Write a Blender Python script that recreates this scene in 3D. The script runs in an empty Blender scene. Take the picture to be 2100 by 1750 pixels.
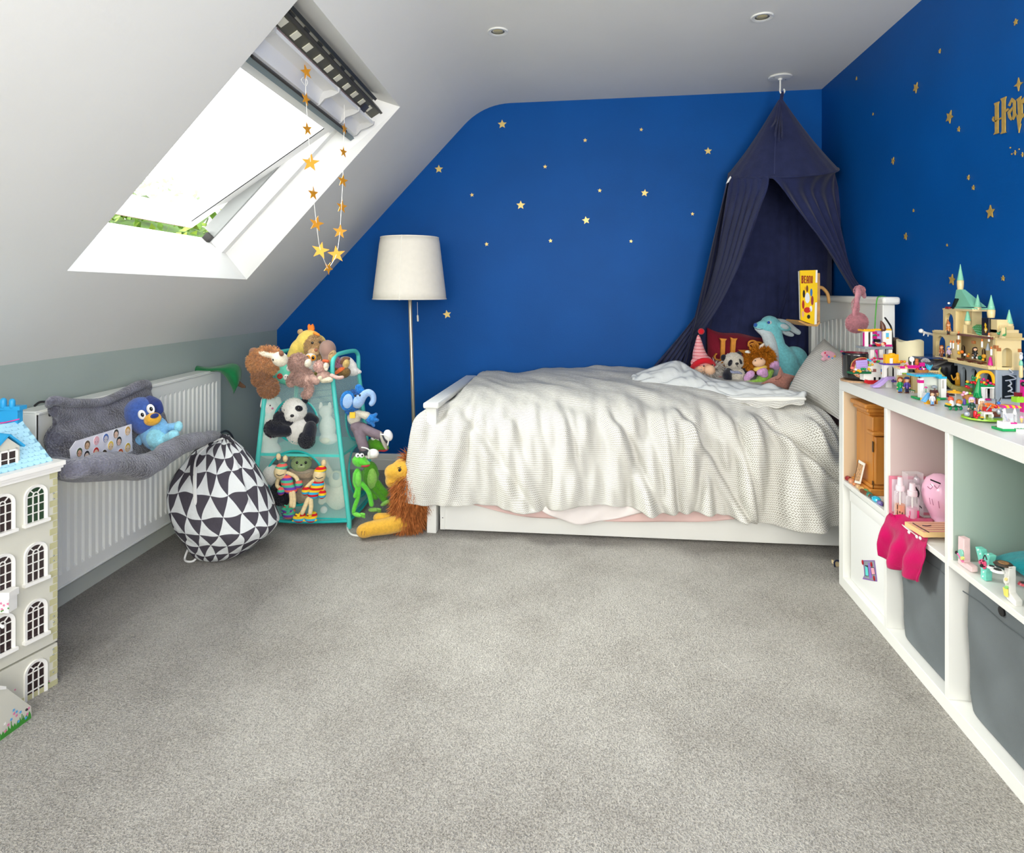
import bpy, bmesh, math, random
from mathutils import Vector as V, Matrix, noise as N
R = random.Random(11)
SC = bpy.context.scene
COL = SC.collection
# ---------------------------------------------------------------- camera
FP, CX, HY, H = 1300.0, 1050.0, 597.0, 1.096      # focal length and horizon for a 2100 x 1750 frame, lens height in metres
TH = math.atan2(171, 1300)
CC, SS = math.cos(TH), math.sin(TH)
cam = bpy.data.cameras.new('camera'); co = bpy.data.objects.new('camera', cam); COL.objects.link(co)
co.location = (0, 0, H); co.rotation_euler = (math.pi/2, 0, TH)
cam.sensor_width = 36; cam.lens = FP/2100*36; cam.shift_y = -(875-HY)/2100
cam.clip_start = .05
SC.camera = co
# ---------------------------------------------------------------- sky and light
w = bpy.data.worlds.new('overcast_sky'); SC.world = w; w.use_nodes = True
bg = w.node_tree.nodes['Background']
bg.inputs[0].default_value = (.98, .99, 1, 1); bg.inputs[1].default_value = 4.0
SC.view_settings.view_transform = 'Standard'; SC.view_settings.look = 'None'
SC.view_settings.gamma = 1; SC.view_settings.use_curve_mapping = False
SC.view_settings.exposure = 0.3
SC.cycles.max_bounces = 8; SC.cycles.diffuse_bounces = 5; SC.cycles.transparent_max_bounces = 24
SC.cycles.sample_clamp_indirect = 8
def area(name, loc, target, sx, sy, power, col=(1, 1, 1), portal=False):
    l = bpy.data.lights.new(name, 'AREA'); l.shape = 'RECTANGLE'; l.size = sx; l.size_y = sy; l.energy = power; l.color = col
    o = bpy.data.objects.new(name, l); COL.objects.link(o); o.location = loc
    o.rotation_euler = (V(target)-V(loc)).to_track_quat('-Z', 'Y').to_euler()
    if portal: l.cycles.is_portal = True
    return o
SLN = V((-.7226, -.0375, .6903))                   # outward normal of the roof slope
area('skylight_daylight', (-3.15, 2.4, 3.45), (-1.25, 2.25, 1.55), 1.7, 1.5, 380, (1, .985, .95))
area('rear_fill', (.75, -1.40, 1.25), (-1.8, 2.1, .55), 1.1, 1.2, 34, (1, .965, .90))  # added fill aimed at the left wall and radiator, source unseen
area('rear_skylight_daylight', (-1.2, -.15, 1.52), (.5, 1.2, .3), 1.0, 1.0, 14, (1, .97, .91))
area('ceiling_fill', (.55, -.5, 1.15), (.25, .4, 2.3), 1.0, .8, 40, (1, .965, .90))  # added up-light behind the camera, soft fill off the ceiling
# ---------------------------------------------------------------- helpers
def ray(px, py):
    u = (px-CX)/FP
    return V((CC*u-SS, SS*u+CC, (HY-py)/FP))
E0 = V((0, 0, H))
def at(px, py, d): return E0+ray(px, py)*d
def onX(px, py, x): r = ray(px, py); return E0+r*(x/r.x)
def onY(px, py, y): r = ray(px, py); return E0+r*(y/r.y)
def onZ(px, py, z): r = ray(px, py); return E0+r*((z-H)/r.z)
def onPl(px, py, p, n): r = ray(px, py); return E0+r*((V(p)-E0).dot(n)/r.dot(n))
def depth(p): return -SS*p[0]+CC*p[1]
RT, FW, UP = V((CC, SS, 0)), V((-SS, CC, 0)), V((0, 0, 1))

MATS = {}
def lin(c): return tuple(((x/255)/12.92 if x/255 <= .04045 else ((x/255+.055)/1.055)**2.4) for x in c)
def M(col, rough=.6, spec=.35, metal=0, nz=None, bump=None, sheen=0, clear=0, trans=0, emit=0, key=None):
    """one procedural material; nz=(scale, amount) mottles the colour, bump=(scale, strength)"""
    k = key or (tuple(col), rough, spec, metal, nz, bump, sheen, clear, trans, emit)
    if k in MATS: return MATS[k]
    m = bpy.data.materials.new('surface'); m.use_nodes = True; MATS[k] = m
    nt = m.node_tree; b = nt.nodes['Principled BSDF']; c = lin(col)
    b.inputs['Base Color'].default_value = (*c, 1); b.inputs['Roughness'].default_value = rough
    b.inputs['Specular IOR Level'].default_value = spec; b.inputs['Metallic'].default_value = metal
    if sheen: b.inputs['Sheen Weight'].default_value = sheen; b.inputs['Sheen Roughness'].default_value = .5
    if clear: b.inputs['Coat Weight'].default_value = clear; b.inputs['Coat Roughness'].default_value = .1
    if trans: b.inputs['Transmission Weight'].default_value = trans
    if nz or bump:
        tc = nt.nodes.new('ShaderNodeTexCoord')
    if nz:
        t = nt.nodes.new('ShaderNodeTexNoise'); t.inputs['Scale'].default_value = nz[0]; t.inputs['Detail'].default_value = 5
        nt.links.new(tc.outputs['Object'], t.inputs['Vector'])
        r = nt.nodes.new('ShaderNodeMix'); r.data_type = 'RGBA'
        r.inputs[6].default_value = (*[max(0, x*(1-nz[1])) for x in c], 1); r.inputs[7].default_value = (*[min(1, x*(1+nz[1])) for x in c], 1)
        mr = nt.nodes.new('ShaderNodeMapRange'); mr.inputs[1].default_value = .3; mr.inputs[2].default_value = .7
        nt.links.new(t.outputs['Fac'], mr.inputs[0]); nt.links.new(mr.outputs[0], r.inputs[0]); nt.links.new(r.outputs[2], b.inputs['Base Color'])
    if bump:
        t2 = nt.nodes.new('ShaderNodeTexNoise'); t2.inputs['Scale'].default_value = bump[0]; t2.inputs['Detail'].default_value = 3
        nt.links.new(tc.outputs['Object'], t2.inputs['Vector'])
        bp = nt.nodes.new('ShaderNodeBump'); bp.inputs['Strength'].default_value = bump[1]; bp.inputs['Distance'].default_value = .01
        nt.links.new(t2.outputs['Fac'], bp.inputs['Height']); nt.links.new(bp.outputs[0], b.inputs['Normal'])
    return m
def plush(c, a=.18, s=90): return M(c, .95, .1, nz=(s, a), bump=(s*3, .5), sheen=.3)
def cloth(c): return M(c, .9, .15, nz=(30, .08), bump=(400, .15), sheen=.15)
def plastic(c): return M(c, .28, .5)
class NG:
    """tiny node-graph helper: values are sockets or floats"""
    def __init__(s, m): s.nt = m.node_tree
    def val(s, v, sock):
        if isinstance(v, (int, float)): sock.default_value = v
        else: s.nt.links.new(v, sock)
    def op(s, o, a, b=None, c=None):
        n = s.nt.nodes.new('ShaderNodeMath'); n.operation = o
        for i, v in enumerate((a, b, c)):
            if v is not None: s.val(v, n.inputs[i])
        return n.outputs[0]
    def xyz(s, sock):
        n = s.nt.nodes.new('ShaderNodeSeparateXYZ'); s.nt.links.new(sock, n.inputs[0]); return n.outputs
    def tc(s, which):
        return s.nt.nodes.new('ShaderNodeTexCoord').outputs[which]
    def mix(s, f, a, b):
        n = s.nt.nodes.new('ShaderNodeMix'); n.data_type = 'RGBA'; s.val(f, n.inputs[0])
        for v, i in ((a, 6), (b, 7)):
            if isinstance(v, tuple): n.inputs[i].default_value = (*v, 1)
            else: s.nt.links.new(v, n.inputs[i])
        return n.outputs[2]
    def noise(s, vec, scale, det=3):
        n = s.nt.nodes.new('ShaderNodeTexNoise'); n.inputs['Scale'].default_value = scale; n.inputs['Detail'].default_value = det
        if vec is not None: s.nt.links.new(vec, n.inputs['Vector'])
        return n.outputs['Fac']
    def bump(s, h, st, dist=.01):
        n = s.nt.nodes.new('ShaderNodeBump'); n.inputs['Strength'].default_value = st; n.inputs['Distance'].default_value = dist
        s.nt.links.new(h, n.inputs['Height']); return n.outputs[0]

WL = {}                                              # world origin of every object made here (no object is rotated)
def root(name, label, cat, loc, group=None, kind=None):
    o = bpy.data.objects.new(name, None); COL.objects.link(o); o.location = loc; o.empty_display_size = .02
    WL[o] = V(loc); o['label'] = label; o['category'] = cat
    if group: o['group'] = group
    return o
class MB:
    def __init__(s): s.v = []; s.f = []; s.uv = {}
    def add(s, vs, fs, uvs=None):
        b = len(s.v); s.v += [V(p) for p in vs]
        for i, f in enumerate(fs):
            if uvs: s.uv[len(s.f)] = [uvs[j] for j in f]
            s.f.append([b+j for j in f])
        return s
    def box(s, lo, hi, M4=None, bev=0):
        x0, y0, z0 = lo; x1, y1, z1 = hi
        if bev:
            bm = bmesh.new(); bmesh.ops.create_cube(bm, size=1)
            for v in bm.verts: v.co = V(((x0+x1)/2+v.co.x*(x1-x0), (y0+y1)/2+v.co.y*(y1-y0), (z0+z1)/2+v.co.z*(z1-z0)))
            bmesh.ops.bevel(bm, geom=bm.edges[:], offset=bev, segments=2, affect='EDGES', profile=.5)
            bm.verts.index_update()
            vs = [v.co.copy() for v in bm.verts]; fs = [[v.index for v in f.verts] for f in bm.faces]; bm.free()
        else:
            vs = [V(p) for p in ((x0, y0, z0), (x1, y0, z0), (x1, y1, z0), (x0, y1, z0), (x0, y0, z1), (x1, y0, z1), (x1, y1, z1), (x0, y1, z1))]
            fs = [(0, 3, 2, 1), (4, 5, 6, 7), (0, 1, 5, 4), (1, 2, 6, 5), (2, 3, 7, 6), (3, 0, 4, 7)]
        if M4 is not None: vs = [M4 @ p for p in vs]
        return s.add(vs, fs)
    def hexa(s, a, b):                               # two quads (4 points each), joined
        return s.add(list(a)+list(b), [(3, 2, 1, 0), (4, 5, 6, 7), (0, 1, 5, 4), (1, 2, 6, 5), (2, 3, 7, 6), (3, 0, 4, 7)])
    def ell(s, c, r, M3=None, seg=20, rings=12):
        vs = []; fs = []; c = V(c)
        for i in range(rings+1):
            t = math.pi*i/rings
            for j in range(seg):
                p = 2*math.pi*j/seg
                q = V((r[0]*math.sin(t)*math.cos(p), r[1]*math.sin(t)*math.sin(p), r[2]*math.cos(t)))
                vs.append(c+(M3 @ q if M3 else q))
        for i in range(rings):
            for j in range(seg):
                a = i*seg+j; b = i*seg+(j+1) % seg
                fs.append((a, a+seg, b+seg, b))
        return s.add(vs, fs)
    def tube(s, pts, rad, seg=10, smooth=True, cap=True, flat=1.0, closed=False):
        pts = [V(p) for p in pts]; rad = rad if isinstance(rad, (list, tuple)) else [rad]*len(pts)
        if smooth and len(pts) > 2: pts, rad = catmull(pts, rad, 5, closed)
        if cap and not closed:                       # round ends
            r0, r1 = rad[0], rad[-1]; d0 = (pts[0]-pts[1]).normalized(); d1 = (pts[-1]-pts[-2]).normalized()
            pre = [(pts[0]+d0*r0*math.sin(a), r0*math.cos(a)) for a in (1.45, 1.1, .6)]
            post = [(pts[-1]+d1*r1*math.sin(a), r1*math.cos(a)) for a in (.6, 1.1, 1.45)]
            pts = [p for p, _ in pre]+pts+[p for p, _ in post]; rad = [r for _, r in pre]+list(rad)+[r for _, r in post]
        vs = []; fs = []; n = len(pts); prev = None
        for i, p in enumerate(pts):
            if closed: t = pts[(i+1) % n]-pts[i-1]
            else: t = pts[min(i+1, n-1)]-pts[max(i-1, 0)]
            t = t.normalized() if t.length > 1e-9 else V((0, 0, 1))
            if prev is None: a = t.orthogonal().normalized()
            else:
                a = prev-t*prev.dot(t); a = a.normalized() if a.length > 1e-6 else t.orthogonal().normalized()
            prev = a; b = t.cross(a)
            for j in range(seg):
                q = 2*math.pi*j/seg
                vs.append(p+a*math.cos(q)*rad[i]+b*math.sin(q)*rad[i]*flat)
        for i in range(n if closed else n-1):
            for j in range(seg):
                k = (i+1) % n
                fs.append((i*seg+j, i*seg+(j+1) % seg, k*seg+(j+1) % seg, k*seg+j))
        if not closed: fs.append(list(range(seg))[::-1]); fs.append([(n-1)*seg+j for j in range(seg)])
        return s.add(vs, fs)
    def lathe(s, prof, c, seg=32, ax=None, cap=True):  # prof [(r, z)...]
        vs = []; fs = []; c = V(c)
        A = ax or Matrix.Identity(3)
        for r, z in prof:
            for j in range(seg):
                q = 2*math.pi*j/seg; vs.append(c+A @ V((r*math.cos(q), r*math.sin(q), z)))
        n = len(prof)
        for i in range(n-1):
            for j in range(seg): fs.append((i*seg+j, i*seg+(j+1) % seg, (i+1)*seg+(j+1) % seg, (i+1)*seg+j))
        if cap:
            fs.append(list(range(seg))[::-1]); fs.append([(n-1)*seg+j for j in range(seg)])
        return s.add(vs, fs)
    def prism(s, poly, off):                         # 3D polygon extruded by the vector off
        n = len(poly); a = [V(p) for p in poly]; b = [p+V(off) for p in a]
        fs = [list(range(n)), list(range(n, 2*n))[::-1]]+[(i, n+i, n+(i+1) % n, (i+1) % n) for i in range(n)]
        return s.add(a+b, fs)
    def grid(s, fn, nu, nv, uv=None):
        vs = [V(fn(i/nu, j/nv)) for j in range(nv+1) for i in range(nu+1)]
        uvs = [(uv(i/nu, j/nv) if uv else (i/nu, j/nv)) for j in range(nv+1) for i in range(nu+1)]
        fs = [(j*(nu+1)+i, j*(nu+1)+i+1, (j+1)*(nu+1)+i+1, (j+1)*(nu+1)+i) for j in range(nv) for i in range(nu)]
        return s.add(vs, fs, uvs)
    def obj(s, name, mat, parent=None, smooth=None, vox=0, bev=0, solid=0, sub=0, label=None, kind=None, flipfix=True):
        me = bpy.data.meshes.new(name)
        c = sum(s.v, V((0, 0, 0)))/max(1, len(s.v))
        me.from_pydata([p-c for p in s.v], [], s.f)
        if s.uv:
            l = me.uv_layers.new(name='uv')
            for p in me.polygons:
                u = s.uv.get(p.index)
                if u:
                    for k, li in enumerate(p.loop_indices): l.data[li].uv = u[k]
        if flipfix and len(s.f) < 40000:
            bm = bmesh.new(); bm.from_mesh(me); bmesh.ops.recalc_face_normals(bm, faces=bm.faces); bm.to_mesh(me); bm.free()
        for m in (mat if isinstance(mat, list) else [mat]): me.materials.append(m)
        o = bpy.data.objects.new(name, me); COL.objects.link(o); WL[o] = c
        if parent is not None: o.parent = parent; o.location = c-WL[parent]
        else: o.location = c
        if smooth is True: me.polygons.foreach_set('use_smooth', [True]*len(me.polygons))
        elif smooth is not False:
            me.polygons.foreach_set('use_smooth', [True]*len(me.polygons)); me.set_sharp_from_angle(angle=math.radians(38))
        if vox:
            r = o.modifiers.new('r', 'REMESH'); r.mode = 'VOXEL'; r.voxel_size = vox; r.use_smooth_shade = True
            r = o.modifiers.new('s', 'SMOOTH'); r.iterations = 4; r.factor = .6
        if solid:
            r = o.modifiers.new('t', 'SOLIDIFY'); r.thickness = solid; r.offset = 0
        if bev:
            r = o.modifiers.new('b', 'BEVEL'); r.width = bev; r.segments = 2; r.limit_method = 'ANGLE'
        if sub:
            r = o.modifiers.new('u', 'SUBSURF'); r.levels = sub; r.render_levels = sub
        if label: o['label'] = label
        if kind: o['kind'] = kind
        return o
def catmull(pts, rad, k, closed=False):
    P = []; Q = []; n = len(pts)
    rng = range(n if closed else n-1)
    for i in rng:
        g = (lambda j: j % n) if closed else (lambda j: max(0, min(n-1, j)))
        p0, p1, p2, p3 = (pts[g(i+j)] for j in (-1, 0, 1, 2)); r1, r2 = rad[g(i)], rad[g(i+1)]
        for t in range(k):
            u = t/k
            P.append(.5*((2*p1)+(p2-p0)*u+(2*p0-5*p1+4*p2-p3)*u*u+(3*p1-3*p2+p3-p0)*u**3)); Q.append(r1+(r2-r1)*u)
    if not closed: P.append(pts[-1]); Q.append(rad[-1])
    return P, Q
def lerp(a, b, t): return a+(b-a)*t
def curve(pts, t):                                   # smooth sample of a list of tuples, t in 0..1
    n = len(pts)-1; x = min(max(t, 0), 1)*n; i = min(int(x), n-1); u = x-i
    g = lambda j: pts[max(0, min(n, j))]
    return tuple(.5*((2*b)+(c-a)*u+(2*a-5*b+4*c-d)*u*u+(3*b-3*c+d-a)*u**3) for a, b, c, d in zip(g(i-1), g(i), g(i+1), g(i+2)))
def sstep(a, b, x): t = min(max((x-a)/(b-a), 0), 1); return t*t*(3-2*t)
def struct(o): o['kind'] = 'structure'; return o
def tag(o, label, cat, group=None):
    o['label'] = label; o['category'] = cat
    if group: o['group'] = group
    return o
def star(r, n=5, k=.42, rot=0): return [((r if i % 2 == 0 else r*k)*math.sin(math.pi*i/n+rot), (r if i % 2 == 0 else r*k)*math.cos(math.pi*i/n+rot)) for i in range(2*n)]
# ================================================================ the room shell
XL = lambda y: -1.86-.066*(y-2)                      # inner face of the low left wall
YB = lambda x: 3.74+(x+1.975)*.0276                  # inner face of the blue back wall
XR = 1.285
def zc_(x): return 2.2276+(x+.5)*.0137               # ceiling height
SA, SB = V((-1.86, 2, .862)), V((-1.975, 3.74, .853))
SLD = V((1.205, 0, 1.268))                           # up the slope
SN = (SB-SA).cross(SLD).normalized()
if SN.z < 0: SN = -SN
mw_white = M((228, 227, 221), .75, .25, nz=(3, .015), bump=(60, .04))
m_left = M((166, 178, 170), .75, .25, nz=(3, .03), bump=(60, .04))
m_blue = M((2, 80, 154), .5, .15, nz=(2.5, .08), bump=(140, .05))
m_trim = M((232, 232, 226), .35, .4)
m_wood_white = M((236, 236, 230), .3, .45)
# carpet: flecked loop pile with brushed patches
m_carpet = bpy.data.materials.new('carpet'); m_carpet.use_nodes = True
g = NG(m_carpet); b = m_carpet.node_tree.nodes['Principled BSDF']; P = g.tc('Object')
fine = g.noise(P, 380, 2); mid = g.noise(P, 210, 2); big = g.noise(P, 2.2, 4); med = g.noise(P, 9, 3)
def mr(x, a, b_): 
    n = g.nt.nodes.new('ShaderNodeMapRange'); g.val(x, n.inputs[0]); n.inputs[1].default_value = a; n.inputs[2].default_value = b_; return n.outputs[0]
fl = g.op('ADD', g.op('MULTIPLY', mr(fine, .40, .60), .5), g.op('MULTIPLY', mr(mid, .38, .60), .5))
c1 = g.mix(fl, lin((64, 60, 53)), lin((216, 211, 201)))
br = g.op('ADD', g.op('MULTIPLY', mr(big, .35, .65), .7), g.op('MULTIPLY', mr(med, .3, .7), .3))
c2 = g.mix(br, lin((136, 130, 120)), lin((192, 188, 179)))
cm = g.mix(.5, c1, c2)
g.nt.links.new(cm, b.inputs['Base Color']); b.inputs['Roughness'].default_value = .95; b.inputs['Specular IOR Level'].default_value = .15
b.inputs['Sheen Weight'].default_value = .25
g.nt.links.new(g.bump(g.op('ADD', g.op('MULTIPLY', fine, .7), mid), .9, .012), b.inputs['Normal'])

fl_mb = MB().box((-2.25, -1.6, -.06), (1.45, 4.0, 0))
struct(fl_mb.obj('floor', m_carpet))
# back wall (ends at the ceiling), right wall, rear wall, low left wall
o_ = V((0, .12, 0)); sB = SB+SLD*0
wp = [(-2.03, -.0), (1.45, 0), (1.45, 2.3), (-.62, 2.27), (-.80, 2.16), (-2.03, .87)]
wall_back = struct(MB().prism([(x, YB(x), z) for x, z in wp], o_).obj('wall_back', m_blue, smooth=False))
wall_right = struct(MB().box((XR, -1.6, 0), (XR+.12, 3.84, 2.3)).obj('wall_right', m_blue))
mrw = MB()
for lo, hi in (((-2.3, -1.62, 0), (-1.2, -1.5, 2.4)), ((.5, -1.62, 0), (1.4, -1.5, 2.4)), ((-1.2, -1.62, 0), (.5, -1.5, .7)), ((-1.2, -1.62, 2.0), (.5, -1.5, 2.4))): mrw.box(lo, hi)
struct(mrw.obj('wall_rear', mw_white))
l0, l1 = V((XL(-1.6), -1.6, 0)), V((XL(3.78), 3.78, 0)); ox = V((-.15, 0, 0)); tz = V((0, 0, .88))
wall_left = struct(MB().hexa([l1, l0, l0+ox, l1+ox], [p+V((0, 0, .862)) for p in (l1, l0, l0+ox, l1+ox)]).obj('wall_left', m_left))
# ceiling: slope with two skylight openings, a soft bend, then flat
def slp(y, t): return V((XL(y), y, .862-.0052*(y-2)))+SLD*t
def uw(p): return p
YO0, YO1, TO0, TO1 = 1.70, 2.79, None, None
OC = [onPl(135, 557, SA, SN), onPl(505, 573, SA, SN), onPl(830, 210, SA, SN), onPl(612, 0, SA, SN)]  # opening corners bl br tr tl
def tof(p): return (p.z-.86)/1.268
YO0 = (OC[0].y+OC[3].y)/2; YO1 = (OC[1].y+OC[2].y)/2; TO0 = (tof(OC[0])+tof(OC[1]))/2; TO1 = (tof(OC[2])+tof(OC[3]))/2
cl = MB()
ys = [-1.6, -.75, .35, YO0, YO1, 3.9]; ts = [-.02, TO0, TO1, .985]
for i in range(5):
    for j in range(3):
        if j == 1 and i in (1, 3): continue
        q = [slp(ys[i], ts[j]), slp(ys[i+1], ts[j]), slp(ys[i+1], ts[j+1]), slp(ys[i], ts[j+1])]
        cl.add(q, [(0, 1, 2, 3)])
def bend(u, v):
    y = lerp(-1.6, 3.9, v); a = slp(y, .985); xm = a.x+.115; b_ = V((xm, y, zc_(xm)-.002)); c_ = V((xm+.17, y, zc_(xm+.17)))
    return a*(1-u)**2+b_*2*u*(1-u)+c_*u*u
cl.grid(bend, 10, 8)
def flat(u, v):
    y = lerp(-1.6, 3.9, v); x0 = slp(y, .985).x+.285; x = lerp(x0, 1.42, u); return V((x, y, zc_(x)))
cl.grid(flat, 6, 8)
ceiling = struct(cl.obj('ceiling', mw_white, smooth=True))
m_ = ceiling.data; m_.set_sharp_from_angle(angle=math.radians(50))
# skirting
def skirt(name, p0, p1, n, h, th, mat):
    p0, p1, n = V(p0), V(p1), V(n); prof = [(0, 0), (th, 0), (th, h*.62), (th*.75, h*.66), (th*.75, h*.92), (th*.45, h), (0, h)]
    a = [p0+n*x+V((0, 0, z)) for x, z in prof]; return struct(MB().prism(a, p1-p0).obj(name, mat))
skirt('baseboard_back', (-1.97, YB(-1.97), 0), (1.28, YB(1.28), 0), (0, -1, 0), .098, .016, m_trim)
skirt('baseboard_left', (XL(-1.5), -1.5, 0), (XL(3.74), 3.74, 0), (1, 0, 0), .09, .016, M((196, 200, 190), .5))
skirt('baseboard_right', (XR, -1.5, 0), (XR, 3.8, 0), (-1, 0, 0), .098, .016, m_trim)
# gold star transfers on the two blue walls
m_gold = M((236, 206, 122), .35, .5, metal=.25, nz=(60, .06)); m_gold2 = M((206, 170, 84), .4, .5, metal=.35, nz=(80, .08))
def decal(px, py, r, wall, rot=0, n=5, k=.46):
    if wall == 'b':
        c = onY(px, py, 3.78); c = onPl(px, py, (-1.975, 3.74-.0015, 0), V((.0276, -1, 0)).normalized())
        ex, ez, nn = V((1, .0276, 0)), V((0, 0, 1)), V((0, -.003, 0))
    else:
        c = onX(px, py, XR-.0015); ex, ez, nn = V((0, -1, 0)), V((0, 0, 1)), V((-.003, 0, 0))
    rr = r*depth(c)/FP
    MB().prism([c+ex*x+ez*z for x, z in star(rr, n, k, rot)], nn).obj('star_decal', m_gold if wall == 'b' else m_gold2, wall_back if wall == 'b' else wall_right, smooth=False)
for q in ((1030, 255, 9.5), (1200, 288, 4.5), (1315, 266, 4), (1452, 310, 8), (900, 347, 9), (1118, 342, 4.5), (968, 400, 4.5), (1068, 421, 9.5), (1230, 391, 4.5),
          (1322, 396, 8), (1202, 452, 8.5), (1129, 494, 4.5), (998, 501, 4.5), (1294, 495, 4), (1420, 439, 4), (917, 645, 9)):
    decal(*q, 'b', R.uniform(-.2, .2))
for q in ((2084, 45, 7, 0), (1928, 105, 5, .5), (1757, 161, 4, .2), (1879, 180, 11.5, .6), (1791, 234, 3, 0), (1948, 240, 14, .5), (1967, 265, 6, .3), (1987, 364, 5.5, .4), (1997, 385, 5.5, .2),
          (2032, 435, 14.5, 0), (1832, 330, 8, .5), (1858, 485, 8, .3), (1874, 432, 3.5, 0), (1953, 574, 12, .2), (2058, 571, 6, .1), (1943, 503, 3, 0), (1700, 372, 2.5, 0)):
    decal(q[0], q[1], q[2], 'r', q[3])
decal(2090, 173, 14, 'r', 0, 4, .33); decal(2083, 313, 5, 'r', 0, 4, .3); decal(2098, 317, 5, 'r', 0, 4, .3)
for q in ((2073, 303), (2091, 306), (2076, 316)): decal(*q, 1.5, 'r', 0, 6, .8)
# gold lettering on the right wall: "Har", running out of the frame
def wr(px, py): return onX(px, py, XR-.0016)
def letter(name, polys):
    mb = MB()
    for p in polys: mb.prism([wr(1900+x/4.86, 120+y/4.861) for x, y in p], (-.003, 0, 0))
    mb.obj(name, m_gold2, wall_right, smooth=False)
letter('letter_h', [[(680, 448), (730, 428), (722, 460), (722, 738), (736, 742), (676, 760), (690, 735), (690, 475)],
                    [(746, 402), (802, 378), (792, 415), (792, 728), (804, 738), (744, 754), (758, 728), (758, 430)],
                    [(672, 578), (682, 582), (672, 600), (676, 616), (690, 622), (752, 586), (752, 600), (690, 634), (668, 626), (660, 606)],
                    [(792, 515), (818, 495), (828, 502), (816, 520), (792, 538)]])
letter('letter_a', [[(820, 468), (858, 392), (893, 420), (893, 545), (905, 556), (872, 612), (862, 596), (870, 560), (870, 440), (852, 432), (836, 476)],
                    [(815, 538), (868, 478), (868, 500), (838, 548), (852, 596), (868, 580), (866, 600), (848, 618), (826, 590)]])
letter('letter_r', [[(905, 410), (950, 374), (940, 420), (944, 545), (958, 575), (940, 640), (948, 655), (928, 742), (906, 570), (922, 560), (914, 430)],
                    [(945, 420), (985, 380), (1010, 400), (1000, 470), (980, 440), (962, 452), (962, 545), (990, 560), (960, 595), (945, 560)]])
# downlights in the ceiling
for i, (px, py) in enumerate(((1021, 64), (1563, 34))):
    c = onZ(px, py, zc_(0)); c = onZ(px, py, zc_(c.x)); d = root('ceiling_downlight', ['white recessed ceiling downlight nearest the sloping ceiling', 'white recessed ceiling downlight nearest the canopy and blue wall'][i], 'downlight', c, 'recessed ceiling downlights')
    MB().lathe([(.028, .0), (.03, -.004), (.043, -.006), (.0455, -.003), (.0455, .004)], c, 32, cap=False).obj('trim_ring', m_trim, d)
    MB().lathe([(.03, -.003), (.024, -.001), (.022, .0)], c, 24, cap=False).obj('reflector', M((150, 145, 120), .3, metal=.6), d)
    MB().lathe([(.001, -.002), (.019, -.002), (.021, -.0005)], c, 20).obj('lens', M((190, 180, 140), .3), d)

# ================================================================ roof window
u_ = V((0, 1, 0)); u_ = (SB-SA).normalized(); w_ = SN.cross(u_).normalized()
if w_.z < 0: w_ = -w_
O0 = slp(YO0, TO0)
WID = (slp(YO1, TO0)-O0).dot(u_); LEN = (slp(YO0, TO1)-O0).dot(w_)
def pl(u, w, d): return O0+u_*u+w_*w+SN*d            # window coordinates: along, up the slope, outwards
win = root('window_1', 'white centre pivot roof window tilted open in the sloping ceiling', 'window', pl(WID/2, 0, 0)); win['kind'] = 'structure'
m_lin = M((238, 238, 234), .5, .3); m_wht = M((240, 240, 238), .25, .5, clear=.2); m_dark = M((52, 50, 48), .5); m_alu = M((150, 150, 146), .35, metal=.5)
fu0, fu1, fw0, fw1, fd0, fd1 = -.02, WID-.095, .05, LEN-.065, .12, .22
def liner(name, a, b): return MB().add([pl(*p) for p in a]+[pl(*p) for p in b], [(0, 1, 5, 4), (1, 2, 6, 5), (2, 3, 7, 6), (3, 0, 4, 7)]).obj(name, m_lin, win, smooth=False)
oc = [(0, 0, 0), (WID, 0, 0), (WID, LEN, 0), (0, LEN, 0)]; ic = [(fu0, fw0, fd0), (fu1, fw0, fd0), (fu1, fw1, fd0), (fu0, fw1, fd0)]
ocw = [slp(YO0, TO0), slp(YO1, TO0), slp(YO1, TO1), slp(YO0, TO1)]
nm = ['sill_lining', 'side_lining', 'head_lining', 'side_lining']
for i in range(4):
    j = (i+1) % 4
    q = [ocw[i], ocw[j], pl(*ic[j]), pl(*ic[i])]
    MB().hexa(q, [p+SN*.03 if k > 1 else p+SN*.02+(w_ if i == 2 else -w_ if i == 0 else u_ if i == 1 else -u_)*.03 for k, p in enumerate(q)]).obj(nm[i], m_lin, win, smooth=False)
def wbar(u0, u1, w0, w1, d0, d1): return [pl(u, w, d) for u, w, d in ((u0, w0, d0), (u1, w0, d0), (u1, w1, d0), (u0, w1, d0))], [pl(u, w, d) for u, w, d in ((u0, w0, d1), (u1, w0, d1), (u1, w1, d1), (u0, w1, d1))]
fr = MB(); ft = .036
for q in ((fu0-.02, fu1+.02, fw0-.05, fw0-.004), (fu0-.02, fu1+.02, fw1-ft, fw1+.02), (fu0-.02, fu0+ft, fw0, fw1), (fu1-ft, fu1+.02, fw0, fw1)): fr.hexa(*wbar(*q, fd0, fd1))
fr.obj('outer_frame', m_wht, win, smooth=False)
MB().hexa(*wbar(fu1-ft-.012, fu1-ft+.002, fw0+.03, fw0+.5, fd1-.03, fd1+.03)).obj('frame_seal', M((150, 152, 150), .5), win, smooth=False)
MB().hexa(*wbar(fu1-ft-.03, fu1-ft-.005, fw0-.004, fw0+.03, fd1-.03, fd1)).obj('frame_catch', m_dark, win, smooth=False)
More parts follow.
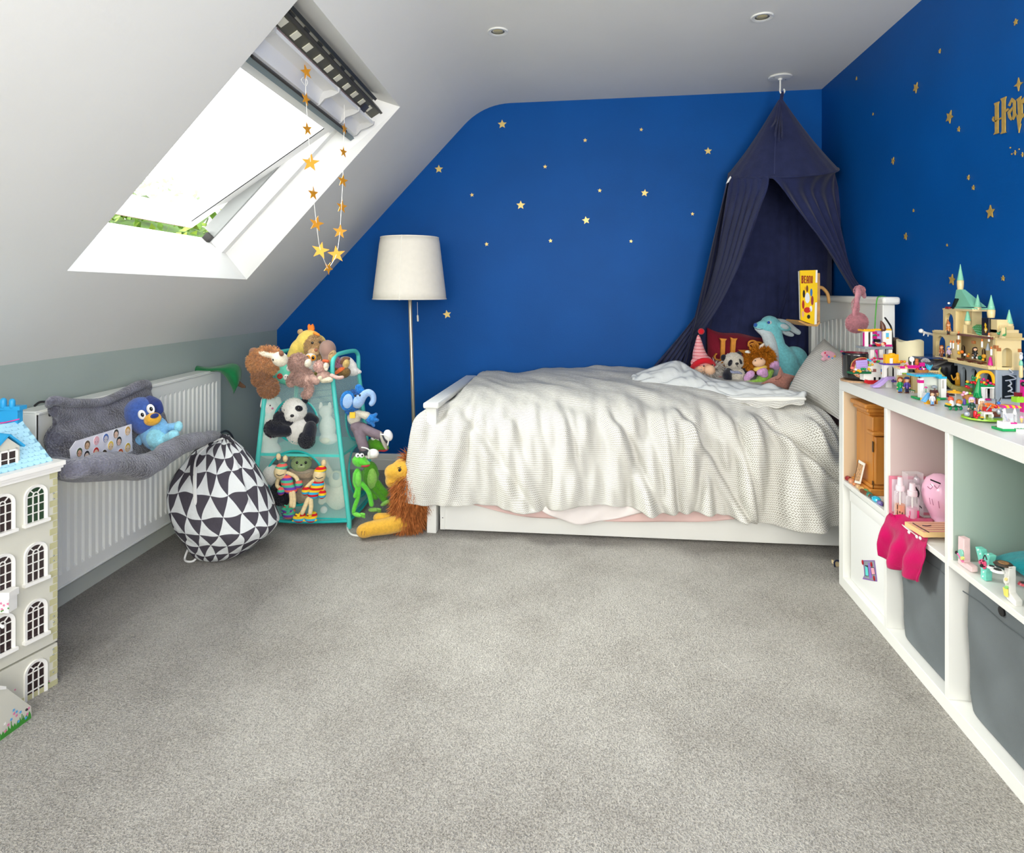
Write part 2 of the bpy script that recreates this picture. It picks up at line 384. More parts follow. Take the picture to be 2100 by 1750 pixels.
# sash: turned about its mid axis, foot outwards
PH = math.radians(12.6); sm_w, sm_d = .49, .205
def sl(u, w, d): c, s_ = math.cos(PH), math.sin(PH); return pl(u, sm_w+w*c+d*s_, sm_d-w*s_+d*c)
def sbar(u0, u1, w0, w1, d0, d1): return [sl(u, w, d) for u, w, d in ((u0, w0, d0), (u1, w0, d0), (u1, w1, d0), (u0, w1, d0))], [sl(u, w, d) for u, w, d in ((u0, w0, d1), (u1, w0, d1), (u1, w1, d1), (u0, w1, d1))]
su0, su1, sw0, sw1 = fu0+ft+.008, fu1-ft-.008, -.46, .445; sr = .06
sash = MB()
for q in ((su0, su1, sw0, sw0+sr), (su0, su1, sw1-sr, sw1), (su0, su0+sr, sw0+sr, sw1-sr), (su1-sr, su1, sw0+sr, sw1-sr)): sash.hexa(*sbar(*q, -.01, .05))
sash = sash.obj('sash', m_wht, win, smooth=False)
gk = MB()
for q in ((su1-sr-.0015, su1-sr+.001, sw0+sr-.02, sw1-sr),): gk.hexa(*sbar(*q, -.0125, -.009))
gk.obj('glazing_seal', M((14, 14, 14), .8), sash, smooth=False)
m_glass = bpy.data.materials.new('pane_glass'); m_glass.use_nodes = True; nt = m_glass.node_tree
tr = nt.nodes.new('ShaderNodeBsdfTransparent'); gl = nt.nodes.new('ShaderNodeBsdfGlossy'); gl.inputs['Roughness'].default_value = .02; mx = nt.nodes.new('ShaderNodeMixShader'); mx.inputs[0].default_value = .05
tr.inputs[0].default_value = (.96, .98, .97, 1)
nt.links.new(tr.outputs[0], mx.inputs[1]); nt.links.new(gl.outputs[0], mx.inputs[2]); nt.links.new(mx.outputs[0], nt.nodes['Material Output'].inputs[0])
MB().hexa(*sbar(su0+sr-.01, su1-sr+.01, sw0+sr-.01, sw1-sr+.01, .015, .018)).obj('pane', m_glass, sash, smooth=False)
MB().hexa(*sbar(su0, su1, sw0-.006, sw0, -.008, .05)).obj('weather_strip', M((92, 62, 50), .5), sash, smooth=False)
# blind cassette and ventilation bar on the head of the sash
MB().hexa(*sbar(su0+sr-.02, su1-sr+.03, sw1-sr-.075, sw1-sr-.028, -.03, .0)).obj('blind_rail', m_wht, sash, smooth=False)
MB().hexa(*sbar(su0+sr-.03, su1-.03, sw1-sr-.028, sw1-sr+.03, -.035, .0)).obj('blind_cassette', M((96, 92, 92), .6), sash, smooth=False)
vb0, vb1 = su0-.05, su1+.035
def vent(u, a):                                      # concave trough cross-section
    return sl(u, sw1-.03+.055*math.sin(a), -.035-.055*math.cos(a)+.02)
tro = MB(); NA = 10
for k in range(2):
    pass
def trough(u0, u1):
    prof = [(-.055, -.075), (-.03, -.082), (-.012, -.06), (.012, -.05), (.04, -.062), (.058, -.085), (.066, -.075), (.05, -.035), (0, -.012), (-.05, -.03)]
    return MB().prism([sl(u0, sw1-.02+a, b_) for a, b_ in prof], u_*(u1-u0)).obj('ventilation_bar', M((236, 236, 234), .3, .5, clear=.3), sash)
b0 = vb0+.02; b1 = vb0+(vb1-vb0)*.56; b2 = vb0+(vb1-vb0)*.80
for a, b_ in ((b0, b1), (b1, b2), (b2, vb1)): trough(a+.003, b_-.003)
for uu in (b0, b1, b2, vb1):
    MB().prism([sl(uu-.008, sw1-.02+x, y) for x, y in ((-.055, -.076), (-.03, -.084), (.0, -.076), (.035, -.086), (.06, -.088), (.07, -.076), (.055, -.03), (0, -.008), (-.055, -.028))], u_*.012).obj('bar_divider', M((206, 206, 203), .35, .6), sash)
MB().hexa(*sbar(vb0+.02, vb1, sw1-.088, sw1-.068, -.088, -.03)).obj('bar_flange', M((130, 146, 148), .35, metal=.3), sash, smooth=False)
MB().hexa(*sbar(vb0+.05, vb1-.13, sw1-.066, sw1-.0595, -.096, -.08)).obj('bar_groove', m_dark, sash, smooth=False)
# filter strip with pale openings, then the head of the frame with its dark recess
MB().hexa(*sbar(vb0, vb1+.035, sw1+.045, sw1+.09, -.045, -.02)).obj('filter_strip', M((96, 94, 80), .5, metal=.3), sash, smooth=False)
MB().hexa(*sbar(vb0, vb1+.04, sw1+.09, sw1+.1, -.052, -.02)).obj('filter_edge', M((66, 64, 58), .5), sash, smooth=False)
for k in range(10):
    u0 = vb0+.05+k*(vb1-vb0-.05)/10
    MB().hexa(*sbar(u0, u0+.034, sw1+.052, sw1+.082, -.048, -.04)).obj('vent_opening', M((226, 222, 200), .6), sash, smooth=False)
def hb(name, u0, u1, w0, w1, d0, mat): return MB().hexa(*wbar(u0, u1, w0, w1, d0, d0+.04)).obj(name, mat, win, smooth=False)
hb('head_seal', fu0+.02, fu1-.10, LEN-.062, LEN-.050, .045, M((52, 54, 50), .5))
hb('head_channel', fu0+.02, fu1-.10, LEN-.108, LEN-.062, .056, M((168, 166, 152), .5))
for k in range(6): hb('head_slot', fu0+.06+k*.115, fu0+.10+k*.115, LEN-.088, LEN-.064, .053, M((62, 62, 56), .5))
hb('head_brush', fu0+.02, fu1-.16, LEN-.150, LEN-.115, .060, M((172, 152, 152), .8, nz=(200, .35)))
hb('head_pipe', fu0+.02, fu1-.16, LEN-.114, LEN-.109, .052, m_dark)
hb('lock_case', fu1-.16, fu1-.10, LEN-.145, LEN-.10, .045, M((56, 54, 56), .4))
# foliage outside
m_leaf = M((74, 104, 26), .6, nz=(14, .5)); m_leaf2 = M((108, 130, 42), .6, nz=(14, .4))
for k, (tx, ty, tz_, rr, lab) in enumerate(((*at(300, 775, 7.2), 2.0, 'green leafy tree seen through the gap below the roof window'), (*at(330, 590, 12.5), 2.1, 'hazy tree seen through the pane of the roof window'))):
    c = V((tx, ty, tz_)); T_ = root('tree', lab, 'tree', c-V((0, 0, 3.4)))
    mb = MB(); mb2 = MB()
    for i in range(5200):
        q = V((R.gauss(0, 1), R.gauss(0, 1), R.gauss(0, 1))).normalized(); rad = rr*(.86+.14*R.random())*(1+.12*N.noise(q*2.2+V((k*5, 0, 0))))
        p = c+q*rad; a = V((R.uniform(-1, 1), R.uniform(-1, 1), R.uniform(-1, 1))).normalized(); b_ = a.orthogonal().normalized(); s_ = R.uniform(.05, .10)
        (mb if R.random() < .6 else mb2).add([p-a*s_, p+b_*s_*.5, p+a*s_, p-b_*s_*.5], [(0, 1, 2, 3)])
    la, lb, lc = (m_leaf, m_leaf2, M((60, 88, 26), .8, nz=(6, .6))) if k == 0 else (M((176, 186, 160), .7), M((190, 198, 176), .7), M((170, 180, 156), .8))  # far tree: haze put into its pale leaf colours
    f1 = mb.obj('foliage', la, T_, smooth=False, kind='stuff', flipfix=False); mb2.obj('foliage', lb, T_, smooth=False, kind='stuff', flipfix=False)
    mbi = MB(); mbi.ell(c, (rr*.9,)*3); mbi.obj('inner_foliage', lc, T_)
    MB().tube([c-V((0, 0, 3.4)), c-V((.1, 0, .6))], [.22, .14], 8, smooth=False).obj('trunk', M((90, 76, 60), .9), T_)
# ================================================================ cube shelf unit
XF = .905; SY1 = 2.515; SY0 = SY1-1.47; ST = .765    # front plane, far end, near end, top
XBK = 1.268
sh = root('shelf_unit', 'low white cube shelf unit with tinted upper cells along the blue wall', 'shelf', (1.08, 1.78, 0))
def sbox(name, lo, hi, mat=m_wood_white, bev=.0012, par=sh): return MB().box(lo, hi).obj(name, mat, par, bev=bev)
sbox('side_panel', (XF, SY1-.038, .038), (XBK, SY1, ST-.038)); sbox('side_panel', (XF, SY0, .038), (XBK, SY0+.038, ST-.038))
sbox('base_panel', (XF, SY0, 0), (XBK, SY1, .038)); sbox('top_panel', (XF, SY0, ST-.038), (XBK, SY1, ST))
cell = [SY1-.038-.3515*k for k in range(5)]           # far face of each cell
for k in (1, 2, 3): sbox('divider', (XF, cell[k], .038), (XBK, cell[k]+.016, ST-.038))
ZS = .384
for k in range(4): sbox('shelf_board', (XF+.0005, cell[k+1]+.016, ZS), (XBK, cell[k], ZS+.016))
for k, c in enumerate(((222, 196, 160), (206, 186, 182), (164, 182, 170))):  # thin tinted sheets over each cell's far side and back
    sbox('tint_sheet', (XF+.012 if k else XF+.003, cell[k]-.002, ZS+.0165), (XBK-.002, cell[k]-.0003, ST-.0385), M(c, .6), 0)
    sbox('tint_sheet', (XBK-.003, cell[k+1]+.0165, ZS+.0165), (XBK-.001, cell[k]-.0025, ST-.0385), M(c, .6), 0)
ZB = ZS+.0162
# insert box in the first lower cell: white drawer box, then two grey fabric boxes
wb = root('storage_box', 'white storage box with a cassette tape sticker in the lowest far shelf cell', 'box', (1.06, cell[0]-.17, .038))
MB().box((XF+.022, cell[1]+.02, .040), (XBK-.02, cell[0]-.012, .368), bev=.004).obj('box_body', M((240, 241, 238), .45, .4), wb)
MB().box((XF+.018, cell[1]+.021, .328), (XF+.0215, cell[0]-.013, .366), bev=.001).obj('lip', M((244, 244, 240), .45), wb)
# sticker (a drawn cassette with cherries)
xs = XF+.0212
def ws(px, py, off=0): return onX(px, py, xs-off)
def spoly(name, pts, col, off, par=wb, rough=.4):
    MB().prism([ws(*p, off) for p in pts], (.0004, 0, 0)).obj(name, M(col, rough), par, smooth=False)
def c3(x, y): return (1690+x/8.75, 1100+y/8.75)
spoly('sticker_backing', [c3(*p) for p in ((700, 432), (905, 432), (952, 815), (850, 800), (690, 768), (722, 700))], (140, 96, 176), .0004)
spoly('sticker_print', [c3(*p) for p in ((712, 450), (892, 450), (932, 792), (850, 785), (715, 745), (735, 700))], (146, 156, 162), .0008)
spoly('sticker_print', [c3(*p) for p in ((728, 520), (785, 525), (802, 722), (738, 716))], (44, 40, 60), .0012)
spoly('sticker_print', [c3(*p) for p in ((734, 535), (778, 560), (795, 712), (744, 705))], (104, 226, 220), .0016)
spoly('sticker_print', [c3(*p) for p in ((786, 470), (820, 490), (860, 750), (812, 760))], (150, 110, 200), .0014)
spoly('sticker_print', [c3(*p) for p in ((830, 560), (895, 560), (920, 690), (852, 695))], (44, 40, 60), .0012)
spoly('sticker_print', [c3(*p) for p in ((838, 570), (890, 570), (912, 682), (858, 686))], (246, 176, 190), .0016)
for x, y in ((690, 470), (847, 508), (895, 755)):
    c = ws(*c3(x, y), .002); MB().ell(c, (.002, .0075, .0085)).obj('sticker_cherry', M((170, 22, 34), .3), wb)
for k in (1, 2, 3):
    gb = root('fabric_box', ['', 'dark grey fabric storage box under the magenta cloth', 'dark grey fabric storage box under the wooden letters', 'dark grey fabric storage box in the nearest lower shelf cell'][k], 'box', (1.06, cell[k]-.17, .038), 'grey fabric storage boxes')
    gm = M((110, 116, 118), .95, .1, nz=(9, .07), bump=(500, .15))
    bm_ = MB(); y0, y1 = cell[k+1]+.024, cell[k]-.014
    prof = [(y0, .040), (y0, .37), (y1, .37), (y1, .075), (y1-.012, .047), (y1-.03, .040)]
    def bulge(u, v, y0=y0, y1=y1):
        return (XF+.030+.006*math.sin(u*9)*math.sin(v*7)+.05*(abs(2*u-1)**7)*.25+.012*max(0, (v-.75))*math.sin(u*math.pi), lerp(y0, y1-.016*max(0, (.16-v)/.16)**2, u), lerp(.041, .368, v))
    bm_.grid(bulge, 24, 24); bm_.box((XF+.05, y0+.004, .041), (XBK-.02, y1-.008, .366))
    bm_.add([(XF+.0505, y0, .041), (XF+.0505, y1, .041), (XF+.0505, y1, .368), (XF+.0505, y0, .368)], [(0, 1, 2, 3)])
    bm_.obj('box_body', gm, gb, smooth=True, flipfix=False)
    MB().tube([(XF+.0285, lerp(y0, y1, t), .330+.003*math.sin(t*11)) for t in (0, .25, .5, .75, 1)], .0015, 6).obj('seam', M((96, 102, 104), .95), gb)
    MB().lathe([(.001, -.002), (.011, -.002), (.011, .002), (.001, .002)], (XF+.028, (y0+y1)/2, .354), 20, Matrix.Rotation(math.pi/2, 3, 'Y')).obj('grommet', M((28, 28, 30), .4), gb)

# ================================================================ bed
bed = root('bed', 'white wooden single bed with slatted headboard and low footboard', 'bed', (.2, 3.3, 0))
BX0, BX1, BY0, BY1 = -.735, 1.245, 2.81, 3.70
def bb(name, lo, hi, bev=.003, mat=m_wood_white): return MB().box(lo, hi).obj(name, mat, bed, bev=bev)
# footboard
bb('leg', (BX0-.022, BY0-.016, 0), (BX0+.022, BY0+.03, .565)); bb('leg', (BX0-.022, BY1-.03, 0), (BX0+.022, BY1+.016, .565))
bb('foot_panel', (BX0-.012, BY0+.03, .12), (BX0+.012, BY1-.03, .565))
bb('foot_rail', (BX0-.036, BY0-.032, .565), (BX0+.036, BY1+.03, .592), .008)
# headboard
HX = 1.20
bb('leg', (HX-.024, BY0-.016, 0), (HX+.024, BY0+.034, 1.04)); bb('leg', (HX-.024, BY1-.034, 0), (HX+.024, BY1+.016, 1.04))
bb('head_rail', (HX-.034, BY0-.045, 1.04), (HX+.034, BY1+.03, 1.072), .01)
n = 15
arch = MB(); K = 24; top = 1.04
pts = [(HX-.012, BY0+.034, top), (HX-.012, BY1-.034, top)]+[(HX-.012, lerp(BY1-.034, BY0+.034, k/K), .905+.055*math.sin(math.pi*k/K)) for k in range(K+1)]
arch.prism(pts, (.024, 0, 0)).obj('head_panel', m_wood_white, bed, smooth=False)
for k in range(n):
    y = lerp(BY0+.055, BY1-.055, k/(n-1)); bb('slat', (HX-.007, y-.015, .42), (HX+.007, y+.015, .93+.03*math.sin(math.pi*k/(n-1))), .002)
bb('lower_head_rail', (HX-.012, BY0+.034, .36), (HX+.012, BY1-.034, .44))
bb('side_rail', (BX0+.022, BY0+.022, .24), (HX-.024, BY0+.044, .37)); bb('side_rail', (BX0+.022, BY1-.02, .24), (HX-.024, BY1+.002, .37))
# pull-out drawer on castors under the bed
dr = root('trundle_unit', 'long white trundle drawer under the bed', 'drawer', (.2, 2.85, 0))
dy = lambda x: 2.80+.018*(x+.69)
f0, f1 = V((-.688, 2.815, .012)), V((1.17, 2.853, .012)); dn = V((0, .022, 0)); du = V((0, 0, .155))
MB().hexa([f0, f1, f1+dn, f0+dn], [p+du for p in (f0, f1, f1+dn, f0+dn)]).obj('drawer_front', m_wood_white, dr, bev=.002)
MB().box((-.7, 2.812, .012), (-.677, 3.6, .175)).obj('drawer_side', m_wood_white, dr, bev=.002)
MB().box((-.67, 2.86, .03), (1.16, 3.6, .05)).obj('drawer_bottom', m_wood_white, dr)
for px in (908, 1690):
    c = onY(px, 1062 if px < 1000 else 1090, 2.814+(.026 if px > 1000 else 0)); MB().lathe([(.0005, 0), (.0028, 0), (.0028, .002)], c, 12, Matrix.Rotation(math.pi/2, 3, 'X')).obj('screw', m_dark, dr)
mt = root('mattress', 'mattress in a dusky mauve fitted sheet showing beside the pillow', 'mattress', (.2, 3.25, .37))
MB().box((BX0+.03, BY0+.06, .372), (HX-.03, BY1-.02, .505)).obj('mattress_body', M((158, 124, 126), .9, .1, nz=(20, .06)), mt, bev=.03)

# herringbone bedding fabric
def herring(name, base, ink, sx, sy):
    m = bpy.data.materials.new(name); m.use_nodes = True; g = NG(m); b = m.node_tree.nodes['Principled BSDF']
    U, Vv, _ = g.xyz(g.tc('UV')); row = g.op('MULTIPLY', Vv, 1/sy); rf = g.op('FRACT', row); rr = g.op('FLOOR', row)
    odd = g.op('MODULO', g.op('ABSOLUTE', rr), 2.0); sg = g.op('SUBTRACT', g.op('MULTIPLY', odd, 2.0), 1.0)
    x = g.op('ADD', g.op('MULTIPLY', U, 1/sx), g.op('MULTIPLY', g.op('MULTIPLY', rf, sg), 1.05))
    wob = g.noise(g.tc('UV'), 24, 2); x = g.op('ADD', x, g.op('MULTIPLY', wob, .5))
    xf = g.op('FRACT', x); m1 = g.op('LESS_THAN', xf, .60); m2 = g.op('GREATER_THAN', rf, .24)
    f = g.op('MULTIPLY', m1, m2); fade = g.noise(g.tc('UV'), 60, 2)
    f = g.op('MULTIPLY', f, g.op('ADD', .55, g.op('MULTIPLY', fade, .6)))
    col = g.mix(f, lin(base), lin(ink)); g.nt.links.new(col, b.inputs['Base Color'])
    b.inputs['Roughness'].default_value = .9; b.inputs['Specular IOR Level'].default_value = .1
    g.nt.links.new(g.bump(g.noise(g.tc('Object'), 60, 3), .25, .006), b.inputs['Normal'])
    return m
m_duvet = herring('herringbone_bedding', (230, 229, 223), (146, 141, 128), .0060, .0140)
m_under = M((208, 211, 210), .9, .1, nz=(6, .03), bump=(30, .3))
# duvet: top sheet with soft lumps, falling over the front edge in creases
DX0, DX1 = -.80, 1.03
def crease(s, q):                                    # s along the bed 0..1, q down the drop 0..1
    a = 0
    for fq, am, ph, sl_ in ((7, .010, .3, .7), (13, .009, 1.1, -1.6), (19, .0075, 2.0, .9), (31, .006, .5, -.6), (47, .0045, 2.2, .6), (71, .0028, 1.2, -.9)):
        a += am*math.sin(fq*math.pi*(s+sl_*.06*q)+ph+1.8*N.noise(V((s*5, q*1.5, fq))))
    for s0, k_, wd, am in ((.08, .22, .016, .02), (.22, .10, .012, .014), (.47, .12, .013, .024), (.63, .16, .011, .024), (.70, -.03, .014, .022), (.84, -.02, .02, .032), (.9, .12, .014, .022), (.55, -.04, .012, .016), (.76, .05, .008, .022), (.60, .03, .007, .014), (.36, .06, .008, .012), (.81, .20, .009, .02), (.15, -.05, .008, .012), (.95, .05, .01, .02)):
        d = (s-s0-k_*q)/wd; a -= am*math.exp(-d*d)*sstep(0, .25, q)
        d = (s-s0-k_*q+1.7*wd)/(wd*1.4); a += am*.7*math.exp(-d*d)*sstep(0, .25, q)
    return max(-.026, a*(.6+.85*s))
def duvet(u, v):
    # v 0 = wall side edge, .5 = front bend, 1 = hem
    s = u; x = lerp(DX0, DX1, u)+.105*max(0, 1-u/.15)*(1-sstep(.36, .6, v))
    y, z = curve(DPROF, v); y2, z2 = curve(DPROF, min(1, v+.01)); y1, z1 = curve(DPROF, max(0, v-.01))
    ny, nz_ = -(z2-z1), (y2-y1); l_ = math.hypot(ny, nz_) or 1; ny, nz_ = ny/l_, nz_/l_
    if nz_ < 0: ny, nz_ = -ny, -nz_
    if v > .5: ny, nz_ = -abs(ny), nz_
    t = min(1, v/.45); q = max(0, (v-.42)/.58)
    d = (.030*math.exp(-((u-.42)/.16)**2)-.020*math.exp(-((u-.2)/.05)**2)+.02*math.exp(-((u-.62)/.1)**2))*(1-t)*.8
    d += (.014*N.noise(V((x*5, y*5, 1)))+.008*N.noise(V((x*12+y*9, y*7, 4))))*(1-.5*q)
    d += .007*math.sin((x*2.2+y*3.4)*7+2*N.noise(V((x*3, y*3, 2))))*(.4+t*.4)*sstep(.1, .5, u)*(1-q)
    d += crease(s, q)*1.5*(.35+.65*sstep(0, .35, q))*sstep(.25, .5, v)
    z -= .055*sstep(.955, 1, u)*(1-q)+.05*sstep(.05, 0, u)*(1-sstep(.3, .5, v))
    z += (-.02*s-.018*math.sin(s*9)-.012*math.sin(s*23+1))*sstep(.5, 1, q)
    if u < .03: y += .02*(1-u/.03)*q
    x2 = x-.075*q*max(0, 1-u/.12)+(.10*q**.8+.06*q*q)*sstep(.80, 1, u)
    return (x2, y+ny*d, z+nz_*d)
DPROF = [(3.72, .628), (3.5, .632), (3.3, .628), (3.1, .612), (2.96, .585), (2.86, .545), (2.795, .485), (2.765, .405), (2.748, .32), (2.738, .24), (2.735, .165)]
dv = root('duvet', 'rumpled duvet with a grey herringbone print draped over the side of the bed', 'bedding', (.1, 3.2, .53))
def duv(u, v): return (u*1.83, (1-v)*1.42)
MB().grid(duvet, 200, 150, duv).obj('duvet_cover', m_duvet, dv, smooth=True, solid=.006, flipfix=False)
# turned-back corner showing the plain underside, with a double printed hem
tb = MB()
BT = [(1296, 772, 3.32), (1330, 758, 3.32), (1388, 742, 3.30), (1428, 764, 3.22), (1470, 780, 3.15), (1530, 789, 3.08), (1590, 797, 3.0), (1650, 818, 2.90)]
BBm = [(1296, 798, 3.22), (1330, 800, 3.18), (1388, 803, 3.10), (1428, 807, 3.03), (1470, 812, 2.97), (1530, 816, 2.90), (1590, 816, 2.84), (1650, 816, 2.76)]
def turned(u, v):
    a, b_ = curve(BT, u), curve(BBm, u); px, py, d = (lerp(a[i], b_[i], v) for i in range(3))
    p = at(px, py, d); k = math.sin(v*math.pi)
    nz_ = .018*N.noise(V((u*9+v*2, v*3, 7)))+.01*N.noise(V((u*22-v*5, v*6, 3)))+.010*math.sin(u*30+v*5+3*N.noise(V((u*6, v*3, 0))))
    return p+V((0, -.03*k, .015*k+nz_*sstep(0, .15, v)*sstep(1, .85, v)))
tb.grid(turned, 90, 30); tb.obj('turned_back_underside', m_under, dv, smooth=True, solid=.012, flipfix=False, label='plain pale underside of the turned back corner')
MB().tube([at(px, py+4+2*math.sin(px*.09), d-.02) for px, py, d in BBm], [.005, .008, .009, .008, .007, .009, .011, .007], 8).obj('hem_roll', m_duvet, dv)
def hemstrip(u, v):
    a = curve(BBm, u); p = at(a[0], a[1]+lerp(2, 16+4*math.sin(u*17), v), a[2]-.02-.03*v); return p+V((0, 0, .006*math.sin(u*60+v*3)*v))
MB().grid(hemstrip, 80, 6, lambda u, v: (u*1.0, v*.06)).obj('hem_fold', m_duvet, dv, smooth=True, solid=.004, flipfix=False)
# sheets hanging out under the duvet
def hang(name, label, px0, px1, top, pts, y, mat, par_cat, amp=.006):
    r_ = root(name, label, par_cat, onY((px0+px1)/2, top, y))
    def f(u, v):
        pb = curve(pts, u); px = lerp(lerp(px0, px1, u), pb[0], v); py = lerp(top, pb[1], v)
        p = onY(px, py, y+.018*(px-px0)/400-.012*v); p.y -= amp*math.sin(u*21+v*3)*(.3+v)+.012*math.sin(v*2); return p
    MB().grid(f, 48, 14).obj('hanging_edge', mat, r_, smooth=True, solid=.003, flipfix=False); return r_
hang('fitted_sheet', 'pale pink sheet hanging out below the duvet over the drawer', 945, 1570, 1020, [(955, 1030), (1000, 1042), (1070, 1056), (1130, 1063), (1230, 1066), (1340, 1069), (1430, 1069), (1520, 1060), (1575, 1056)], 2.800, M((226, 194, 188), .9, .1, nz=(9, .03)), 'sheet')
hang('top_sheet', 'white sheet corner hanging in a curve in front of the pink sheet', 1078, 1335, 1020, [(1086, 1030), (1105, 1042), (1135, 1058), (1168, 1071), (1200, 1073), (1240, 1067), (1285, 1056), (1340, 1046)], 2.786, M((236, 228, 224), .9, .1, nz=(9, .03)), 'sheet')
# pillow propped against the headboard
pw = root('pillow', 'plump pillow in grey herringbone print leaning on the headboard', 'pillow', at(1690, 860, 2.85))
PA, PB_, PC, PD = at(1613, 806, 3.02), at(1722, 862, 2.66), at(1795, 770, 2.70), at(1690, 694, 3.13)
pn = (PB_-PA).cross(PD-PA).normalized()
if pn.y > 0: pn = -pn
def pil(sd):
    def f(u, v):
        p = PA*(1-u)*(1-v)+PB_*u*(1-v)+PC*u*v+PD*(1-u)*v; cpt = (PA+PB_+PC+PD)/4
        e = (1-abs(2*u-1)**2.6)*(1-abs(2*v-1)**2.6); pin = 1-.07*(1-abs(2*u-1)**2)*(abs(2*v-1)**3)-.07*(1-abs(2*v-1)**2)*(abs(2*u-1)**3)
        return cpt+(p-cpt)*pin+pn*(sd*.085*max(0, e)**.55+.006*N.noise(V((u*6, v*6, sd)))*e)
    return f
pm = MB(); pm.grid(pil(1), 40, 30, lambda u, v: (u*.62, v*.45)); pm.grid(pil(-1), 40, 30, lambda u, v: (u*.62, v*.45))
pm.obj('pillow_body', m_duvet, pw, smooth=True)

# ================================================================ radiator
XRD = lambda y: -1.768-.066*(y-2)
rd = root('radiator', 'long white panel radiator on the low wall under the slope', 'radiator', (XRD(2.3)-.04, 2.3, .11))
RY0, RY1, RZ0, RZ1 = 1.80, 2.905, .112, .705
m_rad = M((232, 233, 228), .35, .45)
pitch = .0335
def rp(y, z, off): return V((XRD(y)+off, y, z))
NR = int((RY1-RY0-.06)/pitch); yr0 = RY0+.032
prof = []
for k in range(NR):                                   # flutes: narrow recessed channels between broad ribs
    y = yr0+k*pitch; prof += [(y, 0), (y+.017, 0), (y+.021, -.008), (y+.0295, -.008)]
prof.append((yr0+NR*pitch, 0)); ye = yr0+NR*pitch
fm = MB(); zt, zb = RZ1-.058, RZ0+.052
for i in range(len(prof)-1):
    (ya, oa), (yb, ob) = prof[i], prof[i+1]
    fm.add([rp(ya, zb, oa), rp(yb, zb, ob), rp(yb, zt, ob), rp(ya, zt, oa)], [(0, 1, 2, 3)])
    for zz, s_ in ((zt, .012), (zb, -.012)):
        fm.add([rp(ya, zz, oa), rp(yb, zz, ob), rp(yb, zz+s_, 0), rp(ya, zz+s_, 0)], [(0, 1, 2, 3)])
for (a, b_, c, d) in ((RY0, yr0, RZ0, RZ1), (ye, RY1, RZ0, RZ1), (yr0, ye, zt+.012, RZ1), (yr0, ye, RZ0, zb-.012)):
    fm.add([rp(a, c, 0), rp(b_, c, 0), rp(b_, d, 0), rp(a, d, 0)], [(0, 1, 2, 3)])
fm.obj('front_panel', m_rad, rd, smooth=False, flipfix=False)
def rslab(name, y0, y1, z0, z1, o0, o1, mat=m_rad, bev=.002): 
    q = [rp(y0, z0, o0), rp(y1, z0, o0), rp(y1, z0, o1), rp(y0, z0, o1)]; MB().hexa(q, [p+V((0, 0, z1-z0)) for p in q]).obj(name, mat, rd, bev=bev)
rslab('top_grille', RY0-.004, RY1+.004, RZ1, RZ1+.008, -.082, -.006)
rslab('front_edge', RY0-.002, RY1+.002, RZ1-.004, RZ1+.004, -.012, .004)
rslab('bottom_edge', RY0-.002, RY1+.002, RZ0-.004, RZ0+.003, -.012, .004)
rslab('end_cap', RY1, RY1+.004, RZ0+.02, RZ1, -.08, -.004); rslab('end_cap', RY0-.004, RY0, RZ0+.02, RZ1, -.08, -.004)
rslab('back_panel', RY0, RY1, RZ0, RZ1-.01, -.08, -.074, M((196, 198, 192), .5))
rslab('wall_bracket', RY0+.3, RY0+.33, .3, .6, -.089, -.08); rslab('wall_bracket', RY1-.33, RY1-.3, .3, .6, -.089, -.08)

# ================================================================ floor lamp
LX, LY = -1.035, 3.50
lp = root('floor_lamp', 'floor lamp with cream tapered fabric shade and slim pole beside the bed', 'lamp', (LX, LY, 0))
m_pole = M((206, 192, 168), .3, .5, metal=.6)
MB().lathe([(.001, 0), (.14, 0), (.142, .012), (.12, .022), (.02, .028), (.012, .04)], (LX+.02, LY, 0), 40).obj('base', m_pole, lp)
MB().tube([(LX+.02, LY, .03), (LX-.012, LY, 1.08)], .0105, 16, False).obj('pole', m_pole, lp)
shade_c = V((LX-.012, LY, 1.048))
m_shade = M((240, 234, 220), .85, .15, nz=(40, .02), bump=(600, .1))
SHP = [(.207, 0), (.202, .045), (.186, .18), (.170, .315), (.163, .352)]
MB().lathe(SHP, shade_c, 64, cap=False).obj('lamp_shade', m_shade, lp, smooth=True, solid=.002)
for r_, z in ((.2075, .003), (.1635, .351)):
    MB().tube([shade_c+V((r_*math.cos(a), r_*math.sin(a), z)) for a in [2*math.pi*k/48 for k in range(48)]], .003, 6, False, False, closed=True).obj('shade_ring', M((244, 238, 226), .8), lp)
sd_ = V((.02, -1, 0)).normalized()
MB().tube([shade_c+V((.05*0+sd_.x*r_, sd_.y*r_, z)) for r_, z in SHP], .0025, 6, False).obj('shade_seam', M((246, 242, 230), .8), lp)
cp = onY(856, 620, LY-.05); MB().tube([cp, onY(856.5, 650, LY-.05)], .0012, 6, False).obj('pull_cord', m_trim, lp)
MB().tube([onY(856.5, 648, LY-.05), onY(857, 658, LY-.05)], .005, 10, False).obj('cord_pull', M((226, 220, 204), .5), lp)
MB().ell(shade_c+V((0, 0, .16)), (.035, .035, .05)).obj('bulb', M((240, 240, 236), .3), lp)
MB().box(shade_c+V((-.2, -.004, .01)), shade_c+V((.2, .004, .016))).obj('shade_spider', m_trim, lp)

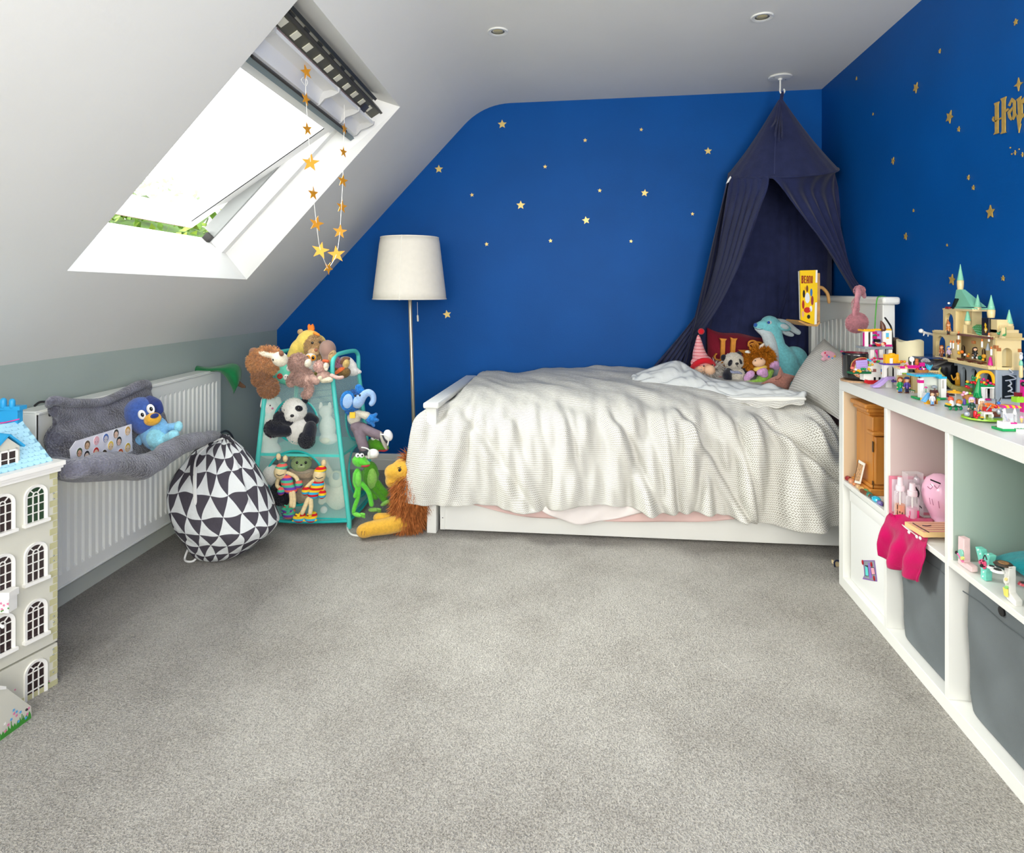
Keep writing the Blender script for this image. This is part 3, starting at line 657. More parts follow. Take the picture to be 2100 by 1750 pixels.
# ================================================================ bed canopy
cn = root('bed_canopy', 'navy blue fabric bed canopy hanging from the ceiling above the pillow end', 'canopy', at(1600, 180, 3.40))
m_navy = M((44, 50, 84), .95, .08, nz=(18, .12), bump=(120, .2), sheen=.12)
m_navy_in = m_navy
hk = onZ(1600, 157, zc_(.95)); 
hp = root('ceiling_hook_plate', 'white scalloped ceiling plate with a hook holding the navy canopy', 'hook', hk)
MB().lathe([(.001, 0), (.058, 0), (.062, -.004), (.058, -.009), (.012, -.012), (.010, -.02), (.001, -.022)], hk, 36).obj('plate', m_trim, hp)
MB().tube([hk+V((0, 0, -.012)), hk+V((0, 0, -.055)), hk+V((0, 0, -.082)), hk+V((.012, 0, -.094)), hk+V((.022, 0, -.082)), hk+V((.020, 0, -.07))], .0045, 8).obj('hook', m_trim, hp)
for a in (.6, 3.6): MB().ell(hk+V((.04*math.cos(a), .04*math.sin(a), -.009)), (.005, .005, .003)).obj('screw', M((120, 120, 116), .4), hp)
RC = at(1604, 352, 3.40); RRAD = .275; apex = V((hk.x+.002, hk.y, at(1600, 205, 3.4).z))
tilt = .045
def ringp(a, r=RRAD, dz=0): return RC+RT*(r*math.cos(a))+FW*(r*math.sin(a)*.92)+V((0, 0, dz+.07*math.sin(a)+.022*math.cos(a)))
def cone(u, v):
    a = 2*math.pi*u; p = ringp(a, RRAD*(1+.01*math.sin(a*24)*v)); q = apex+RT*(.012*math.cos(a))+FW*(.012*math.sin(a))
    k = v; r = q*(1-k)+p*k
    r.z -= .018*math.sin(k*math.pi)*1; return r+V((math.cos(a), math.sin(a), 0))*(.006*math.sin(a*9)*(1-k)*k)
MB().grid(cone, 96, 16).obj('canopy_top', m_navy, cn, smooth=True, flipfix=False)
MB().tube([ringp(2*math.pi*k/48) for k in range(48)], .0045, 6, False, False, closed=True).obj('hoop', m_navy, cn)
MB().tube([apex+V((0, 0, -.02)), hk+V((.011, 0, -.09))], .009, 8, False).obj('hanging_loop', m_navy, cn)
for dx, l in ((-14, 262), (-6, 280), (2, 292), (9, 284)):
    MB().tube([at(1598, 212, 3.385), at(1598+dx*.5, 245, 3.33), at(1598+dx-3, l, 3.22)], [.006, .005, .004], 6).obj('tassel', m_navy, cn)
MB().tube([at(1600, 215, 3.37), at(1591, 280, 3.25), at(1588, 356, 3.12)], .0018, 5).obj('seam', M((60, 66, 102), .9), cn)
TG = MB().prism([at(1498, 361, 3.33), at(1493, 368, 3.33), at(1489, 377, 3.33), at(1494, 374, 3.33), at(1500, 364, 3.33)], FW*.002).obj('care_tag', m_trim, cn, smooth=False)
def drape(name, a0, a1, lower, waves, amp, nv=48, ins=0):
    """from the hoop between angles a0..a1 down through rows of (left px, right px, py, depth left, depth right)"""
    def f(u, v):
        a = lerp(a0, a1, u); top = ringp(a, RRAD+.003, .004-ins)
        L = curve(lower, max(0, (v-.0))); pl_ = at(L[0], L[2], L[4-1]); pr_ = at(L[1], L[2], L[4])
        m = pl_*(1-u)+pr_*u
        k = sstep(0, .12, v); p = top*(1-k)+m*k if v < .12 else m
        wv = amp*math.sin(u*waves*2*math.pi+1.3*math.sin(v*3)+N.noise(V((u*3, v*2, waves)))*2)*(.25+.75*sstep(0, .3, v))
        nn = V((math.cos(a), math.sin(a), 0))
        return p+(-FW)*wv*.9
    return MB().grid(f, 110, nv).obj(name, m_navy, cn, smooth=True, solid=.002, flipfix=False)
PI = math.pi
# hoop angle: -PI/2 faces the camera, PI faces left
drape('front_drape_left', PI*1.01, PI*1.305, [(1497, 1583, 362, 3.40, 3.17), (1489, 1567, 410, 3.42, 3.17), (1478, 1546, 470, 3.45, 3.18), (1464, 1516, 550, 3.48, 3.22), (1440, 1478, 625, 3.55, 3.35), (1392, 1436, 690, 3.62, 3.5), (1330, 1398, 765, 3.68, 3.6)], 5.5, .020)
drape('front_drape_right', -PI*.69, PI*.01, [(1586, 1711, 356, 3.16, 3.40), (1616, 1722, 405, 3.14, 3.38), (1652, 1731, 455, 3.12, 3.36), (1694, 1739, 510, 3.10, 3.35), (1726, 1752, 560, 3.05, 3.25), (1752, 1783, 605, 2.98, 3.08), (1775, 1806, 660, 2.94, 3.0), (1790, 1812, 740, 2.92, 2.95)], 5, .018)
def back(u, v):
    a = lerp(PI*.98, PI*.0, u); top = ringp(a, RRAD+.002)
    p = top+V((0, 0, 0)); z = lerp(top.z, .60, v); sp = 1+.35*v
    x = RC.x+(top.x-RC.x)*(1+.15*v)-.22*v*max(0, 1-u*1.6); y = min(YB(0)-.012, RC.y+(top.y-RC.y)*1.0+.06*v)
    x = min(x, XR-.02)
    wv = .016*math.sin(u*9*2*PI+2*v)*(.2+v); return (x, y-abs(wv), z)
MB().grid(back, 90, 40).obj('back_drape', m_navy, cn, smooth=True, flipfix=False)
MB().tube([at(1620, 420, 3.62), at(1618, 500, 3.6), at(1614, 590, 3.6), at(1598, 650, 3.58)], .006, 8).obj('back_seam', m_navy, cn)
# ================================================================ helpers for soft toys and other small things, sized by sight at their own depth
class T:
    def __init__(s, name, label, cat, px, py, d, group=None):
        s.d = d; s.k = d/FP; s.o = root(name, label, cat, at(px, py, d), group)
    def W(s, px, py, dd=0): return at(px, py, s.d+dd*s.k)
    def E(s, part, mat, px, py, rx, ry=None, rz=None, dd=0, rot=0, par=None, seg=20, rings=12, **kw):
        ry = ry or rx; rz = rz or (rx+ry)/2; a = math.radians(rot); k = s.k
        ex = RT*math.cos(a)-UP*math.sin(a); ez = RT*math.sin(a)+UP*math.cos(a)
        M3 = Matrix((ex, FW, ez)).transposed()
        return MB().ell(s.W(px, py, dd), (rx*k, rz*k, ry*k), M3, seg, rings).obj(part, mat, par or s.o, True, **kw)
    def C(s, part, mat, pts, par=None, seg=12, flat=1.0, **kw):
        P = [s.W(p[0], p[1], p[3] if len(p) > 3 else 0) for p in pts]; r = [p[2]*s.k for p in pts]
        return MB().tube(P, r, seg, flat=flat).obj(part, mat, par or s.o, True, **kw)
    def U(s, part, mat, prims, vox, par=None, **kw):    # several rounded forms melted into one skin
        mb = MB(); k = s.k
        for p in prims:
            if isinstance(p[0], (tuple, list)):
                mb.tube([s.W(q[0], q[1], q[3] if len(q) > 3 else 0) for q in p], [q[2]*k for q in p], 12)
            else:
                px, py, rx, ry = p[:4]; rz = p[4] if len(p) > 4 else (rx+ry)/2; dd = p[5] if len(p) > 5 else 0; rot = p[6] if len(p) > 6 else 0
                a = math.radians(rot); ex = RT*math.cos(a)-UP*math.sin(a); ez = RT*math.sin(a)+UP*math.cos(a)
                mb.ell(s.W(px, py, dd), (rx*k, rz*k, ry*k), Matrix((ex, FW, ez)).transposed(), 24, 16)
        return mb.obj(part, mat, par or s.o, True, vox=vox*k, flipfix=False, **kw)
    def P(s, part, mat, poly, th, dd=0, par=None, bev=0, smooth=False, **kw):   # cut-out of real thickness
        return MB().prism([s.W(p[0], p[1], dd+(p[2] if len(p) > 2 else 0)) for p in poly], FW*th*s.k).obj(part, mat, par or s.o, smooth, bev=bev*s.k, **kw)
    def B(s, part, mat, x0, y0, x1, y1, th, dd=0, par=None, bev=0, **kw):
        return s.P(part, mat, [(x0, y0), (x1, y0), (x1, y1), (x0, y1)], th, dd, par, bev, **kw)
    def F(s, mat, prims, n, ln, wd=.5, droop=.5, par=None, name='fur', spread=.5, ok=None):
        """tufts of pile rooted on the given ellipsoids (px,py,rx,ry,rz,dd,rot)"""
        mb = MB(); k = s.k; tot = sum(p[2]*p[3] for p in prims)
        for p in prims:
            px, py, rx, ry = p[:4]; rz = p[4] if len(p) > 4 else (rx+ry)/2; dd = p[5] if len(p) > 5 else 0; rot = p[6] if len(p) > 6 else 0
            a = math.radians(rot); ex = RT*math.cos(a)-UP*math.sin(a); ez = RT*math.sin(a)+UP*math.cos(a); c = s.W(px, py, dd)
            for i in range(int(n*p[2]*p[3]/tot)):
                q = V((R.gauss(0, 1), R.gauss(0, 1), R.gauss(0, 1))).normalized()
                if q.y > .35: q.y = -q.y
                pos = c+ex*q.x*rx*k+FW*q.y*rz*k+ez*q.z*ry*k
                if ok and not ok(pos): continue
                nr = (ex*(q.x/rx)+FW*(q.y/rz)+ez*(q.z/ry)).normalized()
                dr = (nr+V((R.gauss(0, spread), R.gauss(0, spread), R.gauss(0, spread)-droop))).normalized()
                L = ln*k*R.uniform(.6, 1.2); sd = dr.cross(V((R.gauss(0, 1), R.gauss(0, 1), R.gauss(0, 1)))).normalized()*(wd*k)
                m_ = pos+dr*L*.55+V((0, 0, -droop*L*.08)); e = m_+(dr+V((0, 0, -droop*.5))).normalized()*L*.5
                mb.add([pos-sd-nr*.5*k, pos+sd-nr*.5*k, m_+sd*.8, m_-sd*.8, e], [(0, 1, 2, 3), (3, 2, 4)])
        return mb.obj(name, mat, par or s.o, False, kind='stuff', flipfix=False)
m_black = M((24, 22, 26), .35, .5); m_eye = M((16, 14, 16), .12, .7); m_eyew = M((244, 244, 242), .3)
GRP_P = 'soft toys heaped in and on the mesh tower'

# ================================================================ dolls' house in the near left corner
HN = V((.979, -.204, 0)).normalized()                # facade normal (into the room)
HU = V((-.204, -.979, 0)).normalized()               # along the facade, towards the near side
HP = onZ(117.5, 1402, 0)
dh = root('dolls_house', 'tall cream dolls house with blue scalloped roof and arched windows', 'dolls house', HP)
m_hw = M((206, 204, 190), .5, .3); m_ht = M((238, 236, 230), .35, .4); m_roof = M((172, 222, 242), .45, .35, nz=(14, .06)); m_roof2 = M((44, 158, 212), .4, .4)
m_quoin = M((186, 182, 140), .6)
def hp(px, py, off=0): return onPl(px, py, HP+HN*off, HN)
def hbx(name, u0, u1, z0, z1, d0, d1, mat, par=dh, bev=0):   # u along facade, d outwards
    q = [HP+HU*u+HN*d+UP*z0 for u, d in ((u0, d0), (u1, d0), (u1, d1), (u0, d1))]
    return MB().hexa(q, [p+UP*(z1-z0) for p in q]).obj(name, mat, par, bev=bev)
zT = hp(117, 958).z; zG = hp(117, 1316).z; HW, HD = .42, .30
hbx('house_body', 0, HW, .012, zT, -HD, -.012, m_hw)
# facade leaf with real arched openings
def arch_pts(cx, zs, w_, zt_, n=14): return [(cx-w_/2, zs)]+[(cx+w_/2, zs)]+[(cx+w_/2*math.cos(a), zt_-w_/2+w_/2*math.sin(a)) for a in [math.pi*k/n for k in range(n+1)]]
rows = [((990, 1072), (988, 1068)), ((1108, 1190),), ((1226, 1306),), ((1352, 1432),)]
rowz = [(hp(72, 1070).z, hp(72, 994).z), (hp(72, 1190).z, hp(72, 1112).z), (hp(72, 1306).z, hp(72, 1229).z), (hp(72, 1432).z, hp(72, 1353).z)]
uc = [(hp(46, 1100)-HP).dot(HU), (hp(97, 1100)-HP).dot(HU)]; u1c, wwin = sum(uc)/2, (uc[0]-uc[1])*.92
ucs = [u1c, u1c+.083, HW-u1c]
def hq(u, z, d=0): return HP+HU*u+HN*d+UP*z
hbx('facade', 0, HW, zG+.003, zT, -.012, 0, m_hw); hbx('basement_front', 0, HW, .012, zG-.003, -.012, 0, m_hw)
hbx('plinth', 0, HW, 0, .014, -HD, .002, m_quoin)
m_gl = M((40, 22, 26), .12, .6); m_gl2 = M((20, 56, 30), .12, .6)
def awin(cx, zs, zt_, gm, far=True):
    w_ = wwin
    f = MB(); P0 = arch_pts(cx, zs, w_, zt_); P1 = arch_pts(cx, zs+.002, w_*.74, zt_-w_*.13)
    n = len(P0)
    for i in range(n):
        j = (i+1) % n
        f.hexa([hq(*P0[i]), hq(*P0[j]), hq(*P1[j]), hq(*P1[i])], [hq(*P0[i], .006), hq(*P0[j], .006), hq(*P1[j], .004), hq(*P1[i], .004)])
    wf = f.obj('window', m_ht, dh, smooth=False)
    MB().prism([hq(u, z, .0005) for u, z in P1], HN*.0008).obj('pane', gm, wf, smooth=False)
    g_ = MB(); iw = w_*.74; zb, ztp = zs+.002, zt_-w_*.13; zsp = ztp-iw/2
    def bar(ua, za, ub, zb_, t=.0012):
        a, b_ = hq(ua, za, .0012), hq(ub, zb_, .0012); dv_ = (b_-a).normalized(); s_ = dv_.cross(HN).normalized()*t
        g_.hexa([a-s_, b_-s_, b_+s_, a+s_], [p+HN*.0026 for p in (a-s_, b_-s_, b_+s_, a+s_)])
    for k in (-1, 1): bar(cx+k*iw/6, zb, cx+k*iw/6, zsp)
    for k in range(1, 4): bar(cx-iw/2, lerp(zb, zsp, k/3), cx+iw/2, lerp(zb, zsp, k/3))
    ri = iw/6
    pr = None
    for k in range(9):
        a = math.pi*k/8; q = (cx+ri*math.cos(a), zsp+ri*1.3*math.sin(a))
        if pr: bar(*pr, *q)
        pr = q
    for a in (math.pi*.28, math.pi*.72): bar(cx+ri*math.cos(a), zsp+ri*1.3*math.sin(a), cx+iw/2*math.cos(a), zsp+iw/2*math.sin(a))
    g_.obj('glazing_bars', m_ht, wf, smooth=False)
    q = [hq(cx-w_*.56, zs-.006), hq(cx+w_*.56, zs-.006), hq(cx+w_*.56, zs-.006, .013), hq(cx-w_*.56, zs-.006, .013)]
    MB().hexa(q, [p+UP*.008 for p in q]).obj('window_sill', m_ht, wf, smooth=False)
for r_, (zs, zt_) in enumerate(rowz):
    for c_, cu in enumerate(ucs):
        if r_ == 3 and c_ == 1: continue
        awin(cu, zs, zt_, m_gl2 if (r_ == 0 and c_ == 0) else m_gl)
# cornice in three steps, quoins, screws
for k, (dz, dd_) in enumerate(((0, .006), (.010, .012), (.018, .018))): hbx('cornice', -.004-dd_*.4, HW+.004, zT-.012+dz, zT-.002+dz+.002, -HD, dd_, m_ht)
zq = .03; k = 0
while zq < zT-.02:
    w_ = .012 if k % 2 else .021
    if abs(zq+.01-zG) > .012: hbx('quoin', .0, w_, zq, zq+.0165, 0, .0011, m_quoin)
    zq += .0195; k += 1
for py in (1012, 1023, 1140, 1150, 1264, 1276, 1332, 1343, 1379):
    c = hp(110 if py < 1300 else 109, py, .001); MB().ell(c, (.0022, .0022, .0022)).obj('screw', M((176, 182, 184), .25, metal=.8), dh)
# printed flowers along the foot of the basement
m_grass = M((60, 140, 50), .6); m_pk = M((216, 120, 160), .6); m_bl = M((84, 160, 214), .6)
def flower(c, u_v, z_v, nv, r_, mat, par):
    MB().prism([c+u_v*x+z_v*y for x, y in star(r_, 5, .5, R.random())], nv*.0005).obj('printed_flower', mat, par, smooth=False)
gr_ = [(hp(x, 1437-(x-50)*.62+(10 if k % 2 else 0)*0+R.uniform(-5, 2)-(0 if k % 2 else 7), .0006)) for k, x in enumerate(range(52, 104, 3))]
base_ = [hp(x, 1448-(x-50)*.68, .0006) for x in (103, 52)]
MB().prism(gr_+base_, HN*.0004).obj('printed_grass', m_grass, dh, smooth=False)
for x, y, mt_ in ((101, 1398, m_pk), (97, 1402, m_pk), (93, 1404, m_bl), (88, 1405, m_pk), (84, 1411, m_bl), (79, 1415, m_bl), (73, 1416, m_pk), (66, 1421, m_pk), (60, 1426, m_pk), (31, 1415, m_pk)):
    flower(hp(x, y, .0008), HU, UP, HN, .0028, mt_, dh)
# roof: slope with courses of scallop tiles, dormer, chimney
rb = zT+.016; ridge = V((0, 0, 0)); 
RA, RB_ = hq(.006, rb, -.006), hq(.006, hp(38, 860).z+.0, -.115)
RB_ = at(34, 868, depth(hq(0.02, rb, -.12))); 
rd_ = RB_-RA; rd_ = HN*rd_.dot(HN)+UP*rd_.z; 
q = [RA, RA+HU*(HW-.012), RA+HU*(HW-.012)+rd_, RA+rd_]; rn = rd_.cross(HU).normalized(); rn = rn if rn.dot(HN) > 0 else -rn
MB().hexa(q, [p-rn*.008 for p in q]).obj('roof', m_roof, dh, smooth=False)
MB().prism([hq(.006, rb, -.006), hq(.006, rb, -HD), RA+rd_-HN*.06, RA+rd_], HU*(HW-.012)).obj('roof_body', m_roof, dh, smooth=False)
tl = MB(); nr, ncol = 11, 24
for i in range(nr):
    for j in range(ncol):
        a = RA+rd_*((i+.15)/nr)+HU*((j+.5*(i % 2)+.52)*(HW-.012)/(ncol+1)); w_ = (HW-.012)/ncol*.98; h_ = rd_.length/nr*1.15; e = rd_.normalized()
        pts = [a+HU*(w_*.5*math.cos(t))+e*(h_*.5*(1-math.sin(t))) for t in [math.pi*k/6 for k in range(7)]]+[a-HU*w_*.5+e*h_, a+HU*w_*.5+e*h_]
        tl.prism([p+rn*.0004 for p in pts], rn*.0006)
tl.obj('roof_tiles', m_roof, dh, smooth=False, kind='stuff')
du_ = (hp(20, 930, -.02)-HP).dot(HU)
def dq(u, z, d): return HP+HU*u+UP*z+HN*d
dz0 = hp(20, 968, -.03).z; dz1 = hp(24, 918, -.03).z; dz2 = hp(18, 900, -.03).z; dw = .030; dd0 = -.028
MB().prism([dq(du_-dw, dz0, dd0), dq(du_+dw, dz0, dd0), dq(du_+dw, dz1, dd0), dq(du_, dz1+.028, dd0), dq(du_-dw, dz1, dd0)], -HN*.09).obj('dormer', m_hw, dh, smooth=False)
for sg in (-1, 1):
    a, b_ = dq(du_, dz1+.034, dd0+.006), dq(du_+sg*(dw+.008), dz1-.004, dd0+.006); t_ = (b_-a).normalized().cross(HN)*.005
    if t_.z < 0: t_ = -t_
    MB().hexa([a, b_, b_+t_, a+t_], [p-HN*.10 for p in (a, b_, b_+t_, a+t_)]).obj('dormer_roof', m_roof2, dh, smooth=False)
dwn = MB(); zz0, zz1 = dz0+.010, dz1-.004
for ua, ub, za, zb_ in ((-dw*.8, -dw*.6, zz0, zz1), (dw*.6, dw*.8, zz0, zz1), (-dw*.8, dw*.8, zz1-.005, zz1), (-dw*.9, dw*.9, zz0-.004, zz0+.004), (-.0012, .0012, zz0, zz1), (-dw*.7, dw*.7, (zz0+zz1)/2-.001, (zz0+zz1)/2+.001)):
    q = [dq(du_+ua, za, dd0), dq(du_+ub, za, dd0), dq(du_+ub, za, dd0+.004), dq(du_+ua, za, dd0+.004)]; dwn.hexa(q, [p+UP*(zb_-za) for p in q])
dwn = dwn.obj('dormer_window', m_ht, dh, smooth=False)
MB().prism([dq(du_+x, z, dd0+.0006) for x, z in ((-dw*.6, zz0), (dw*.6, zz0), (dw*.6, zz1), (-dw*.6, zz1))], HN*.0006).obj('pane', m_gl, dwn, smooth=False)
# chimney stack, turned to the room, with ribbon
dch = depth(RA+rd_*.8)-.01
ch = T('x', 'x', 'x', 20, 850, dch); bpy.data.objects.remove(ch.o); ch.o = dh
ch.P('chimney', m_roof2, [(-12, 843), (36, 841), (36, 876), (17, 882), (-12, 872)], 14, 0); ch.B('chimney', m_roof2, -14, 834, 40, 842, 20, -3)
ch.C('chimney_pot', m_roof2, [(7, 822, 6), (7, 833, 6)]); ch.C('chimney_pot', m_roof2, [(25, 823, 5.5), (25, 834, 5.5)])
ch.C('ribbon', M((236, 66, 150), .5), [(-12, 868, 1.2, -2), (8, 867, 1.2, -2.5), (39, 860, 1.2, -2)])
# porch with steps at the foot of the facade, printed with flowers
p0_, p1_ = onZ(65, 1473, 0), onZ(0, 1521, 0); pu = (p0_-p1_).normalized(); pnn = V((-pu.y, pu.x, 0)); pnn = pnn if pnn.x > 0 else -pnn
def pw_(x, y, o=0): return onPl(x, y, p0_+pnn*o, pnn)
pq = [pw_(*p) for p in ((64, 1449), (65, 1473), (0, 1521), (-60, 1568), (-60, 1408), (12, 1410), (30, 1424))]
for p in pq: p.z = max(p.z, 0)
MB().prism(pq, -pnn*.03).obj('porch_side', m_hw, dh, smooth=False)
MB().hexa([pw_(-60, 1400, .004), pw_(13, 1408, .004), pw_(13, 1414, .004), pw_(-60, 1420, .004)], [p-pnn*.04 for p in (pw_(-60, 1400, .004), pw_(13, 1408, .004), pw_(13, 1414, .004), pw_(-60, 1420, .004))]).obj('porch_top', m_ht, dh, smooth=False)
g2 = [pw_(x, 1514-x*.74-(0 if k % 2 else 8)-R.uniform(0, 3), .0006) for k, x in enumerate(range(0, 65, 3))]+[pw_(64, 1473, .0006), pw_(0, 1520, .0006)]
MB().prism(g2, pnn*.0005).obj('printed_grass', m_grass, dh, smooth=False)
for x, y, mt_ in ((28, 1457, m_bl), (34, 1460, m_bl), (42, 1461, m_bl), (23, 1476, m_bl), (38, 1480, m_bl), (34, 1468, m_pk), (59, 1453, m_pk), (56, 1465, m_pk), (17, 1487, m_pk), (10, 1485, m_ht), (11, 1500, m_pk), (53, 1473, m_bl), (29, 1464, m_pk)):
    flower(pw_(x, y, .0012), pu, UP, pnn, .0042, mt_, dh)
for x, y, h_ in ((23, 1480, 14), (38, 1484, 6), (17, 1490, 8), (45, 1465, 16), (48, 1468, 12), (41, 1472, 10)): MB().prism([pw_(x-.6, y, .0010), pw_(x+.8, y, .0010), pw_(x+.8, y+h_, .0010), pw_(x-.6, y+h_, .0010)], pnn*.0004).obj('printed_stem', m_grass, dh, smooth=False)
MB().ell(pw_(54.5, 1456, .001), (.003, .003, .003)).obj('screw', m_black, dh)
fb = T('x', 'x', 'x', 5, 1240, depth(hp(10, 1240, .02))); bpy.data.objects.remove(fb.o); fb.o = dh
fb.B('window_box', m_ht, -30, 1228, 18, 1258, 22, 0); fb.B('window_box_rim', m_ht, -30, 1216, 19, 1230, 26, -2)
for x, y in ((2, 1238), (8, 1242), (4, 1250), (16, 1239)): flower(fb.W(x, y, -.5), RT, UP, -FW, .004, m_pk, dh)
for x, y in ((3, 1254), (6, 1252), (17, 1248)): flower(fb.W(x, y, -.4), RT, UP, -FW, .003, m_grass, dh)
fb.C('door_knob', m_ht, [(0, 1282, 2), (6, 1286, 3.5)])

# ================================================================ grey plush hammock hooked on the radiator
hm = root('radiator_cat_bed', 'grey plush pet hammock hooked over the radiator', 'pet bed', rp(2.05, .6, .1))
m_gp = bpy.data.materials.new('grey_plush'); m_gp.use_nodes = True; g = NG(m_gp); b = m_gp.node_tree.nodes['Principled BSDF']
n1 = g.noise(g.tc('Object'), 12, 5); n2 = g.noise(g.tc('Object'), 160, 3)
f_ = g.op('ADD', g.op('MULTIPLY', mr(n1, .38, .62), .7) if False else g.op('MULTIPLY', n1, .9), g.op('MULTIPLY', n2, .5))
mm = g.nt.nodes.new('ShaderNodeMapRange'); g.val(f_, mm.inputs[0]); mm.inputs[1].default_value = .5; mm.inputs[2].default_value = .9
g.nt.links.new(g.mix(mm.outputs[0], lin((32, 30, 38)), lin((116, 116, 132))), b.inputs['Base Color']); b.inputs['Roughness'].default_value = .8; b.inputs['Sheen Weight'].default_value = .6
g.nt.links.new(g.bump(g.op('ADD', n2, g.op('MULTIPLY', n1, .6)), .8, .012), b.inputs['Normal'])
def rx_(px, py, off): # point above/below on a plane a given distance in front of the radiator
    y = 2.2
    for _ in range(8): y = onPl(px, py, rp(y, 0, off), V((1, .066, 0)).normalized()).y
    return onPl(px, py, rp(y, 0, off), V((1, .066, 0)).normalized())
HT = [(101, 832, .03), (110, 824, .04), (150, 829, .04), (205, 827, .035), (240, 815, .03), (280, 795, .04), (300, 790, .045), (306, 800, .03)]
HM = [(96, 925, .05), (138, 935, .08), (185, 940, .10), (228, 930, .10), (262, 912, .10), (294, 902, .09), (322, 896, .08), (348, 892, .07)]
HB = [(104, 955, .16), (150, 965, .24), (205, 962, .27), (255, 966, .28), (300, 975, .28), (350, 940, .27), (400, 912, .26), (446, 893, .24)]
def hams(u, v):
    a, b_, c = curve(HT, u), curve(HM, u), curve(HB, u)
    if v < .5:
        k = v/.5; p = rx_(*[lerp(a[i], b_[i], k) for i in range(3)]); am = .016
        p += V((1, 0, 0))*(am*math.sin(u*11+k*5)+.02*N.noise(V((u*5, k*4, 2))))*math.sin(k*math.pi)
    else:
        k = (v-.5)/.5; p = rx_(*[lerp(b_[i], c[i], k) for i in range(3)]); p.z -= .05*math.sin(k*math.pi)
    return p
MB().grid(hams, 60, 40).obj('sling', m_gp, hm, smooth=True, solid=.012, flipfix=False)
RIM = [(100, 958, .16, .030), (150, 961, .24, .034), (200, 953, .27, .034), (240, 952, .28, .036), (285, 958, .285, .040), (320, 945, .285, .036), (360, 918, .28, .034), (400, 903, .27, .030), (445, 893, .25, .018)]
rim = MB(); rim.tube([rx_(a, b_, c) for a, b_, c, _ in RIM], [r_ for *_, r_ in RIM], 16, flat=.8)
ro = rim.obj('front_roll', m_gp, hm, smooth=True)
tx = bpy.data.textures.new('lump', 'CLOUDS'); tx.noise_scale = .06
dm = ro.modifiers.new('d', 'DISPLACE'); dm.texture = tx; dm.strength = .02; dm.texture_coords = 'GLOBAL'
MB().tube([rx_(a, b_-2, c+.012) for a, b_, c in HT], [.012, .016, .015, .015, .016, .02, .017, .010], 10).obj('top_roll', m_gp, hm, smooth=True)
for a, b_ in ((100, 833), (306, 792)):
    p = rx_(a, b_, .01); MB().tube([p+V((-.05, 0, .0)), p+V((-.03, 0, .012)), p+V((0, 0, .008)), p+V((.004, 0, -.03))], .004, 8).obj('hook', m_black, hm)
MB().tube([rx_(445, 893, .25), rx_(462, 884, .2), rx_(473, 890, .1), rx_(480, 905, .02)], .005, 8).obj('frame_wire', m_black, hm)
# sticker sheet standing in the hammock
ss = root('sticker_sheet', 'white sheet of little cartoon head stickers standing in the grey hammock', 'sticker sheet', rx_(200, 935, .12))
SQ = [(146, 942), (144, 922), (156, 905), (270, 870), (272, 925), (250, 935)]
q = [rx_(x, y, .125) for x, y in SQ]; MB().prism(q, V((-.003, 0, 0))).obj('sheet', M((236, 234, 242), .4), ss, smooth=False)
heads = [(163, 928, (226, 176, 150), (70, 90, 60)), (179, 913, (214, 178, 144), (104, 84, 66)), (198, 904, (238, 190, 196), (236, 180, 190)), (217, 899, (206, 200, 206), (78, 110, 180)), (238, 890, (232, 196, 172), (74, 66, 60)), (262, 884, (236, 206, 176), (206, 160, 80)),
         (178, 934, (240, 216, 200), (46, 42, 46)), (197, 927, (246, 206, 180), (206, 50, 46)), (214, 932, (240, 212, 190), (70, 56, 40)), (227, 914, (244, 214, 180), (240, 208, 90)), (244, 905, (234, 196, 176), (40, 36, 40)), (262, 918, (244, 216, 186), (214, 176, 60)), (247, 930, (240, 200, 180), (206, 96, 50))]
for x, y, sk, hr in heads:
    for rr, off, col, yy in ((9.6, .1258, (250, 250, 252), 0), (8.4, .1265, hr, 0), (6.2, .1272, sk, 2)):
        c = rx_(x, y+yy, off); k = rr*depth(c)/FP
        MB().prism([c+V((-.066, 1, 0)).normalized()*k*math.cos(t)*.92+UP*k*1.1*math.sin(t) for t in [2*math.pi*i/14 for i in range(14)]], V((.0006, 0, 0))).obj('sticker', M(col, .4), ss, smooth=False)
    for dx in (-2.2, 2.6):
        c = rx_(x+dx, y+2.5, .1282); MB().ell(c, (.0006, .0012, .0014), seg=8, rings=6).obj('sticker_eye', m_black, ss)
# blue plush dog sitting in the hammock
m_db2 = plush((40, 56, 118)); m_db, m_lb, m_pb = plush((66, 96, 168)), plush((126, 186, 228)), plush((150, 216, 232)); m_yl = plush((240, 178, 56))
dg = T('plush_dog', 'blue plush puppy with yellow muzzle and floppy ears sitting in the hammock', 'soft toy', 310, 920, depth(rx_(310, 900, .15)))
dg.E('body', m_lb, 318, 888, 29, 37, 24, rot=-14); dg.E('tummy', m_pb, 322, 896, 20, 26, 22, -6, rot=-14)
hd = dg.U('head', m_db, [(290, 850, 34, 36, 28, 0, -22), (302, 866, 30, 26, 26, -3, -22)], 3)
for pts in ([(276, 830, 8, 2), (266, 846, 11, 0), (266, 864, 9, -4)], [(305, 818, 8, 2), (320, 828, 10, -6), (327, 842, 8, -10)]): dg.C('ear', m_db2, pts, flat=.5)
for x, y in ((291, 851), (309, 839)):
    e = dg.E('eye', m_eyew, x, y, 8, 10, 3.5, -27, -20); dg.E('pupil', m_eye, x+1, y, 3.3, 4.4, 2, -30, -20, par=e)
dg.E('muzzle', m_yl, 313, 860, 17, 13, 13, -26, -18); dg.E('nose', plush((42, 58, 124)), 317, 853, 8.5, 5, 5, -37, -15)
dg.C('arm', m_lb, [(340, 877, 8), (352, 876, 8), (362, 874, 8)]); dg.E('paw', m_pb, 366, 875, 8, 11, 9, -2); dg.C('arm', m_lb, [(290, 897, 8), (282, 908, 9), (275, 920, 9)])
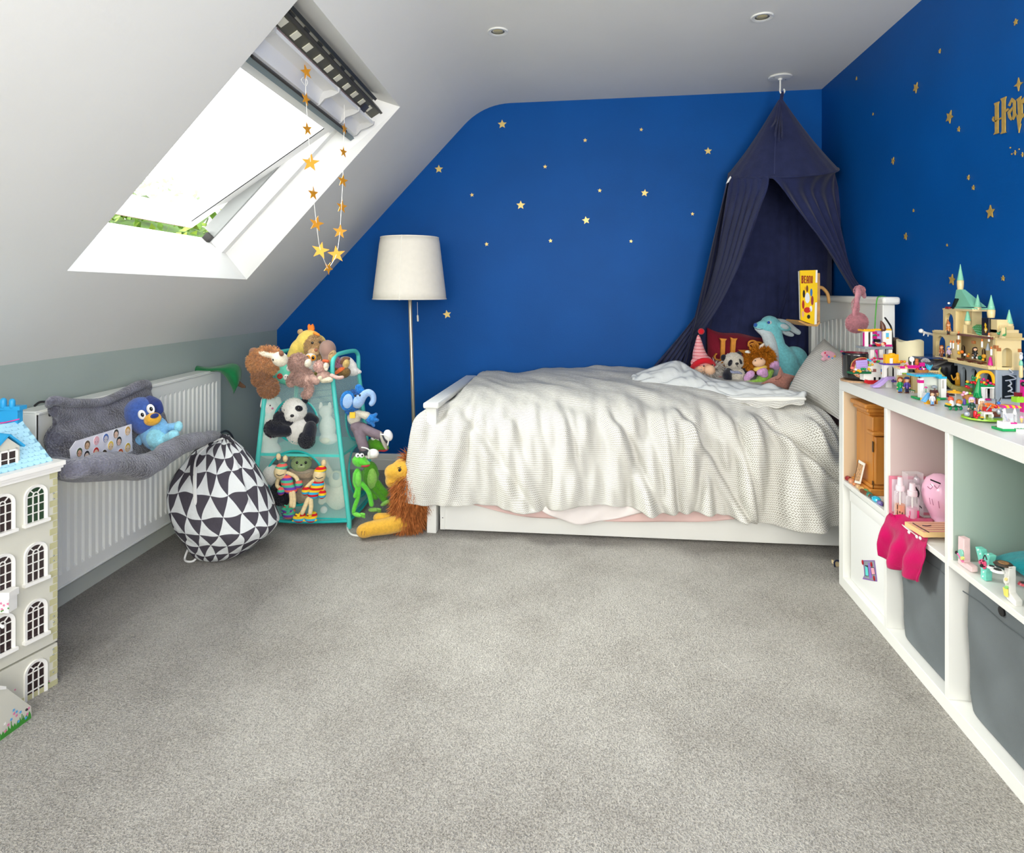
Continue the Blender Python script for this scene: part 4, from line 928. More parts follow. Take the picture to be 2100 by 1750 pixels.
dg.C('leg', m_pb, [(334, 904, 9, -8), (348, 897, 10, -14), (356, 893, 11, -18)]); dg.C('leg', m_pb, [(318, 918, 9, -8), (330, 908, 10, -16)])
# green felt hat with a feather on the radiator's far end
gh = T('felt_hat', 'green felt hat with brown feather slung over the far end of the radiator', 'hat', 470, 770, depth(rp(2.86, .7, -.02)))
m_fg = M((22, 110, 62), .95, .1, nz=(50, .1), bump=(300, .2), sheen=.3)
def hatf(u, v):
    t_ = curve([(393, 753, 0), (402, 751, 0), (425, 754, 0), (452, 751, 0), (474, 746, 0), (489, 750, 0), (494, 762, 0), (493, 778, 0)], u)
    b_ = curve([(393, 757, -4), (404, 762, -8), (428, 762, -12), (450, 762, -16), (462, 772, -20), (470, 784, -22), (478, 800, -16), (479, 808, -10)], u)
    p = [lerp(t_[i], b_[i], v) for i in range(3)]; return gh.W(p[0], p[1], p[2]-16*math.sin(v*math.pi)*sstep(0, .5, u))
MB().grid(hatf, 40, 14).obj('hat_body', m_fg, gh.o, smooth=True, solid=.006, flipfix=False)
gh.U('crown', m_fg, [(476, 762, 17, 14, 16, 6, 30), (484, 772, 9, 16, 12, 2, 10)], 2.5); gh.C('brim', m_fg, [(393, 756, 4), (405, 756, 6), (428, 758, 5, -4), (452, 757, 4.5, -8), (468, 768, 4, -14)], flat=.6)
gh.P('feather', M((88, 64, 46), .8, nz=(90, .3)), [(482, 779), (488, 780), (497, 787), (503, 792), (503, 796), (496, 796), (488, 792), (483, 786)], 2, -14)

# ================================================================ drawstring bag with a triangle print
bgp = onZ(440, 1157, 0); bgd = 2.60
bag = root('drawstring_bag', 'full drawstring bag printed with charcoal and white triangles by the radiator', 'bag', bgp)
m_tri = bpy.data.materials.new('triangle_print'); m_tri.use_nodes = True; g = NG(m_tri); b = m_tri.node_tree.nodes['Principled BSDF']
Ux, Vx, _ = g.xyz(g.tc('UV'))
rowv = g.op('FLOOR', Vx); fv = g.op('FRACT', Vx); fu = g.op('FRACT', g.op('ADD', Ux, g.op('MULTIPLY', rowv, .5)))
inside = g.op('LESS_THAN', g.op('MULTIPLY', g.op('ABSOLUTE', g.op('SUBTRACT', fu, .5)), 2.0), g.op('SUBTRACT', 1.0, fv))
g.nt.links.new(g.mix(inside, lin((78, 74, 82)), lin((226, 229, 228))), b.inputs['Base Color']); b.inputs['Roughness'].default_value = .85; b.inputs['Specular IOR Level'].default_value = .15
g.nt.links.new(g.bump(g.noise(g.tc('Object'), 28, 3), .35, .02), b.inputs['Normal'])
BG = [(893, 444, 470), (903, 432, 478), (915, 408, 490), (935, 390, 508), (957, 372, 522), (985, 355, 538), (1020, 351, 552), (1050, 358, 563), (1072, 366, 569), (1092, 376, 556), (1112, 386, 530), (1130, 397, 505), (1146, 415, 470), (1157, 432, 448)]
def bagf(u, v):
    t = curve(BG, v); cx, hw = (t[1]+t[2])/2, (t[2]-t[1])/2; a = 2*math.pi*u; k = bgd/FP
    fold = (1+.07*math.sin(a*7+v*3)*sstep(.5, 0, v)+.05*math.sin(a*11-v*9)*sstep(.65, .1, v)+.06*N.noise(V((math.cos(a)*2.2, math.sin(a)*2.2, v*5)))+.05*abs(N.noise(V((math.cos(a)*4-v*3, math.sin(a)*4, v*8)))))
    dd = hw*.78*math.sin(a)*fold
    d = bgd+.10*(1-v)-.02+dd*k
    p = at(cx+hw*math.cos(a)*(fold if abs(math.cos(a)) < .8 else 1), t[0], bgd+.10*(1-v)); p += FW*(dd*k); p.z = max(p.z+0, .004); return p
bm_ = MB().grid(bagf, 140, 90, lambda u, v: (u*18+.35*N.noise(V((u*14, v*6, 5))), (1-v)*10+.35*N.noise(V((u*14, v*7, 9))))); bm_.obj('bag_body', m_tri, bag, smooth=True)
def bgs(px, py, off=0):
    v0 = min(range(101), key=lambda i: abs(curve(BG, i/100)[0]-py))/100; t = curve(BG, v0); cx, hw = (t[1]+t[2])/2, (t[2]-t[1])/2
    c = max(-1, min(1, (px-cx)/hw)); return at(px, py, bgd+.10*(1-v0)-(hw*.80*math.sqrt(1-c*c)+4)*bgd/FP)
m_cord = M((238, 238, 234), .8)
MB().tube([bgs(456, 900), bgs(440, 905), bgs(424, 915), bgs(405, 935), bgs(399, 960), bgs(398, 1000), bgs(400, 1050), bgs(402, 1085), bgs(393, 1098), bgs(402, 1106), bgs(413, 1120), bgs(408, 1135), onZ(398, 1150, .006), onZ(384, 1152, .006), onZ(379, 1145, .01), onZ(386, 1125, .05), bgs(396, 1095), bgs(403, 1070), bgs(401, 1000), bgs(402, 960)], .0042, 8).obj('drawstring', m_cord, bag)
MB().tube([bgs(430, 912), bgs(440, 903), bgs(455, 896), bgs(468, 899), bgs(478, 908)], .006, 8).obj('neck_cord', M((50, 48, 54), .8), bag)
for dx in (-7, -4, -1): MB().tube([bgs(404+dx, 925+abs(dx)), bgs(400+dx, 945), bgs(398+dx, 975)], .0035, 6).obj('gathered_ruffle', m_tri, bag)
# ================================================================ tall mesh toy tower
m_teal = M((84, 208, 196), .45, .4); m_teal2 = M((40, 186, 180), .5, .3)
m_net = bpy.data.materials.new('mesh_netting'); m_net.use_nodes = True; g = NG(m_net); nt = m_net.node_tree; b = nt.nodes['Principled BSDF']
b.inputs['Base Color'].default_value = (*lin((206, 240, 230)), 1); b.inputs['Roughness'].default_value = .6
Ux, Vx, _ = g.xyz(g.tc('UV'))
fu = g.op('ABSOLUTE', g.op('SUBTRACT', g.op('FRACT', g.op('MULTIPLY', g.op('ADD', Ux, Vx), 150.0)), .5)); fv = g.op('ABSOLUTE', g.op('SUBTRACT', g.op('FRACT', g.op('MULTIPLY', g.op('SUBTRACT', Ux, Vx), 150.0)), .5))
thread = g.op('GREATER_THAN', g.op('MAXIMUM', fu, fv), .405)
tr = nt.nodes.new('ShaderNodeBsdfTransparent'); mx = nt.nodes.new('ShaderNodeMixShader'); nt.links.new(thread, mx.inputs[0]); nt.links.new(tr.outputs[0], mx.inputs[1]); nt.links.new(b.outputs[0], mx.inputs[2]); nt.links.new(mx.outputs[0], nt.nodes['Material Output'].inputs[0])
FLb, FRb, RRb, RLb = V((-1.588, 2.767, .035)), V((-1.126, 2.801, .035)), V((-1.158, 3.206, .035)), V((-1.60, 3.18, .035))
FLt, FRt, RRt, RLt = V((-1.545, 2.83, .688)), V((-1.225, 2.844, .688)), V((-1.205, 3.12, .690)), V((-1.53, 3.11, .690))
tw = root('toy_tower', 'tall teal mesh toy tower with round openings stuffed full of soft toys', 'toy storage', ((FLb+RRb)/2).to_2d().to_3d())
FN = (FRb-FLb).cross(FLt-FLb).normalized(); SN_ = (RRb-FRb).cross(FRt-FRb).normalized()
holes = [((607, 862), 44, 44, 0), ((605, 981), 58, 56, 0), ((728, 858), 19, 46, 1), ((737, 965), 22, 54, 1)]
def inhole(p, face):
    x, y = CX+FP*(p-E0).dot(RT)/depth(p), HY-FP*(p.z-H)/depth(p)
    return any(f == face and ((x-c[0])/a)**2+((y-c[1])/b_)**2 < 1 for c, a, b_, f in holes)
def face(name, a, b_, c, d, fid, sag=0):
    mb = MB(); n1, n2 = 70, 90; L1, L2 = (b_-a).length, (d-a).length
    def f(u, v): return a*(1-u)*(1-v)+b_*u*(1-v)+c*u*v+d*(1-u)*v
    tmp = MB().grid(f, n1, n2, lambda u, v: (u*L1, v*L2)); keep = []
    for i, fc in enumerate(tmp.f):
        ctr = sum((tmp.v[k] for k in fc), V((0, 0, 0)))/4
        if not inhole(ctr, fid): keep.append(i)
    mb.v = tmp.v; mb.f = [tmp.f[i] for i in keep]; mb.uv = {k: tmp.uv[i] for k, i in enumerate(keep)}
    return mb.obj(name, m_net, tw, smooth=True, flipfix=False)
face('front_netting', FLb, FRb, FRt, FLt, 0); face('side_netting', FRb, RRb, RRt, FRt, 1); face('side_netting', FLb, RLb, RLt, FLt, 9); face('back_netting', RLb, RRb, RRt, RLt, 9)
for (c, a_, b_, fid) in holes:
    P0, nn = (FLb, FN) if fid == 0 else (FRb, SN_)
    MB().tube([onPl(c[0]+a_*math.cos(t), c[1]+b_*math.sin(t), P0, nn) for t in [2*math.pi*k/48 for k in range(48)]], .0055, 8, False, False, closed=True).obj('opening_ring', m_teal2, tw)
for a, b_ in ((FLb, FLt), (FRb, FRt), (RRb, RRt), (RLb, RLt)): MB().tube([a+V((0, 0, -.03)), a, b_], .011, 12, False).obj('post', m_teal, tw)
for q in ((FLb, FRb, RRb, RLb), (FLt, FRt, RRt, RLt)):
    for i in range(4): MB().tube([q[i], (q[i]+q[(i+1) % 4])/2+V((0, 0, -.010)), q[(i+1) % 4]], .007, 8).obj('rim', m_teal2, tw)
mid = [lerp(a, b_, .44) for a, b_ in ((FLb, FLt), (FRb, FRt), (RRb, RRt), (RLb, RLt))]
MB().hexa(mid, [p+V((0, 0, .012)) for p in mid]).obj('middle_shelf', m_teal, tw, smooth=False)
bot = [p+V((0, 0, .004)) for p in (FLb, FRb, RRb, RLb)]; MB().hexa(bot, [p+V((0, 0, .008)) for p in bot]).obj('bottom_shelf', m_teal2, tw, smooth=False)
def hoop(a, b_, nm): 
    h = V((0, 0, .105)); m_ = (a+b_)/2
    MB().tube([a, a+V((0, 0, .06)), a+h*.85+(b_-a)*.05, a+h+(b_-a)*.22, b_+h-(b_-a)*.22, b_+h*.85-(b_-a)*.05, b_+V((0, 0, .06)), b_], .0105, 12).obj(nm, m_teal, tw)
hoop(FRt, RRt, 'handle'); hoop(FLt, RLt, 'handle')
FF = FRb+V((0, 0, -.03)); cbl = root('lamp_cable', 'white cable curling on the carpet by the tower foot', 'cable', onZ(725, 1100, .005))
MB().tube([onZ(711, 1072, .005), onZ(713, 1086, .005), onZ(720, 1096, .005), onZ(732, 1099, .005), onZ(745, 1098, .005), onZ(757, 1085, .005)], .0045, 8).obj('cable', m_trim, cbl)
def stripes(cols, w_, rough=.9):
    k = ('str', tuple(cols), w_)
    if k in MATS: return MATS[k]
    m = bpy.data.materials.new('knitted_stripes'); m.use_nodes = True; MATS[k] = m; g = NG(m); b = m.node_tree.nodes['Principled BSDF']
    _, _, Z = g.xyz(g.tc('Object')); x = g.op('FRACT', g.op('ADD', g.op('MULTIPLY', Z, 1/(w_*len(cols))), .37))
    r = g.nt.nodes.new('ShaderNodeValToRGB'); r.color_ramp.interpolation = 'CONSTANT'; el = r.color_ramp.elements
    while len(el) < len(cols): el.new(.5)
    for i, c in enumerate(cols): el[i].position = i/len(cols); el[i].color = (*lin(c), 1)
    g.nt.links.new(x, r.inputs[0]); g.nt.links.new(r.outputs[0], b.inputs['Base Color']); b.inputs['Roughness'].default_value = rough; b.inputs['Specular IOR Level'].default_value = .1
    g.nt.links.new(g.bump(g.noise(g.tc('Object'), 500, 2), .5, .004), b.inputs['Normal'])
    return m
m_wp, m_bp = plush((238, 236, 228), .06), plush((30, 32, 42), .3); m_cream = plush((240, 230, 204), .08)
m_br, m_br2, m_mv, m_pk2, m_tan = plush((206, 148, 96), .3), plush((164, 114, 76), .3), plush((192, 156, 142), .25), plush((220, 180, 168), .2), plush((196, 160, 110), .25)
# ---- the heap on top
t = T('plush_bear', 'curly brown plush bear lying on its side with cream muzzle at the tower top corner', 'soft toy', 545, 780, 2.86, GRP_P)
hp_ = [(540, 744, 31, 26, 26, 0, 15), (552, 727, 24, 16, 20, 0, 10)]
t.U('head', m_br, hp_, 3); t.F(m_br, hp_, 5200, 6, .7, .4)
t.U('muzzle', m_cream, [(574, 737, 17, 15, 16, -10, 35), (550, 727, 22, 8, 16, -9, 12)], 2.5); t.E('nose', plush((140, 92, 72)), 577, 725, 5, 6, 4, -22, -20)
t.E('eye', m_eye, 561, 738, 2.4, dd=-22); t.E('ear', m_br2, 521, 722, 10, 9, 8); t.E('inner_ear', plush((150, 108, 84)), 517, 720, 5, 6, 5, -5)
ap = [(537, 770, 17, 22, 16, -8, 25), (551, 795, 19, 19, 17, -8, 0)]
t.U('arm', m_br2, ap, 3); t.F(m_br2, ap, 3600, 6, .7, .5)
t = T('printed_cushion', 'mint cushion printed with little round faces squashed under the curly bear', 'cushion', 592, 790, 2.99, GRP_P)
t.U('cushion_body', M((110, 214, 184), .85, nz=(40, .12)), [(588, 765, 26, 24, 20), (600, 776, 20, 18, 18)], 3)
for x, y, c in ((593, 756, (244, 246, 240)), (587, 774, (240, 236, 226)), (574, 772, (196, 66, 52))):
    e = t.E('printed_face', M(c, .7), x, y, 6, 6, 3, -19); t.E('printed_eye', m_eye, x-2, y-1, 1, 1.2, 1, -22, par=e, seg=8, rings=6); t.E('printed_eye', m_eye, x+2, y-1, 1, 1.2, 1, -22, par=e, seg=8, rings=6)
m_yel = M((240, 210, 104), .95, .1, nz=(60, .08), bump=(200, .3), sheen=.3)
t = T('plush_bear', 'tan plush bear in a yellow hooded duck towel on top of the tower', 'soft toy', 630, 770, 3.12, GRP_P)
t.U('hooded_towel', m_yel, [(634, 704, 27, 28, 24, 4, 0), [(612, 712, 16), (602, 735, 15), (594, 755, 12)], [(655, 700, 13, 4), (662, 720, 13, 6), (664, 745, 12, 8)], [(626, 740, 20, 12), (640, 755, 20, 14)]], 3)
hp_ = [(645, 711, 20, 23, 18, -12, 0)]
t.U('head', m_tan, hp_+[(650, 740, 20, 18, 16, -6)], 2.6); t.F(m_tan, hp_, 1800, 3.6, .6, .3)
t.E('muzzle', plush((214, 176, 128)), 644, 722, 12, 9, 9, -27); t.E('nose', plush((176, 112, 84)), 648, 718, 3.6, 3.4, 3, -36); t.E('eye', m_eye, 640.5, 703.5, 2.6, 3, 2, -29); t.E('eye', m_eye, 656, 702, 2.2, 2.6, 2, -26)
t.E('ear', m_tan, 616, 681, 6, 6, 5); o = t.P('duck_crest', M((250, 130, 44), .8), [(631, 680), (630, 668), (633, 664), (636, 669), (640, 664), (643, 670), (644, 676), (641, 683)], 8, 0, bev=2)
t.C('duck_beak', M((244, 150, 60), .8), [(645, 683, 3, -14), (653, 687, 3, -14)])
t = T('plush_monkey', 'smooth mauve plush monkey seen from behind next to the hooded bear', 'soft toy', 675, 770, 3.03, GRP_P)
t.U('head', M((158, 128, 116), .85, .1, nz=(20, .1), sheen=.3), [(672, 717, 17, 20, 17, 0, -8), (676, 734, 15, 18, 16, 2)], 2.6); t.E('face', m_tan, 682, 733, 9, 15, 12, -7, 8); t.C('brow_seam', M((120, 90, 70), .9), [(676, 727, .7, -20), (682, 724, .7, -20)])
t = T('plush_monkey', 'shaggy mauve plush monkey dangling one long arm over the tower rim', 'soft toy', 620, 790, 2.93, GRP_P)
hp_ = [(612, 745, 20, 20, 18, 0), (622, 774, 22, 18, 16, 2)]; a1 = [(603, 765, 7), (596, 778, 7), (596, 787, 8, -6)]; a2 = [(627, 768, 7, -4), (633, 785, 7.5, -12), (635, 800, 7.5, -16), (630, 810, 8, -16)]
t.U('body', m_mv, hp_, 2.6); t.F(m_mv, hp_, 3200, 4, .6, .4); t.C('arm', m_mv, a1); t.C('arm', m_mv, a2)
t.F(m_mv, [(634, 795, 9, 16, 9, -14), (629, 809, 10, 8, 8, -16), (597, 783, 9, 10, 8, -6)], 1400, 3.4, .6, .4)
t.E('face', m_cream, 632, 745, 7, 9, 9, -8, 15); t.E('ear', m_mv, 594, 738, 5, 6, 5); t.C('leg', m_mv, [(640, 775, 8, -4), (648, 782, 8, -8)])
t = T('plush_owl', 'small white plush owl with orange ringed eyes behind the shaggy monkey', 'soft toy', 636, 770, 3.03, GRP_P)
t.U('body', m_wp, [(637, 735, 13, 11, 10), (638, 752, 13, 13, 10)], 2.2)
for x in (631, 643):
    e = t.E('eye', M((240, 160, 40), .3), x, 734, 5.6, 6, 3, -9); t.E('pupil', m_eye, x-.6, 734, 3, 3.6, 2, -11, par=e)
t.E('beak', M((240, 140, 40), .6), 638, 741, 2.5, 3, 2.5, -10)
t = T('plush_monkey', 'small pinkish plush monkey with cream face beside the tower handle', 'soft toy', 662, 790, 2.94, GRP_P)
hp_ = [(657, 752, 12, 12, 11)]
t.U('head', m_pk2, hp_, 2); t.F(m_pk2, hp_, 500, 4, .6, .3); t.E('face', m_cream, 669, 751, 5.5, 8, 8, -5); t.E('ear', m_cream, 669, 757, 4, 4, 3, -9); t.E('body', m_mv, 664, 772, 15, 12, 12); t.C('arm', plush((226, 218, 188)), [(648, 782, 5, -8), (657, 775, 4.5, -10)]); t.C('leg', plush((226, 218, 188)), [(662, 780, 6, -6), (677, 779, 6, -8)]); t.C('arm', m_pk2, [(680, 770, 4, -8), (692, 775, 4, -10), (702, 774, 3.5, -10)])
t.C('mane', M((216, 100, 60), .9), [(664, 740, 3, -6), (672, 741, 3, -6)])
t = T('plush_unicorn', 'white plush unicorn lying at the back right of the tower top', 'soft toy', 720, 775, 3.10, GRP_P)
t.U('body', m_wp, [(711, 741, 16, 10, 10, 0, 15), (722, 750, 10, 9, 10), (722, 762, 16, 10, 12), [(728, 763, 5), (738, 763, 4.5)]], 2.4); t.E('eye', m_eye, 705, 741, 1.8, dd=-11)
t.F(M((232, 176, 204), .9), [(691, 745, 9, 10, 9, -4)], 700, 6, .8, .3, name='curly_mane'); t.E('mane', M((226, 170, 198), .9), 691, 745, 8, 9, 8, -4)
t = T('plush_turtle', 'small olive and brown plush turtle with an orange fin by the handle', 'soft toy', 706, 775, 3.02, GRP_P)
t.U('shell', plush((116, 92, 52), .3), [(706, 765, 14, 11, 11, 0, -20)], 2); t.E('head', plush((206, 176, 108)), 710, 746, 7, 11, 8, 0, 20); t.C('cap', plush((120, 84, 64)), [(701, 744, 4), (706, 737, 4.5), (714, 736, 4)]); t.C('fin', plush((230, 110, 54)), [(689, 765, 4, -8), (697, 759, 5.5, -8), (703, 756, 4, -6)], flat=.6); t.E('foot', plush((110, 84, 50)), 688, 757, 4, 3, 3, -3)
# ---- panda climbing out of the upper opening
t = T('plush_panda', 'black and white plush panda climbing out of the upper round opening', 'soft toy', 607, 910, 2.93, GRP_P)
hp_ = [(604, 840, 25, 23, 20, 0, 20), (601, 851, 17, 13, 17, -10)]
t.U('body', m_wp, [(611, 880, 25, 28, 18, 6)], 2.6); t.U('head', m_wp, hp_, 2.4); t.F(m_wp, hp_+[(611, 885, 24, 26, 18, 5)], 3600, 2.2, .45, .4)
e = t.E('eye_patch', m_bp, 613, 838, 8, 6, 4, -17, 12); t.E('eye', m_eye, 612, 838, 3, 3, 2, -20.5, par=e); t.E('eye_patch', m_bp, 586, 841, 4, 6, 6, -10); t.E('nose', m_black, 599, 853, 4, 3, 3, -26)
for nm, pr in (('arm', [[(594, 864, 11, -4), (580, 858, 13, -10), (574, 856, 13, -12)]]), ('leg', [[(592, 884, 12, -4), (574, 882, 15, -12), (560, 879, 17, -16)]]), ('leg', [[(637, 876, 13, -6), (634, 890, 14, -14), (628, 903, 16, -18)]]), ('arm', [[(634, 858, 13, 10), (645, 862, 10, 8)]])):
    t.U(nm, m_bp, pr, 2.4)
t.F(m_bp, [(575, 857, 13, 13, 12, -12), (560, 879, 17, 17, 15, -16), (629, 902, 16, 17, 15, -18)], 3400, 2.4, .5, .4)
t.E('ear', m_bp, 625, 822, 7, 7, 5, 6)
# ---- lower opening: sage bear in a beige robe, two knitted dolls, a dark plush paw
m_sage = plush((134, 156, 104), .12)
t = T('plush_bear', 'sage green plush bear in a beige robe peeping from the lower opening', 'soft toy', 622, 1045, 2.98, GRP_P)
t.U('head', m_sage, [(618, 951, 22, 16, 16), (618, 957, 18, 11, 17, -3)], 2.2)
for x in (600, 638): t.E('ear', m_sage, x, 938, 6, 6, 4, 4)
for x in (609, 627): t.E('eye', m_eye, x, 949, 2.6, 3, 2, -15)
t.E('muzzle', plush((160, 178, 130)), 618, 957, 8, 5, 5, -17); t.E('nose', m_black, 618, 954, 2.4, 1.8, 2, -21)
t.U('robe', plush((178, 160, 136), .12), [(624, 1000, 26, 36, 16, 0), (612, 972, 24, 11, 15, -6), (634, 972, 20, 10, 15, -6)], 2.6)
t.C('robe_fold', plush((160, 140, 116)), [(596, 966, 5, -16), (612, 976, 6, -20), (632, 976, 6, -20), (646, 968, 5, -16)])
t = T('plush_panda', 'black and white plush panda lying inside the lower opening on the left', 'soft toy', 575, 1035, 2.95, GRP_P)
t.U('leg', m_bp, [(576, 1012, 22, 24, 18), (586, 1026, 16, 12, 14)], 2.6); t.F(m_bp, [(576, 1012, 22, 24, 18)], 1800, 2.4, .5, .4); t.E('body', m_wp, 560, 975, 22, 22, 16, 12)
S1 = stripes([(240, 108, 96), (110, 70, 170), (80, 190, 150), (240, 108, 96), (80, 190, 150), (110, 70, 170)], .0105); S2 = stripes([(214, 38, 48), (60, 176, 216), (246, 206, 50), (214, 38, 48), (246, 206, 50), (60, 176, 216)], .0100)
m_kn = M((240, 216, 166), .9, .1, nz=(120, .1), bump=(500, .5))
def doll(lab, head, ears, bd, rot, arms, legs, shoes, S, d):
    t = T('knitted_doll', lab, 'doll', head[0], shoes[0][1]+8, d, GRP_P)
    t.E('head', m_kn, head[0], head[1], 13, 15, 12, 0, rot*.4); t.C('smile', m_black, [(head[0]-8, head[1]+4, .7, -11), (head[0]-2, head[1]+7, .7, -12.5), (head[0]+7, head[1]+4, .7, -11)])
    t.E('hat', S, head[0]+2, head[1]-10, 13, 9, 11.5, 2, -20); [t.E('ear', m_kn, *e_, 5, 7, 4, 4) for e_ in ears]
    t.U('body', S, bd, 2)
    for a in arms:
        t.C('arm', m_kn, a); t.E('mitten', S, a[-1][0]+1, a[-1][1]+4, 8, 9.5, 8, -4, 20)
    for l in legs: t.C('leg', m_kn, l)
    for x, y, r_ in shoes:
        sh_ = t.U('shoe', S, [(x, y, 13, 8, 9, 0, r_), (x+6, y-6, 8, 9, 8, 2)], 1.6); t.C('sole', S, [(x-11, y+5, 3, -2), (x+10, y+3, 3, -2)], par=sh_)
        t.C('lace', M((250, 206, 40) if S is S2 else (70, 180, 140), .9), [(x-6, y-9, 1.6, -8), (x+1, y-6, 1.6, -9), (x-4, y-3, 1.6, -9), (x+4, y-12, 1.6, -7)], par=sh_)
doll('knitted doll in coral, purple and mint stripes in the lower opening', (575, 969), ((571, 937), (585, 941)), [(589, 990, 13, 18, 10, 0, -12), (596, 1004, 15, 10, 11, 0, 10)], -12, ([(572, 978, 4), (568, 995, 4), (576, 1003, 4, -4)], [(590, 970, 4), (606, 978, 4), (612, 990, 4, -4)]), ([(597, 1010, 5, -6), (598, 1024, 4.5, -10), (597, 1036, 4.5, -14)], [(601, 1010, 5, -6), (603, 1025, 4.5, -10), (602, 1038, 4.5, -14)]), ((590, 1046, 10), (592, 1056, 0)), S1, 2.88)
doll('knitted doll in red, yellow and blue stripes in the lower opening', (655, 975), ((664, 950),), [(650, 1000, 13, 20, 10, 0, 28), (642, 1014, 12, 9, 10, 0, 20)], 24, ([(646, 984, 4), (634, 994, 4), (626, 1003, 4, -4)], [(660, 985, 4, 6), (664, 1000, 4, 6), (660, 1010, 4, 4)]), ([(632, 1024, 5, -6), (626, 1038, 4.5, -10), (620, 1052, 4.5, -14)], [(637, 1026, 5, -6), (638, 1040, 4.5, -10), (636, 1052, 4.5, -14)]), ((613, 1064, 6), (637, 1064, 4)), S2, 2.86)
# ---- pale toys seen through the netting
for lab, x, y, d, kind in (('cream plush bunny seen through the netting beside the lower opening', 690, 1000, 3.02, 1), ('white plush seal behind the netting at the upper left', 556, 838, 3.02, 2), ('white plush lamb behind the netting under the panda', 552, 898, 3.02, 2), ('pale plush cat behind the netting right of the panda', 672, 870, 3.02, 3)):
    t = T(['', 'plush_bunny', 'plush_animal', 'plush_cat'][kind], lab, 'soft toy', x, y+40, d, GRP_P)
    if kind == 1:
        t.U('body', m_cream, [(692, 1018, 24, 28, 18), [(668, 1000, 7), (664, 1018, 7, -6), (660, 1028, 8, -8)]], 2.6); t.E('head', m_cream, 690, 984, 16, 18, 14, -4); t.E('eye_patch', plush((150, 160, 160)), 689, 977, 7, 8, 3, -18); t.C('ear', m_cream, [(676, 972, 8), (668, 956, 8), (664, 944, 6)], flat=.5); t.E('tail', m_wp, 664, 1046, 7, dd=-10)
    elif kind == 2:
        t.U('body', m_wp, [(x, y, 18, 22, 14), (x+3, y+26, 22, 18, 16)], 2.6); t.E('eye', m_eye, x-2, y-6, 1.5, dd=-15); t.E('nose', m_pk, x+3, y, 2, dd=-15)
        for dx in (-14, 14): t.C('ear', m_wp, [(x+dx, y-18, 6), (x+dx*1.2, y-6, 6)], flat=.5)
    else:
        t.U('body', m_wp, [(x, y+6, 17, 24, 14), (x-4, y-26, 14, 13, 12), (x+2, y+30, 20, 12, 14)], 2.6); t.E('face', m_cream, x-5, y+34, 10, 6, 5, -14)
        for dx in (-10, 8): t.C('ear', m_wp, [(x-4+dx, y-34, 5), (x-4+dx, y-42, 3)], flat=.6)
# ---- side openings: blue elephant in trousers and trainers, two long-legged frogs
m_bl2, m_lbl = plush((40, 120, 196), .3), plush((160, 192, 232), .06)
t = T('plush_elephant', 'blue plush elephant in grey trousers and trainers hanging out of the tower side', 'soft toy', 740, 940, 2.95, GRP_P)
hp_ = [(722, 826, 14, 26, 14, 6, 8)]; t.U('head', m_bl2, hp_, 2.2); t.F(m_bl2, hp_, 900, 4, .7, .3)
t.U('trunk', m_lbl, [(733, 824, 13, 14, 12, -2), [(738, 824, 10, -4), (745, 812, 8.5, -6), (755, 805, 7.5, -6), (764, 810, 6.5, -6), (766, 821, 6, -6), (762, 828, 6, -6)]], 2)
for x, y in ((729, 812), (738, 811)): t.E('eye', m_eye, x, y, 2, 2.4, 2, -13)
t.E('ear', m_bl2, 712, 822, 15, 21, 4, -9, 10); t.E('inner_ear', m_lbl, 713, 823, 10, 15, 3, -12, 10); t.E('ear', m_bl2, 738, 800, 9, 13, 4, 8, -30)
t.U('shirt', plush((210, 204, 186), .08), [(726, 857, 14, 16, 11, 4), [(734, 848, 7), (746, 851, 8, -2), (752, 853, 9, -3)]], 2); t.B('shirt_badge', M((244, 196, 60), .7), 717, 846, 728, 858, 3, -11)
t.U('hand', m_bl2, [(760, 860, 11, 11, 8, -4), [(766, 854, 4, -4), (771, 850, 4, -4)], [(768, 862, 4, -4), (774, 862, 4, -4)], [(764, 868, 4, -4), (766, 873, 4, -4)]], 1.8)
m_tr = M((124, 110, 118), .9, .1, nz=(40, .1), bump=(60, .4))
t.U('trousers', m_tr, [(732, 876, 14, 12, 11, 0), [(733, 880, 11), (740, 900, 11, -6), (746, 918, 11, -10)], [(742, 876, 10), (760, 886, 10, -6), (778, 893, 9, -10)]], 2)
for x, y, r_ in ((756, 928, 0), (795, 901, 70)):
    a = math.radians(r_); rr = lambda dx, dy: (x+dx*math.cos(a)-dy*math.sin(a)*-1*-1, y+dy*math.cos(a)+dx*math.sin(a)*-1)
    sh_ = t.U('shoe', M((58, 62, 70), .8), [(x-8, y-2, 12, 10, 9, -10, r_)], 1.6); t.E('toe_cap', m_eyew, *rr(9, 2), 12, 9, 10, -12, r_, par=sh_); t.E('sole', M((176, 170, 158), .8), *rr(0, 9), 20, 4.5, 10, -11, r_, par=sh_)
    t.C('lace', m_trim, [(x-14, y-10, 1.4, -20), (x-4, y-8, 1.4, -22), (x+2, y-2, 1.4, -22), (x, y+12, 1.4, -20)], par=sh_)
